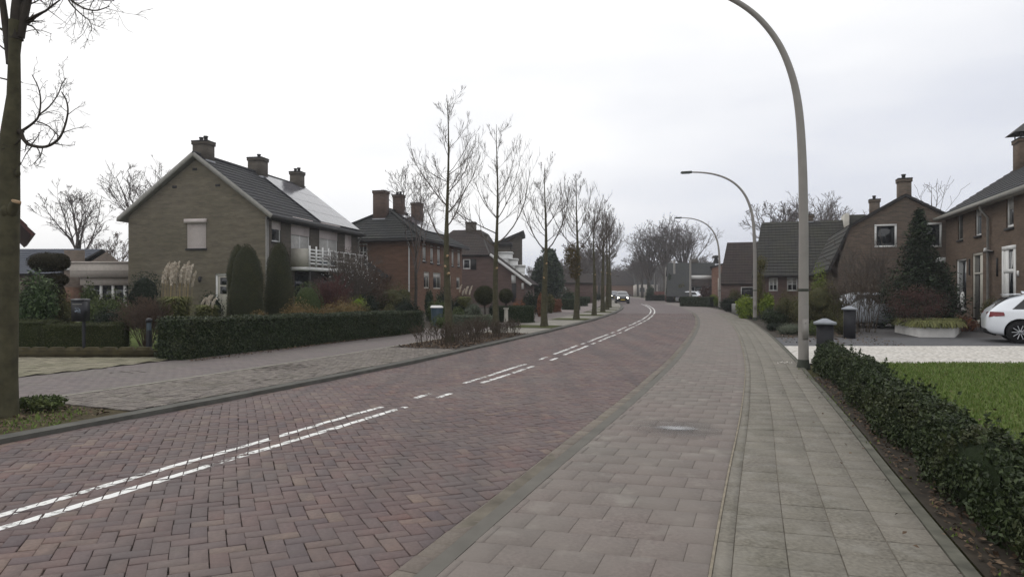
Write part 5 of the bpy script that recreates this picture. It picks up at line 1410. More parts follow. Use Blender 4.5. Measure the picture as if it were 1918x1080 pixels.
LG_grass = leafmat("arching grass", (104, 106, 64), (88, 92, 56), (122, 120, 80), .8)

nv = np.random.default_rng(9)
def bush(name, label, cat, x0, x1, yt, Y, mat, size=.05, n=1500, depth=None, yb=None, rough=.12, shape='dome', group=None, stems=None, seed=0, tilt=.9, core=None, base=0.045, fluff=None, aspect=.55):
    if core is None: core = .66 if shape == 'lumpy' else .8
    if fluff is None: fluff = (-.34, .14) if shape == 'lumpy' else (-.16, .08)
    if shape == 'lumpy': n = int(n * 2.2); rough = max(rough, .2)
    w = (x1 - x0) / F * Y; cx = X_((x0 + x1) / 2, Y); top = Z_(yt, Y); d = depth or w * .9
    z0 = base if yb is None else Z_(yb, Y)
    mb = MB(); H = top - z0
    if shape == 'dome': ells = [(0, 0, H * .42, w / 2, d / 2, H * .58)]
    elif shape == 'ball': ells = [(0, 0, z0 + H / 2 - base, w / 2, d / 2, H / 2)]
    elif shape == 'lumpy':
        r = random.Random(seed + int(x0)); ells = [(0, 0, H * .42, w * .36, d * .36, H * .56)]
        for i in range(6):
            a = i * 1.05 + r.uniform(-.3, .3); q = r.uniform(.2, .3); ells.append((math.cos(a) * w * .27, math.sin(a) * d * .27, H * r.uniform(.25, .62), w * q, d * q, H * r.uniform(.26, .36)))
    else: ells = shape
    if shape == 'ball':
        o = thing(name, label, cat, (cx, Y, base), 0, group)
        ell_foliage(mb, ells, n, size, nv, core=core, rough=rough, seed=seed, tilt=tilt, fluff=fluff); mb.build("foliage", mat, o, uv=False)
        m2 = MB(); m2.tube([(0, 0, 0), (.02, 0, (z0 - base) * .6), (0, 0, z0 - base + .1)], [.05, .04, .045], 7); m2.build("stem", M_barkdark, o)
        return o
    ell_foliage(mb, ells, n, size, nv, core=core, rough=rough, zmin=.0, seed=seed, tilt=tilt, fluff=fluff, aspect=aspect)
    o = mb.build(name, mat, uv=False); o.location = (cx, Y, base); return tag(o, label, cat, group)
def twigbush(name, label, cat, x0, x1, yt, Y, mat, n=26, group=None, kids=(5, 3), seed=1, base=.045, depth=None, rmin=.004, fan=.9, r0=.010, sides=3, narrow=.25):
    w = (x1 - x0) / F * Y; cx = X_((x0 + x1) / 2, Y); H = Z_(yt, Y) - base; d = depth or w * .8
    r = random.Random(seed); S = Segs()
    for i in range(n):
        a = r.uniform(0, 6.28); q = math.sqrt(r.random())
        bx, by = math.cos(a) * q * w * narrow, math.sin(a) * q * d * narrow
        tx, ty = math.cos(a) * q * w * .5, math.sin(a) * q * d * .5
        L = H * r.uniform(.75, 1.0)
        grow(S, (bx, by, 0), ((tx - bx) * fan, (ty - by) * fan, H * .8), L, r0, 0, r, up=.02, wob=.09, spread=.6, kids=kids, ratio=.42, nseg=5, rmin=rmin, start=.3)
    mb = MB(); S.into(mb, sides); o = mb.build(name, mat, uv=False); o.location = (cx, Y, base); return tag(o, label, cat, group)

# ---- hedges
def road_hedge(name, label, u_c, s0, s1, W, H, n, size, mat, seed, z0=.0, rough=.05, hfun=None, wfun=None, rnd=.1, group=None, in_off=.05):
    mb = MB(); L = s1 - s0
    def path(x, y):
        X, Y = su(s0 + x, (u_c(x) if callable(u_c) else u_c) - y); return X, Y
    box_foliage(mb, L, W, H, n, size, np.random.default_rng(seed), z0, rough, rnd=rnd, seed=seed, path=path, hfun=hfun, wfun=wfun, in_off=in_off)
    return tag(mb.build(name, mat, uv=False), label, "hedge", group)
s1 = us_of(*G(1528, 688))[0]
def hf(x): return 1 + .10 * np.sin(np.asarray(x) * 1.7 + .5) + .07 * np.sin(np.asarray(x) * 4.1)
def wf(x): return 1 + .12 * np.sin(np.asarray(x) * 1.3 + 2) + .08 * np.sin(np.asarray(x) * 3.7)
hd = road_hedge("hedge", "low glossy evergreen hedge between the grey tile path and the front lawn", 5.76, 1.0, s1 - .1, .50, .47, 56000, .038, LG_holly, 71, rough=.10, in_off=.11, hfun=hf, wfun=wf, rnd=.2)
# loose shoots on the low hedge
mb = MB(); S = Segs(); r = random.Random(5); pts = []; nr_ = []
for i in range(420):
    s_ = r.uniform(1.2, s1 - .3); u_ = 5.76 + r.uniform(-.27, .27); x, y = su(s_, u_); L = r.uniform(.06, .22); z = .37
    p = (float(x), float(y), z); d = vn((r.gauss(0, .45), r.gauss(0, .45), 1)); q = tuple(p[k_] + d[k_] * L for k_ in (0, 1, 2)); S.add(p, q, .003, .002)
    for k_ in range(8):
        t_ = r.uniform(.2, 1.05); pts.append(tuple(p[j] + d[j] * L * t_ + r.gauss(0, .012) for j in (0, 1, 2))); nr_.append((r.gauss(0, 1), r.gauss(0, 1), .6))
leaf_cards(mb, np.array(pts), np.array(nr_), .045, nv); S.into(mb, 3); o = mb.build("shoots", LG_holly, uv=False); o.parent = hd

sa = us_of(*G(320, 678, .05)); sb = us_of(*G(808, 620, .05))
road_hedge("hedge", "long dark clipped hedge along the footpath in front of the olive brick house", lambda x: -7.38 + .056 * np.asarray(x), 12.4, 22.9, .75, .87, 34000, .050, LG_priv, 72, z0=.045, rough=.035, rnd=.06, hfun=lambda x: 1 - .013 * np.asarray(x))
def wbox(name, label, cat, x0, x1, yt, Y, depth, mat, size=.04, n=4000, seed=1, base=.045, rz=0, rough=.02, group=None):
    w = (x1 - x0) / F * Y; H = Z_(yt, Y) - base; mb = MB()
    box_foliage(mb, w, depth, H, n, size, np.random.default_rng(seed), 0, rough, rnd=.04, seed=seed, path=lambda x, y: (x, y + depth / 2))
    o = mb.build(name, mat, uv=False); o.location = (X_(x0, Y), Y, base); o.rotation_euler = (0, 0, rz); return tag(o, label, cat, group)
BX = "square clipped box hedges behind the scalloped edging"
wbox("box_hedge", "square clipped box hedge half hidden by the big trunk", "hedge", -20, 72, 601, 16.6, .9, LG_box, .03, 4500, 1, group=BX)
wbox("box_hedge", "widest clipped box hedge, below the black mailbox", "hedge", 78, 188, 607, 15.2, .9, LG_box, .03, 6500, 2, group=BX)
wbox("box_hedge", "narrow clipped box hedge just left of the strip of lawn", "hedge", 188, 213, 604, 16.6, .8, LG_box, .03, 2500, 3, group=BX)

# ---- left garden plants
bush("rhododendron", "broad leaved pale speckled rhododendron right of the big trunk", "shrub", 32, 104, 508, 18.2, LG_rho, .11, 1900, rough=.10, shape='lumpy', seed=2, aspect=.4)
# cloud pruned tree
ct = thing("cloud_pruned_tree", "dark tree clipped into rounded clouds on a bent stem", "tree", (X_(98, 20), 20, .045))
def lp(px, py, dy=0): return (X_(px, 20) - X_(98, 20), dy, Z_(py, 20) - .045)
mb = MB()
for (a, b, w_, h_) in ((92, 491, 36, 19), (110, 491, 19, 17), (104, 524, 22, 13), (106, 552, 16, 22), (76, 492, 18, 17)):
    c = lp(a, b); ell_foliage(mb, [(c[0], c[1], c[2], w_ / F * 20, w_ / F * 18, h_ / F * 20)], 2200, .035, nv, core=.93, rough=.05, seed=a, fluff=(-.06, .03))
mb.build("foliage", leafmat("dark brown green yew", (48, 42, 26), (38, 36, 24), (58, 48, 32), .8), ct, uv=False)
mb = MB(); mb.tube([(0, 0, 0), (.05, 0, .8), (.14, .0, 1.3), (.05, 0, 1.9)], [.08, .07, .06, .05], 8); mb.build("trunk", M_barkdark, ct)
bush("shrub", "mid green shrub behind the box hedges, left of the mailbox", "shrub", 96, 142, 545, 19, LG_olive, .06, 1300, shape='lumpy', seed=3)
bush("shrub", "small loose green shrub in front of the annex's left corner", "shrub", 148, 184, 524, 24, LG_mid, .08, 900, shape='lumpy', seed=4)
bush("shrub", "wide green shrub under the annex windows", "shrub", 170, 246, 545, 22, LG_mid, .07, 1900, shape='lumpy', seed=5)
bush("shrub", "dark low shrub right of the mailbox", "shrub", 172, 226, 572, 18.5, LG_dark, .06, 1300, shape='lumpy', seed=6)
bush("shrub", "round dark glossy shrub against the olive brick gable", "shrub", 236, 302, 508, 26, LG_dark, .07, 2400, shape='dome', seed=7)
twigbush("bare_shrub", "spreading bare reddish grey shrub beside the black garden lamp", "shrub", 222, 326, 562, 17.4, M_twigred, 46, kids=(9, 5, 2), seed=8, rmin=.0035, fan=1.0, narrow=.12)
# pampas grass
def pampas(label, x0, x1, yt, ybush, Y, nplume, seed, lean=.25, plc=(206, 196, 182)):
    o = thing("pampas_grass", label, "ornamental grass", (X_((x0 + x1) / 2, Y), Y, .045)); r = random.Random(seed); w = (x1 - x0) / F * Y; H = Z_(yt, Y)
    mb = MB(); n = 2600; hb = Z_(ybush, Y)
    a = np.random.default_rng(seed); ang = a.uniform(0, 6.28, n); L = hb * a.uniform(.7, 1.25, n); out = a.uniform(.2, 1.0, n) * w * .62
    wd = .006
    for (t0, t1) in ((0, .45), (.45, .8), (.8, 1.0)):
        def P_(t_): return np.stack([np.cos(ang) * out * t_ ** 1.3, np.sin(ang) * out * t_ ** 1.3, L * (1.6 * t_ - .95 * t_ * t_)], 1)
        p, q = P_(t0), P_(t1); sd = np.stack([-np.sin(ang), np.cos(ang), np.zeros(n)], 1) * wd * 1.6
        mb.add(np.stack([p - sd, p + sd, q + sd * .7, q - sd * .7], 1).reshape(-1, 3), (np.arange(n) * 4)[:, None] + np.arange(4)[None])
    mb.build("blades", LG_grass, o, uv=False)
    st = MB(); pl = MB()
    for i in range(nplume):
        bx = (i / max(1, nplume - 1) - .5) * w * .8 + r.uniform(-.05, .05); H2 = H * r.uniform(.86, 1.0); tx = bx + lean * r.uniform(-.3, .5); ty = r.uniform(-.25, .25)
        st.tube([(bx * .4, ty * .3, .1), (bx, ty, H2 * .6), (tx, ty, H2 * .82)], [.006, .005, .005], 4)
        k_ = 240; t_ = a.uniform(0, 1, k_); pr = .034 * np.sin(np.pi * np.clip(t_ * .85 + .12, 0, 1)) ** .7
        c = np.stack([tx + (t_ ** 2 * .12), np.full(k_, ty), H2 * (.78 + .22 * t_)], 1); d = a.normal(size=(k_, 3)); d /= np.linalg.norm(d, axis=1, keepdims=True)
        leaf_cards(pl, c + d * pr[:, None], d, .07, a, .2, tilt=.3)
    st.build("stalks", plain("dry straw stalk", (150, 132, 96), .9), o); pl.build("plumes", leafmat("cream pampas plume", plc, (186, 174, 158), (218, 210, 198), .9), o, uv=False)
    return o
pampas("tall clump of pampas grass with upright cream plumes in front of the olive gable", 298, 360, 490, 540, 18.0, 26, 51, .08)
pampas("low grass tuft with a few leaning pale plumes left of the clipped columns", 362, 408, 548, 560, 19.5, 4, 52, .5)
bush("shrub", "dark drooping shrub just left of the cream back door", "shrub", 366, 418, 545, 21, LG_dark, .06, 1500, shape='lumpy', seed=9)
# clipped columns
def column(name, label, x0, x1, yt, Y, seed, n=9000):
    w = (x1 - x0) / F * Y; H = Z_(yt, Y); a = np.random.default_rng(seed)
    tt = np.array([0, .12, .3, .5, .68, .82, .92, .975, 1.0]); rr = np.array([.72, .9, 1.0, 1.0, .93, .77, .54, .3, .05]) * w / 2
    z = a.uniform(0, 1, n) ** .8; ang = a.uniform(0, 6.28, n); R_ = np.interp(z, tt, rr)
    p = np.stack([np.cos(ang) * R_, np.sin(ang) * R_, z * H], 1); nn = np.stack([np.cos(ang), np.sin(ang), .3 + z ** 4 * 2], 1); nn /= np.linalg.norm(nn, axis=1, keepdims=True)
    ds = snoise(p, 2.6, seed) * .05 + snoise(p, 9, seed + 2) * .03
    mb = MB(); leaf_cards(mb, p + nn * (ds + a.uniform(-.04, .02, n))[:, None], nn, .034, a, .45, tilt=.7)
    zs = np.linspace(0, 1, 34); na = 30; V = []
    for z_ in zs:
        R2 = np.interp(z_, tt, rr) - .03; an = np.arange(na) * 2 * np.pi / na; q = np.stack([np.cos(an) * max(R2, .01), np.sin(an) * max(R2, .01), np.full(na, z_ * H - .02)], 1)
        V.append(q * 1.0 + np.stack([np.cos(an), np.sin(an), np.zeros(na)], 1) * (snoise(q, 2.6, seed) * .05)[:, None])
    V = np.concatenate(V); i = np.arange(33)[:, None]; j = np.arange(na)[None]
    mb.add(V, np.stack([i * na + j, i * na + (j + 1) % na, (i + 1) * na + (j + 1) % na, (i + 1) * na + j], 2).reshape(-1, 4))
    o = mb.build(name, LG_yew, uv=False); o.location = (X_((x0 + x1) / 2, Y), Y, .045); return tag(o, label, "topiary", "tall clipped yew columns")
column("clipped_yew", "clipped yew column standing half behind its left neighbour's shoulder", 424, 468, 460, 24.0, 61, 5000)
column("clipped_yew", "broad clipped yew column in front of the cream back door", 430, 493, 462, 21.5, 62)
column("clipped_yew", "clipped yew column at the olive house's corner below the small window", 497, 549, 458, 23.0, 63)
bush("topiary_dome", "smooth green clipped dome right of the yew columns", "topiary", 545, 606, 526, 25.5, LG_mid, .04, 3200, rough=.04, seed=11, fluff=(-.08, .03))
twigbush("red_shrub", "dull red leafy shrub below the white balcony", "shrub", 594, 648, 527, 26.5, plain("red twigs", (88, 58, 56), .9), 40, kids=(6, 4), seed=12, rmin=.007)
bush("shrub", "mound of dark red leaves under the balcony", "shrub", 600, 642, 540, 26.8, LG_red, .05, 900, core=.7, seed=13)
HE = "straw coloured heather mounds behind the long hedge"
bush("heather_mound", "broad straw brown heather mound right of the yew columns", "shrub", 515, 600, 560, 22.0, LG_straw, .05, 3000, rough=.12, seed=14, group=HE, shape='lumpy')
bush("heather_mound", "straw green heather mound left of the lime patch", "shrub", 590, 690, 557, 23.0, LG_straw, .05, 3000, rough=.12, seed=15, group=HE, shape='lumpy')
bush("heather_mound", "small pale heather mound at the foot of the broad yew column", "shrub", 455, 515, 582, 19.0, LG_straw, .04, 1500, rough=.08, seed=16, group=HE)
bush("shrub", "olive rounded bush at the right end of the heather mounds", "shrub", 640, 698, 560, 23.4, LG_olive, .05, 2200, rough=.1, seed=17, shape='lumpy')
bush("shrub", "patch of bright lime green leaves behind the heather", "shrub", 652, 690, 553, 26, LG_lime, .05, 700, seed=18)
# magnolia like bare shrub with white buds
o = twigbush("flowering_shrub", "bare shrub speckled with white buds in front of the balcony", "shrub", 612, 704, 478, 28.5, M_twig, 34, kids=(6, 4, 2), seed=19, rmin=.006, r0=.03, narrow=.1)
a = np.random.default_rng(4); k_ = 220; pp = a.normal(size=(k_, 3)) * np.array([.5, .4, .45]) + np.array([-.1, 0, 2.1]); mb = MB(); leaf_cards(mb, pp, a.normal(size=(k_, 3)), .05, a, .8); q = mb.build("white_buds", W_white, uv=False); q.parent = o
twigbush("bare_shrub", "dense brown bare shrub right of the balcony, before the red house", "shrub", 640, 722, 505, 31, M_twigred, 40, kids=(7, 5, 2), seed=20, rmin=.007, narrow=.15)
SH = "mixed garden shrubs before the red house"
for i, (x0, x1, yt, Y, m_, lab, s_) in enumerate(((672, 712, 545, 28, LG_dark, "dark shrub left of the white flowering one", .07), (700, 772, 528, 32, LG_olive, "big olive winter shrub against the red side wall", .08),
        (716, 745, 560, 27.5, LG_olive, "small olive bush low behind the hedge's right half", .06), (738, 790, 556, 27.5, LG_dark, "dark glossy rhododendron behind the hedge's right end", .08), (795, 812, 540, 31, LG_con, "narrow dark shrub at the red house's corner", .07),
        (800, 840, 556, 30, LG_mid, "green rounded shrub behind the blue grey bin", .06), (815, 852, 540, 34, LG_dark, "dark shrub under the red house's front windows", .08), (848, 876, 548, 33, LG_dark, "dark round shrub right of the nearest row tree", .06),
        (845, 872, 573, 29, LG_mid, "low green bush left of the ball topiary", .06), (868, 905, 562, 31, LG_greygr, "grey green low shrub beneath the left ball topiary", .06), (915, 935, 566, 30, LG_dark, "dark low bush between the two ball topiaries", .06), (955, 985, 560, 34, LG_rust, "rusty tuft right of the ball topiaries", .05))):
    bush("shrub", lab, "shrub", x0, x1, yt, Y, m_, s_, 1200, shape='lumpy', seed=30 + i, group=SH)
pampas("spiky grass tuft with leaning pale plumes beside the red house", 856, 884, 533, 548, 33, 6, 53, .6, (190, 184, 160))
BT = "ball topiaries on stems"
bush("ball_topiary", "large dark ball topiary on a bare stem", "topiary", 888, 927, 535, 29, LG_yew, .045, 3500, yb=571, rough=.03, shape='ball', seed=43, group=BT, fluff=(-.06, .03), core=.92)
bush("ball_topiary", "smaller dark ball topiary, partly behind the second street tree", "topiary", 934, 961, 540, 31, LG_yew, .045, 2400, yb=568, rough=.03, shape='ball', seed=44, group=BT, fluff=(-.06, .03), core=.92)
wbox("box_hedge", "low grey green hedge behind the twiggy bed", "hedge", 848, 926, 591, 26.5, .8, LG_greygr, .05, 3500, 6, rough=.05, rz=.0)
wbox("box_hedge", "dark square hedge left of the white gate post", "hedge", 922, 946, 573, 30.5, .8, LG_priv, .05, 1800, 7)
wbox("box_hedge", "dark square hedge right of the white gate post", "hedge", 953, 1002, 573, 30, .8, LG_priv, .05, 3400, 8, rz=.12)
bush("ground_cover", "pale green ground cover between the hedge end and the bin", "shrub", 806, 850, 588, 25.5, LG_mid, .05, 900, seed=46, core=.6)
# far left side gardens
o = bush("evergreen", "huge round dark evergreen above the brown roof, left of the second grass square tree", "tree", 996, 1056, 459, 72, LG_con, .35, 3800, yb=None, depth=5, seed=47, rough=.12,
         shape=[(0, 0, 3.3, 1.35, 1.4, 2.5), (-.9, 0, 2.4, .8, 1, 1.9), (.9, 0, 2.5, .85, 1, 2.0), (.3, .1, 4.0, .9, 1, 1.6)])
wbox("beech_hedge", "rust brown beech hedge beyond the hipped houses", "hedge", 1022, 1077, 561, 44, 2.0, LG_rust, .08, 5000, 9, rough=.12, rz=.9)
wbox("hedge", "dark clipped hedge right of the rust brown one", "hedge", 1078, 1098, 560, 50, 1.2, LG_priv, .08, 2000, 10, rz=1.0)
wbox("hedge", "far dark hedge behind the third grass square tree", "hedge", 1098, 1108, 558, 62, 1.2, LG_priv, .1, 1500, 11, rz=1.1)
for i, (x0, x1, yt, Y, m_, lab) in enumerate(((1000, 1022, 543, 40, LG_dark, "dark shrub left of the first grass square tree"), (976, 1004, 545, 38, LG_dark, "dark bush right of the catslide roof end"), (1050, 1076, 540, 56, LG_con, "dark green conifer bush behind the beech hedge"),
        (1020, 1040, 552, 43, LG_olive, "olive tuft left of the beech hedge"), (1062, 1085, 548, 60, LG_rho, "green shrub behind the second grass square tree"), (1098, 1112, 525, 85, LG_red, "reddish shrub far off between the row trees"), (1100, 1128, 545, 90, LG_dark, "far dark shrubbery between the third and fourth row trees"),
        (1006, 1018, 548, 37, LG_rust, "rust coloured twiggy tuft before the brown roof"))):
    bush("shrub", lab, "shrub", x0, x1, yt, Y, m_, .12, 900, shape='lumpy', seed=50 + i, group="garden shrubs further down the left side")
wbox("hedge", "long low hedge far along the left footpath", "hedge", 1100, 1122, 556, 75, 1.2, LG_priv, .12, 1500, 12, rz=1.2)

# ---- verge plants by the big trunk and the twiggy bed
bush("low_shrub", "low leafy green shrub at the foot of the big trunk", "shrub", 28, 120, 738, 8.1, LG_mid, .05, 900, depth=.5, shape='lumpy', core=0, seed=60, fluff=(-.6, .1), tilt=1.2)
TB = "bare twiggy shrubs in the bed round the kerb trees"
r = random.Random(77); k_ = 0
tb = [twigbush("twiggy_shrub", "low bare dark twiggy shrub in the leaf strewn bed under the kerb trees", "shrub", 800, 850, 606, 18, M_twigdark, 14, kids=(4, 3), seed=s_, group=TB, rmin=.005, r0=.008) for s_ in (1, 2, 3)]
for i in range(16):
    s_ = us_of(*G(800, 652))[0] + i * .38 + r.uniform(-.1, .1); u_ = r.uniform(-4.3, -3.0); x, y = su(s_, u_)
    if i < 3: tb[i].location = (float(x), float(y), .045)
    else:
        c = tb[i % 3].copy(); COL.objects.link(c); c.location = (float(x), float(y), .045); c.rotation_euler = (0, 0, r.uniform(0, 6)); q = r.uniform(.75, 1.1); c.scale = (q, q, q)

# ---- right side plants
# conifer (spruce shaped) behind the planter
cf = thing("conifer", "dark green pointed conifer in front of the gambrel roofed house", "tree", (X_(1722, 26), 26, 0))
H = Z_(392, 26); a = np.random.default_rng(12); mb = MB(); st = Segs()
nb = 250
for i in range(nb):
    t_ = (i / nb) ** 1.15; z = .35 + (H - .4) * t_; ang = i * 2.4; R_ = 1.62 * (1 - t_) ** .72 * a.uniform(.6, 1.2) + .06
    if t_ > .45: R_ *= .72
    k_ = int(26 + 46 * (1 - t_)); q = a.uniform(.15, 1, k_)
    zz = z + q * R_ * .10 - (q * R_) ** 2 * .10
    c = np.stack([np.cos(ang) * q * R_, np.sin(ang) * q * R_, zz], 1) + a.normal(size=(k_, 3)) * .05 * (1 + R_)
    leaf_cards(mb, c, np.tile([[0, 0, 1.0]], (k_, 1)), .14, a, .4, tilt=.6, droop=.5)
    st.add((0, 0, z), (math.cos(ang) * R_, math.sin(ang) * R_, z + R_ * .0), .02, .008)
mb.build("foliage", LG_con, cf, uv=False)
mb = MB(); mb.tube([(0, 0, 0), (0, 0, H * .5), (.0, 0, H * .98)], [.12, .07, .015], 8); st.into(mb, 3); mb.build("trunk", M_barkdark, cf)
bush("shrub", "dense dark green shrub at the right foot of the conifer", "shrub", 1700, 1784, 480, 26.5, LG_con, .10, 5000, shape='lumpy', seed=71, rough=.15)
bush("shrub", "dark green shrub at the left foot of the conifer", "shrub", 1648, 1730, 520, 26.8, LG_con, .10, 3600, shape='lumpy', seed=72, rough=.15)
twigbush("bare_shrub", "tall brown bare shrub before the gambrel house, left of the conifer", "shrub", 1568, 1692, 452, 28, M_twig, 22, kids=(7, 4), seed=73, rmin=.006, r0=.022, base=0, narrow=.2)
twigbush("bare_shrub", "brown bare shrub in front of the parked car behind the dark pillar", "shrub", 1548, 1650, 520, 24.2, M_twigdark, 34, kids=(6, 4, 2), seed=74, rmin=.005, r0=.014, base=0, narrow=.4)
mp_ = thing("red_maple", "low spreading dark red maple growing out of the white planter", "shrub", (X_(1725, 22.4), 22.4, .3))
mb = MB(); Hm = Z_(536, 22.4) - .3; wm = 46 / F * 22.4
ell_foliage(mb, [(-.15, 0, Hm * .68, wm, wm * .8, Hm * .34), (-.45, 0, Hm * .5, wm * .8, wm * .6, Hm * .34), (.3, 0, Hm * .5, wm * .6, wm * .6, Hm * .3)], 9000, .045, nv, core=0, rough=.25, seed=75, fluff=(-.8, .12), tilt=1.4); mb.build("foliage", leafmat("dark purple brown twiggery", (78, 56, 52), (64, 48, 46), (92, 66, 60), .8), mp_, uv=False)
mb = MB(); mb.tube([(.1, 0, -.2), (.08, 0, .3), (0, 0, .7)], [.04, .035, .03], 7); mb.build("trunk", M_bark, mp_)
for i, (x0, x1, yt, Y, m_, sz, n_, lab, shp) in enumerate((
        (1478, 1590, 515, 25, LG_olive, .05, 5200, "broad brownish olive shrub right behind the near lamp post", 'lumpy'),
        (1448, 1500, 545, 27, LG_olive, .05, 2400, "olive brown shrub left of the near lamp post", 'lumpy'),
        (1424, 1478, 572, 27, LG_priv, .05, 2600, "dark green rounded bush beside the second lamp post", 'lumpy'),
        (1455, 1503, 606, 23, LG_greygr, .035, 2000, "low grey lavender cushion at the foot of the near lamp post", 'dome'),
        (1436, 1470, 604, 25, LG_dark, .05, 1200, "low dark cushion plant between the two nearest lamp posts", 'dome'),
        (1380, 1416, 552, 36, LG_lime, .12, 1500, "bright yellow green shrub left of the second lamp post", 'lumpy'),
        (1418, 1450, 548, 35, LG_lime, .12, 1300, "bright yellow green shrub right of the second lamp post", 'lumpy'),
        (1352, 1384, 556, 47, LG_dark, .1, 1500, "dark shrub right of the third lamp post", 'lumpy'),
        (1360, 1392, 540, 50, LG_olive, .1, 1300, "olive shrub under the steep dark roof", 'lumpy'),
        (1325, 1347, 552, 62, LG_lime, .1, 1000, "yellow green clipped mound left of the third lamp post", 'dome'),
        (1312, 1334, 530, 72, LG_red, .12, 900, "red brown tree shaped shrub before the orange brick wall", 'lumpy'),
        (1560, 1600, 590, 23, LG_olive, .05, 1200, "low olive plants behind the farther dark pillar", 'lumpy'),
        (1510, 1535, 600, 22.5, LG_mid, .05, 700, "small green plants between the lamp post and the near dark pillar", 'lumpy'),
        (1786, 1830, 592, 24.6, LG_rust, .06, 900, "low reddish plants under the terrace's tall window", 'lumpy'),
        (1838, 1880, 556, 24.0, LG_olive, .06, 1800, "brownish shrub beside the drainpipe of the terrace", 'lumpy'))):
    bush("shrub", lab, "shrub", x0, x1, yt, Y, m_, sz, n_, shape=shp, seed=80 + i, base=0.0)
# ivy covered trunk behind second lamp
iv = thing("ivy_covered_trunk", "slim trunk wrapped in yellow green ivy behind the second lamp post", "tree", (X_(1423, 35), 35, 0)); mb = MB(); Hi = Z_(486, 35)
mb.tube([(0, 0, 0), (.03, 0, Hi)], [.09, .06], 7); mb.build("trunk", M_barkdark, iv)
mb = MB(); ell_foliage(mb, [(0, 0, Hi * .5, .22, .22, Hi * .5), (.1, 0, Hi * .93, .3, .25, .4)], 1800, .07, nv, core=.6, rough=.2, seed=99, tilt=1.1); mb.build("ivy", leafmat("ivy", (96, 90, 46), (76, 74, 40), (110, 104, 60)), iv, uv=False)
bush("lime_climber", "pale green climber on the gambrel house's near corner", "shrub", 1520, 1548, 490, 33.5, LG_lime, .08, 900, base=0, shape='lumpy', seed=98, core=.5)
wbox("hedge", "clipped dark hedge between the third lamp post and the white van", "hedge", 1272, 1340, 556, 64, 1.2, LG_priv, .1, 5000, 20, rz=-.9, base=0, rough=.06)
h_ = bpy.data.objects[-1] if False else None
wbox("hedge", "far hedge under the reddish fence at the bend", "hedge", 1212, 1262, 553, 98, 1.2, LG_dark, .14, 3000, 21, rz=0, base=0, rough=.08)
bush("shrub", "dark loose evergreen before the low dark roof behind the poles", "shrub", 1247, 1262, 512, 86.5, LG_con, .2, 1400, shape='lumpy', seed=95, base=0)
bush("shrub", "brown bushy shrub under the low dark roof right of the straight pole", "shrub", 1262, 1290, 532, 84, LG_olive, .2, 1400, shape='lumpy', seed=96, base=0)
bush("shrub", "dark conical shrub left of the reddish fence", "shrub", 1210, 1226, 535, 99, LG_con, .15, 900, seed=97, base=0)
mb = MB(); a = np.random.default_rng(2)
for i in range(46):
    Yf = a.uniform(250, 360); px = 900 + i * 13 + a.uniform(-5, 5); w_ = a.uniform(6, 12); ell_foliage(mb, [(X_(px, Yf), Yf, a.uniform(1, 3), w_, w_, a.uniform(3.0, 6))], 260, 1.3, a, core=.8, rough=.3, fluff=(-.2, .25))
tag(mb.build("woods", leafmat("hazy winter wood", (96, 86, 78), (84, 76, 70), (104, 94, 84)), uv=False), "hazy brown wood closing off the end of the road", "woods", kind="stuff")
litter("leaf_litter", 500, lambda n: (nr.uniform(s_of_Y(20.5), s_of_Y(27), n), nr.uniform(5.4, 8.5, n)), "brown leaves on the soil below the right hand shrubs", .07, .01)

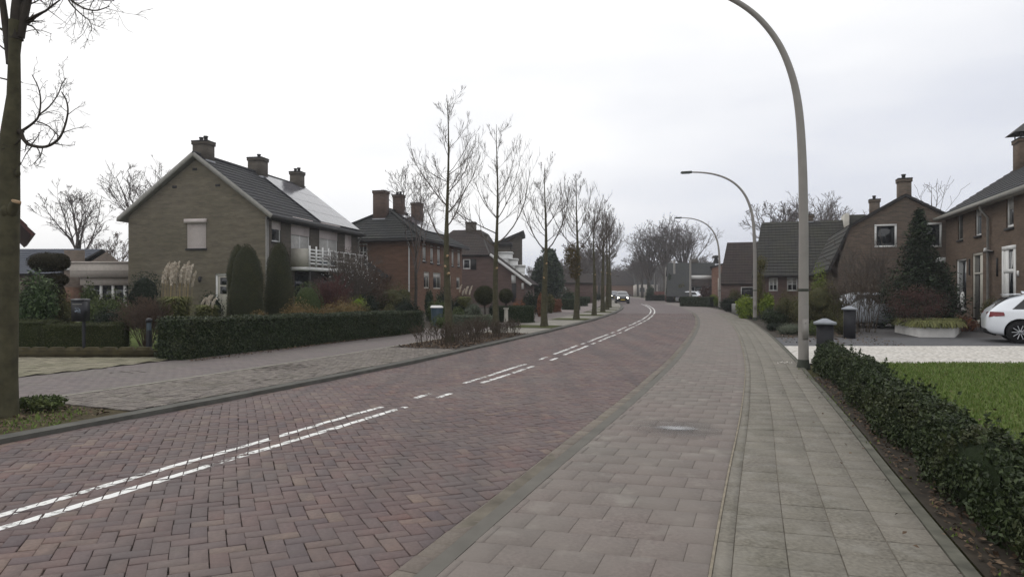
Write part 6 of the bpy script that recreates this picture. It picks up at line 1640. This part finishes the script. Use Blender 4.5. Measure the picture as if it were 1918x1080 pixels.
# ============================================================ STREET FURNITURE AND OTHER THINGS
M_lamp = plain("weathered grey lamp paint", (138, 134, 129), .55, .35, var=.10, scale=3)
M_lampdark = plain("dark lamp foot", (62, 66, 58), .8, var=.3)
def lamp_post(loc, label, rz, H=1.0):
    o = thing("street_lamp", label, "street lamp", loc, rz, "curved arm street lamps along the right footpath")
    prof = [(0, 0), (0, 1.5), (0.0, 3.0), (-.03, 4.2), (-.10, 5.1), (-.24, 5.75), (-.5, 6.35), (-.9, 6.85), (-1.4, 7.2), (-2.0, 7.43), (-2.6, 7.54), (-3.1, 7.58)]
    P_ = [Vector((a, 0, b)) for a, b in prof]; fine = []; n = len(P_)
    for i in range(n - 1):
        p0, p1, p2, p3 = P_[max(i - 1, 0)], P_[i], P_[i + 1], P_[min(i + 2, n - 1)]
        for k_ in range(5):
            t_ = k_ / 5; fine.append(.5 * ((2 * p1) + (p2 - p0) * t_ + (2 * p0 - 5 * p1 + 4 * p2 - p3) * t_ * t_ + (3 * p1 - p0 - 3 * p2 + p3) * t_ ** 3))
    fine.append(P_[-1]); m_ = len(fine)
    rad = [np.interp(i / (m_ - 1), [0, .3, .55, 1], [.098, .078, .058, .036]) for i in range(m_)]
    cut = int(m_ * .42)
    mb = MB(); mb.tube(fine[:cut + 1], rad[:cut + 1], 16); mb.build("pole", M_lamp, o, smooth=True)
    mb = MB(); mb.tube(fine[cut:], rad[cut:], 12); mb.build("arm", M_lamp, o, smooth=True)
    mb = MB(); mb.lathe([(.13, -.02), (.125, .03), (.106, .09), (.10, .16)], (0, 0, 0), 16); mb.build("foot", M_lampdark, o)
    mb = MB(); mb.box(-.055, -.101, .55, .055, -.086, .95); mb.box(-.012, -.106, .86, .012, -.1, .89); mb.build("service_door", M_lamp, o)
    mb = MB(); mb.lathe([(.09, 1.48), (.096, 1.49), (.096, 1.53), (.09, 1.54)], (0, 0, 0), 16); mb.build("collar", M_lampdark, o)
    mb = MB(); mb.hull([(-3.05, -.07, 7.53), (-3.62, -.13, 7.54), (-3.62, .13, 7.54), (-3.05, .07, 7.53)], [(-3.05, -.05, 7.64), (-3.58, -.08, 7.63), (-3.58, .08, 7.63), (-3.05, .05, 7.64)]); hd_ = mb.build("lamp_head", M_lampdark, o)
    mb = MB(); mb.box(-3.55, -.09, 7.515, -3.15, .09, 7.536); mb.build("diffuser", M_glassb, hd_)
    return o
x, y = G(1505, 688); l1 = lamp_post((x, y, 0), "nearest curved street lamp, its arm leaving the top of the picture", -.02)
for (px, py, lab) in ((1414, 600, "second curved street lamp before the long dark roof"), (1348, 578, "third curved street lamp before the steep dark roof")):
    x, y = G(px, py); copy_thing(l1, (x, y, 0), head(y), lab)
for (px, Y, lab, rz) in ((1226, 118, "far curved street lamp left of the slanted pole, arm over the bend", -.1), (1217, 138, "far curved street lamp just left of the previous far one", -.1), (1189, 200, "farthest curved street lamp at the end of the road", 0)):
    copy_thing(l1, (X_(px, Y), Y, 0), rz, lab)
def post(name, label, px, Y, top, rad, cat="pole", mat=M_lamp, extra=None):
    o = thing(name, label, cat, (X_(px, Y), Y, 0)); H = Z_(top, Y); mb = MB(); mb.tube([(0, 0, 0), (0, 0, H)], [rad, rad * .8], 10); mb.build("shaft", mat, o, smooth=True)
    mb = MB(); mb.lathe([(rad * 1.5, 0), (rad * 1.4, .4), (rad, .5)], (0, 0, 0), 10); mb.build("foot", M_lampdark, o); mb = MB(); mb.lathe([(rad * .9, H), (rad * .9, H + .06), (0, H + .1)], (0, 0, 0), 10); mb.build("cap", M_lampdark, o)
    return o, H
o, H = post("utility_pole", "grey pole with a slanted brace on its left side", 1247, 98, 500, .15)
mb = MB(); mb.tube([(.0, 0, Z_(532, 98)), (X_(1259, 98) - X_(1247, 98), 0, Z_(488, 98))], .12, 8); mb.build("brace", M_lamp, o)
post("utility_pole", "straight grey pole between the braced pole and the white van", 1263, 88, 488, .16)
post("utility_pole", "straight grey pole in front of the white van", 1293, 76, 486, .13)

# gate pillars at the gravel drive
def pillar(px, Y, label, w=.36, H=.93):
    o = thing("gate_pillar", label, "pillar", (X_(px, Y), Y, 0), -0.42, "dark gate pillars at the drive"); q = w / 2
    mb = MB(); mb.box(-q, -q, 0, q, q, H); mb.build("shaft", plain("near black painted pillar", (38, 38, 42), .6, var=.15), o)
    mb = MB(); c = q + .055; mb.box(-c, -c, H, c, c, H + .045); mb.hull([(-c + .02, -c + .02, H + .046), (c - .02, -c + .02, H + .046), (c - .02, c - .02, H + .046), (-c + .02, c - .02, H + .046)], [(-.04, -.04, H + .12), (.04, -.04, H + .12), (.04, .04, H + .12), (-.04, .04, H + .12)])
    mb.build("cap", plain("grey capstone", (136, 140, 146), .7, var=.12), o); return o
pillar(1545, 13.9, "near dark gate pillar with pointed grey cap, rising from the end of the low hedge", .32, .80)
pillar(1591, 21.0, "farther dark gate pillar with grey cap at the back of the asphalt drive", .33, .90)

# white planter
o = thing("planter", "low white angular planter overflowing with brownish grass beside the asphalt drive", "planter", (X_(1730, 22.2), 22.2, 0))
def pl(px, py, Y): return (X_(px, Y) - X_(1730, 22.2), Y - 22.2)
pts = [pl(1676, 0, 24.0), pl(1722, 0, 21.5), pl(1788, 0, 21.3), pl(1800, 0, 24.0)]
mb = MB(); mb.hull([(a, b, 0) for a, b in pts], [(a, b, .42) for a, b in pts]); mb.build("trough", plain("white planter render", (216, 214, 211), .8, var=.08), o)
mb = MB(); cxm = sum(p[0] for p in pts) / 4; cym = sum(p[1] for p in pts) / 4
mb.poly([(cxm + (a - cxm) * .9, cym + (b - cym) * .9, .425) for a, b in pts]); mb.build("soil", M_soil, o)
n = 5200; a = np.random.default_rng(8); t_ = a.uniform(0, 1, (n, 1)); s_ = a.uniform(0, 1, (n, 1)); Q = np.array(pts)
b2_ = (Q[0] * (1 - t_) + Q[1] * t_) * (1 - s_) + (Q[3] * (1 - t_) + Q[2] * t_) * s_
out = (b2_ - np.array([cxm, cym])); L = np.linalg.norm(out, axis=1, keepdims=True); d2 = out / L + a.normal(0, .5, (n, 2)); hgt = a.uniform(.08, .22, n); rch = a.uniform(.08, .26, n)
mb = MB()
def gp(f): return np.concatenate([b2_ + d2 * (rch * f)[:, None] * .8, (.42 + hgt * (2.2 * f - 2.5 * f * f))[:, None]], 1)
sd = np.stack([-d2[:, 1], d2[:, 0], np.zeros(n)], 1) * .009
for (f0, f1) in ((0, .4), (.4, .75), (.75, 1.1)):
    p, q = gp(f0), gp(f1); mb.add(np.stack([p - sd, p + sd, q + sd * .8, q - sd * .8], 1).reshape(-1, 3), (np.arange(n) * 4)[:, None] + np.arange(4)[None])
mb.build("grass", LG_grass, o, uv=False)

# low things at the terrace
o = thing("garden_bench", "dark low bench under the terrace's tall window", "bench", (X_(1812, 26.2), 26.2, 0), -.33)
mb = MB()
for k_ in range(4): mb.box(-.6, -.2 + k_ * .1, .40, .6, -.12 + k_ * .1, .44)
mb.build("seat", W_dark, o)
for sx in (-.52, .46):
    for sy in (-.18, .12): mb = MB(); mb.box(sx, sy, 0, sx + .06, sy + .06, .397); mb.build("leg", W_dark, o)

# planter wall with lime shrub near second lamp
mb = MB(); x0, y0 = G(1377, 590); 
pA, pB, pC = (X_(1374, 44), 44), (X_(1400, 36), 36), (X_(1418, 36.5), 36.5)
mb.bar((pA[0], pA[1], .3), (pB[0], pB[1], .3), .25, .7); mb.bar((pB[0] + .1, pB[1], .3), (pC[0], pC[1], .3), .25, .696)
tag(mb.build("low_garden_wall", plain("grey block wall", (112, 112, 110), .9, var=.12)), "low grey block wall in front of the yellow green shrubs", "wall")
# reddish fence at the bend
mb = MB()
for i in range(22):
    x = X_(1222, 102) + i * .2; mb.box(x, 102, 0, x + .17, 102.05, 1.35 + .02 * (i % 2))
mb.box(X_(1222, 102), 102.06, .4, X_(1222, 102) + 4.4, 102.12, .5); mb.box(X_(1222, 102), 102.06, 1.0, X_(1222, 102) + 4.4, 102.12, 1.1)
tag(mb.build("fence", plain("red brown stained boards", (92, 54, 46), .8, var=.2)), "red brown board fence at the outside of the bend", "fence")
mb = MB()
for i in range(14):
    x = X_(1246, 92) + i * .2; mb.box(x, 92, 0, x + .17, 92.05, .95 + .02 * (i % 2))
mb.box(X_(1246, 92), 92.06, .4, X_(1246, 92) + 2.8, 92.12, .5)
tag(mb.build("fence", MATS["red brown stained boards"]), "lower red brown fence panel between the braced pole and the straight one", "fence")

# scalloped edging
mb = MB(); r = random.Random(3); x0, x1 = X_(28, 14.6), -7.55; n = int((x1 - x0) / .38)
mb.box(x0 - 1.5, 14.5, .045, x1 + .05, 14.62, .20)
for i in range(-4, n):
    a = x0 + i * .38; mb.hull([(a + .01, 14.49, .2), (a + .37, 14.49, .2), (a + .37, 14.63, .2), (a + .01, 14.63, .2)], [(a + .07, 14.5, .27), (a + .31, 14.5, .27), (a + .31, 14.62, .27), (a + .07, 14.62, .27)])
tag(mb.build("garden_edging", plain("mossy dark edging", (64, 58, 38), .95, var=.35, scale=5, bump=.6)), "low mossy scalloped edging in front of the box hedges", "edging")

# mailbox
o = thing("mailbox", "black mailbox on a dark post with small pale marks, behind the scalloped edging", "mailbox", (X_(157, 14.95), 14.95, .045), .05)
M_blk = plain("black powder coat", (30, 31, 36), .45, .4, var=.1)
mb = MB(); mb.tube([(0, 0, 0), (0, 0, .92)], .035, 10); mb.build("post", M_blk, o)
zt = Z_(559, 14.95) - .045; zb_ = Z_(601, 14.95) - .045
mb = MB(); mb.box(-.20, -.13, zb_, .06, .13, zt - .03); mb.hull([(-.215, -.15, zt - .03), (.075, -.15, zt - .03), (.075, .15, zt - .03), (-.215, .15, zt - .03)], [(-.19, -.12, zt), (.05, -.12, zt), (.05, .12, zt), (-.19, .12, zt)]); bx_ = mb.build("box", M_blk, o)
mb = MB(); mb.box(-.17, -.136, zt - .13, .03, -.131, zt - .115); mb.build("slot", W_grey, bx_)
mb = MB(); mm = plain("pale grey marks", (120, 130, 142), .6)
for (a0, b0, a1, b1) in ((-.12, .16, -.085, .20), (-.085, .14, -.07, .19), (-.06, .15, -.045, .21), (-.045, .19, -.02, .205), (-.03, .12, -.018, .2), (-.01, .14, .0, .22), (-.115, .11, -.08, .125), (-.065, .105, -.04, .12)): mb.box(a0, -.1365, zt - .2 - (b1 - .1), a1, -.1315, zt - .2 - (b0 - .1))
mb.build("marks", mm, bx_)

# garden lamp bollard
o = thing("garden_lamp", "slim black garden lamp bollard at the left end of the long hedge", "garden lamp", (X_(279, 15.0), 15.0, .045))
H = Z_(594, 15.4) - .045
mb = MB(); mb.tube([(0, 0, 0), (0, 0, H * .68)], .06, 14); mb.build("post", M_blk, o, smooth=True)
mb = MB(); mb.tube([(0, 0, H * .68), (0, 0, H * .88)], .052, 14); mb.build("lamp_glass", M_glassb, o)
mb = MB(); mb.lathe([(.0, H * .88), (.065, H * .88), (.065, H * .97), (.03, H), (0, H)], (0, 0, 0), 14); mb.build("lamp_cap", M_blk, o)

# wheelie bin behind the hedge end
o = thing("wheelie_bin", "blue grey wheelie bin with a white lid at the right end of the long hedge", "bin", (X_(818, 26.2), 26.2, .045), .3)
H = Z_(572, 26.2) - .045
mb = MB(); mb.hull([(-.16, -.18, .06), (.16, -.18, .06), (.16, .18, .06), (-.16, .18, .06)], [(-.2, -.24, H - .08), (.2, -.24, H - .08), (.2, .24, H - .08), (-.2, .24, H - .08)]); mb.build("body", plain("blue grey plastic", (62, 78, 90), .5, var=.08), o)
mb = MB(); mb.hull([(-.22, -.26, H - .077), (.22, -.26, H - .077), (.22, .28, H - .077), (-.22, .28, H - .077)], [(-.17, -.2, H), (.17, -.2, H), (.17, .25, H), (-.17, .25, H)]); mb.build("lid", W_white, o)
for sx in (-.19, .19): mb = MB(); mb.tube([(sx - .02, .17, .09), (sx + .02, .17, .09)], .09, 12); mb.build("wheel", W_dark, o)

# white gate post
o = thing("gate_post", "narrow white gate post between two dark square hedges", "post", (X_(948, 30), 30, .045))
mb = MB(); mb.hull([(-.1, -.1, 0), (.1, -.1, 0), (.1, .1, 0), (-.1, .1, 0)], [(-.08, -.08, .62), (.08, -.08, .62), (.08, .08, .62), (-.08, .08, .62)]); mb.build("shaft", W_cream, o); mb = MB(); mb.box(-.12, -.12, .621, .12, .12, .67); mb.build("cap", W_cream, o)
post("marker_post", "short pale reflector post by the far kerb trees", 1131.5, 62, 549, .07, "post", W_cream)

# ------------------------------------------------------------ cars
M_tyre = plain("tyre rubber", (28, 28, 29), .85, .2, var=.1)
M_rim = plain("silver alloy", (176, 178, 182), .3, .5, .7, var=.04)
M_arch = plain("black wheel arch", (16, 16, 17), .9)
M_taill = plain("dark red tail lamp", (112, 18, 26), .2, .6, var=.1)
M_carglass = glass("dark car glass", (22, 24, 26))
def carpaint(name, rgb):
    t = NT(name); m_ = t.fin(lin(rgb), .28, .5); t.b.inputs['Coat Weight'].default_value = .8; t.b.inputs['Coat Roughness'].default_value = .05; return m_
def make_car(label, loc, rz, paint, lit=False, L=4.2, Wd=1.78, Hc=1.43, group=None, cat="car", name="parked_car", front=False, rim=None, hatch=True):
    """x forward, wheels on z=0"""
    o = thing(name, label, cat, loc, rz, group); hw = Wd / 2
    # stations along the length: x, bottom z, belt z, roof z, half width low, half width belt, half width roof
    ST = [(-L / 2, .42, .66, .68, .60, .62, .58), (-L / 2 + .05, .32, .80, .84, .76, .76, .70), (-L / 2 + .14, .25, .90, .96, .83, .83, .72), (-L / 2 + .30, .22, .95, 1.10, .87, .86, .66),
          (-L / 2 + .48, .20, .95, 1.24, .885, .87, .62), (-L / 2 + .68, .19, .95, 1.34, .89, .88, .60), (-L / 2 + 1.0, .18, .94, 1.39, .89, .885, .60), (-L / 2 + 1.6, .18, .93, Hc, .89, .885, .61),
          (-L / 2 + 2.1, .18, .92, Hc, .89, .885, .61), (-L / 2 + 2.5, .18, .91, 1.38, .89, .88, .60), (-L / 2 + 2.85, .18, .90, 1.22, .89, .875, .62), (-L / 2 + 3.15, .18, .90, 1.02, .885, .87, .68),
          (-L / 2 + 3.35, .19, .89, .95, .88, .86, .74), (-L / 2 + 3.7, .20, .84, .88, .86, .82, .66), (L / 2 - .22, .21, .76, .80, .80, .76, .60), (L / 2 - .06, .26, .66, .69, .70, .68, .54), (L / 2, .36, .56, .58, .56, .56, .46)]
    k_ = hw / .89; rings = []
    for (x, zb_, zm, zt_, w0, w1, w2) in ST:
        w0, w1, w2 = w0 * k_, w1 * k_, w2 * k_
        half = [(0, zb_), (w0 * .86, zb_), (w0 * .965, zb_ + .08), (w0, zb_ + (zm - zb_) * .38), (w1 * 1.0, zb_ + (zm - zb_) * .72), (w1 * .985, zm - .03), (w1 * .95, zm), (w1 * .45 + w2 * .55, zm + (zt_ - zm) * .5), (w2 * 1.04, zm + (zt_ - zm) * .88), (w2 * .88, zt_ - .0), (0, zt_ + .015)]
        ring = [(x, -y, z) for y, z in half] + [(x, y, z) for y, z in half[-2:0:-1]]
        rings.append(ring)
    n = len(rings[0]); mb = MB(); V = [p for ring in rings for p in ring]
    f = [[i * n + j, (i + 1) * n + j, (i + 1) * n + (j + 1) % n, i * n + (j + 1) % n] for i in range(len(rings) - 1) for j in range(n)]
    mb.add(V, f); 
    mb.Fc.append(np.array([list(range(n))])); mb.M.append(np.zeros(1, dtype=np.int32))
    base_ = (len(rings) - 1) * n; mb.Fc.append(np.array([[base_ + j for j in range(n)][::-1]])); mb.M.append(np.zeros(1, dtype=np.int32))
    body = mb.build("body", [paint, M_arch], o, smooth=True, uv=False)
    xr_, xf_ = -L / 2 + .80, L / 2 - .84
    # real wheel arches: cut the body with cylinders, keep the result only
    bpy.context.view_layer.update()
    cut = MB()
    for xw in (xr_, xf_):
        for sy in (-1, 1):
            y0_, y1_ = sorted((sy * (hw + .2), sy * (hw - .30))); m3 = MB(); m3.lathe([(.0, y0_), (.375, y0_), (.375, y1_), (.0, y1_)], (xw, 0, .33), 32, axis='y')
            cut.add(m3.V[0], m3.Fc[0])
    co = cut.build("cutter", [M_arch], None, uv=False)
    import bmesh
    bm = bmesh.new(); bm.from_mesh(co.data); bmesh.ops.remove_doubles(bm, verts=bm.verts, dist=1e-5); bmesh.ops.recalc_face_normals(bm, faces=bm.faces); bm.to_mesh(co.data); bm.free()
    bm = bmesh.new(); bm.from_mesh(body.data); bmesh.ops.remove_doubles(bm, verts=bm.verts, dist=1e-5); bmesh.ops.recalc_face_normals(bm, faces=bm.faces); bm.to_mesh(body.data); bm.free()
    body.parent = None
    md = body.modifiers.new("s", 'SUBSURF'); md.levels = md.render_levels = 2
    md = body.modifiers.new("b", 'BOOLEAN'); md.object = co; md.operation = 'DIFFERENCE'; md.solver = 'EXACT'
    dg = bpy.context.evaluated_depsgraph_get(); dg.update(); me = bpy.data.meshes.new_from_object(body.evaluated_get(dg))
    body.modifiers.clear(); body.data = me; body.parent = o; bpy.data.objects.remove(co)
    # glass: side windows, screens, slightly proud of the body
    def side_y(zq, x):   # body half width at a height above the belt
        i = min(range(len(ST)), key=lambda q: abs(ST[q][0] - x)); s_ = ST[i]; t_ = max(0, (zq - s_[2]) / max(.01, s_[3] - s_[2]))
        return (s_[5] * .95 + (s_[6] * 1.02 - s_[5] * .95) * t_) * k_
    for sy in (-1, 1):
        for (xa, xb, xc, xd) in ((-L / 2 + .62, -L / 2 + 1.50, -L / 2 + 1.46, -L / 2 + .98), (-L / 2 + 1.58, -L / 2 + 2.78, -L / 2 + 2.42, -L / 2 + 1.56)):
            z0, z1 = .97, 1.33
            q = [(xa, sy * (side_y(z0, xa) + .006), z0), (xb, sy * (side_y(z0, xb) + .006), z0), (xc, sy * (side_y(z1, xc) + .012), z1), (xd, sy * (side_y(z1, xd) + .012), z1)]
            mb = MB(); inn = [(a, b - sy * .03, c) for a, b, c in q]; mb.hull(inn, q); mb.build("side_window", M_carglass, o)
    rw = [(-L / 2 + .19, .60 * k_, 1.0), (-L / 2 + .54, .53 * k_, 1.31)]
    mb = MB(); mb.hull([(rw[0][0] - .005, -rw[0][1], rw[0][2]), (rw[0][0] - .005, rw[0][1], rw[0][2]), (rw[1][0] - .02, rw[1][1], rw[1][2]), (rw[1][0] - .02, -rw[1][1], rw[1][2])],
                       [(rw[0][0] + .03, -rw[0][1], rw[0][2]), (rw[0][0] + .03, rw[0][1], rw[0][2]), (rw[1][0] + .03, rw[1][1], rw[1][2]), (rw[1][0] + .03, -rw[1][1], rw[1][2])]); mb.build("rear_window", M_carglass, o)
    fx = L / 2 - 1.03; mb = MB(); mb.hull([(fx + .04, -.66 * k_, .99), (fx + .04, .66 * k_, .99), (fx - .60, .54 * k_, 1.385), (fx - .60, -.54 * k_, 1.385)], [(fx, -.66 * k_, .96), (fx, .66 * k_, .96), (fx - .60, .54 * k_, 1.34), (fx - .60, -.54 * k_, 1.34)]); mb.build("windscreen", M_carglass, o)
    mb = MB(); mb.hull([(-L / 2 + .50, -.56 * k_, 1.37), (-L / 2 + .50, .56 * k_, 1.37), (-L / 2 + .85, .56 * k_, 1.395), (-L / 2 + .85, -.56 * k_, 1.395)], [(-L / 2 + .50, -.56 * k_, 1.39), (-L / 2 + .50, .56 * k_, 1.39), (-L / 2 + .85, .56 * k_, 1.42), (-L / 2 + .85, -.56 * k_, 1.42)]); mb.build("roof_spoiler", paint, o)
    mb = MB(); mb.hull([(-L / 2 + .95, -.02, 1.41), (-L / 2 + 1.15, -.02, 1.41), (-L / 2 + 1.15, .02, 1.41), (-L / 2 + .95, .02, 1.41)], [(-L / 2 + .92, -.004, 1.49), (-L / 2 + .98, -.004, 1.48), (-L / 2 + .98, .004, 1.48), (-L / 2 + .92, .004, 1.49)]); mb.build("roof_antenna", paint, o)
    for sy in (-1, 1):
        mb = MB(); mb.hull([(-L / 2 + .03, sy * .50 * k_, .72), (-L / 2 + .08, sy * .80 * k_, .74), (-L / 2 + .42, sy * .895 * k_, .78), (-L / 2 + .46, sy * .84 * k_, .78)], [(-L / 2 + .05, sy * .48 * k_, .88), (-L / 2 + .12, sy * .80 * k_, .90), (-L / 2 + .36, sy * .885 * k_, .89), (-L / 2 + .46, sy * .83 * k_, .88)]); mb.build("tail_lamp", M_taill, o)
        hm = lampglow("lit headlamp", (255, 252, 236), 9.0) if lit else plain("clear lamp glass", (190, 196, 200), .1, .8)
        mb = MB(); mb.lathe([(0, 0), (.115, 0), (.11, .1), (0, .12)], (0, 0, 0), 14, axis='x'); hl = mb.build("headlight", hm, o); hl.location = (L / 2 - .16, sy * .56 * k_, .64)
        mb = MB(); mb.box(L / 2 - 1.12, min(sy * hw, sy * (hw + .16)), .92, L / 2 - 1.0, max(sy * hw, sy * (hw + .16)), 1.05); mb.build("wing_mirror", paint, o)
    mb = MB(); mb.hull([(-L / 2 - .0, -.62 * k_, .28), (-L / 2 - .0, .62 * k_, .28), (-L / 2 + .25, .70 * k_, .20), (-L / 2 + .25, -.70 * k_, .20)], [(-L / 2 + .02, -.62 * k_, .40), (-L / 2 + .02, .62 * k_, .40), (-L / 2 + .3, .72 * k_, .36), (-L / 2 + .3, -.72 * k_, .36)]); mb.build("rear_diffuser", M_arch, o)
    mb = MB(); mb.box(L / 2 - .03, -.42, .38, L / 2 + .03, .42, .62); mb.build("grille", M_arch, o)
    mb = MB(); mb.box(L / 2 + .03, -.26, .40, L / 2 + .045, .26, .50); mb.build("licence_plate", plain("yellow plate", (200, 170, 60), .5), o)
    mb = MB()
    for sy in (-1, 1): mb.box(-.7, sy * (hw - .005) - .004, .60, -.52, sy * (hw - .005) + .004, .62)
    for xw in (xr_, xf_):
        for sy in (-1, 1):
            w = MB(); yc = sy * (hw - .12)
            w.lathe([(.20, -.10), (.30, -.105), (.318, -.08), (.322, 0), (.318, .08), (.30, .105), (.20, .10)], (xw, yc, .322), 32, axis='y'); wh = w.build("wheel", M_tyre, o, smooth=True)
            rm = MB(); rm.lathe([(.205, -.085), (.232, -.09), (.232, -.07), (.215, .05), (.215, .09), (.2, .085)], (xw, yc, .322), 32, axis='y')
            for q in range(10):
                t0 = q * math.pi / 5; dirv = (math.cos(t0), math.sin(t0))
                rm.bar((xw + dirv[0] * .03, yc + sy * .07, .322 + dirv[1] * .03), (xw + dirv[0] * .215, yc + sy * .085, .322 + dirv[1] * .215), .02, .028, up=(0, 1, 0))
            rm.lathe([(0, -.1 * sy), (0, .09 * sy), (.05, .085 * sy), (.055, .04 * sy)], (xw, yc, .322), 14, axis='y'); rm.build("rim", M_rim, wh)
            dk = MB(); dk.lathe([(0, -.01), (.21, -.01), (.21, .01), (0, .01)], (xw, yc, .322), 24, axis='y'); dk.build("brake_disc", M_arch, wh)
    return o
P_white = carpaint("white car paint", (222, 226, 232))
make_car("white hatchback parked on the dark drive at the right edge, rear towards the planter", (15.91, 18.91, 0), -.52, P_white, L=4.24)
make_car("silver car half hidden behind the bare shrubs left of the conifer", (X_(1610, 27.5), 27.5, 0), 3.10, carpaint("silver car paint", (150, 154, 160)), L=4.1, name="parked_car")
make_car("white van like car parked behind the hedge near the white banded house", (X_(1296, 82), 82, 0), 2.35, P_white, L=3.6, name="parked_car")
x, y = G(1165, 568); 
make_car("nearer oncoming dark car with bright headlights on the bend", (x, y, 0), math.radians(-90) + head(y) + .02, carpaint("dark grey car paint", (40, 42, 48)), lit=True, L=3.9, Wd=1.62, name="oncoming_car", group="oncoming cars with headlights on")
make_car("farther oncoming car with headlights, partly behind the nearer one", (X_(1150.5, 105), 105, 0), math.radians(-90) + head(105) + .05, carpaint("blue grey car paint", (62, 66, 74)), lit=True, L=3.9, name="oncoming_car", group="oncoming cars with headlights on")

# ------------------------------------------------------------ damp air
def haze():
    m_ = bpy.data.materials.new("damp air"); m_.use_nodes = True; t = m_.node_tree; t.nodes.clear()
    v = t.nodes.new("ShaderNodeVolumePrincipled"); v.inputs['Color'].default_value = (.93, .95, 1.0, 1); v.inputs['Density'].default_value = HAZE
    v.inputs['Anisotropy'].default_value = .2
    o_ = t.nodes.new("ShaderNodeOutputMaterial"); t.links.new(v.outputs[0], o_.inputs['Volume'])
    mb = MB(); mb.box(-420, -30, -1.05, 420, 620, 22); o = mb.build("haze", m_, uv=False); tag(o, "thin grey haze over the street", "haze", kind="stuff")
HAZE = 0.0008
haze()
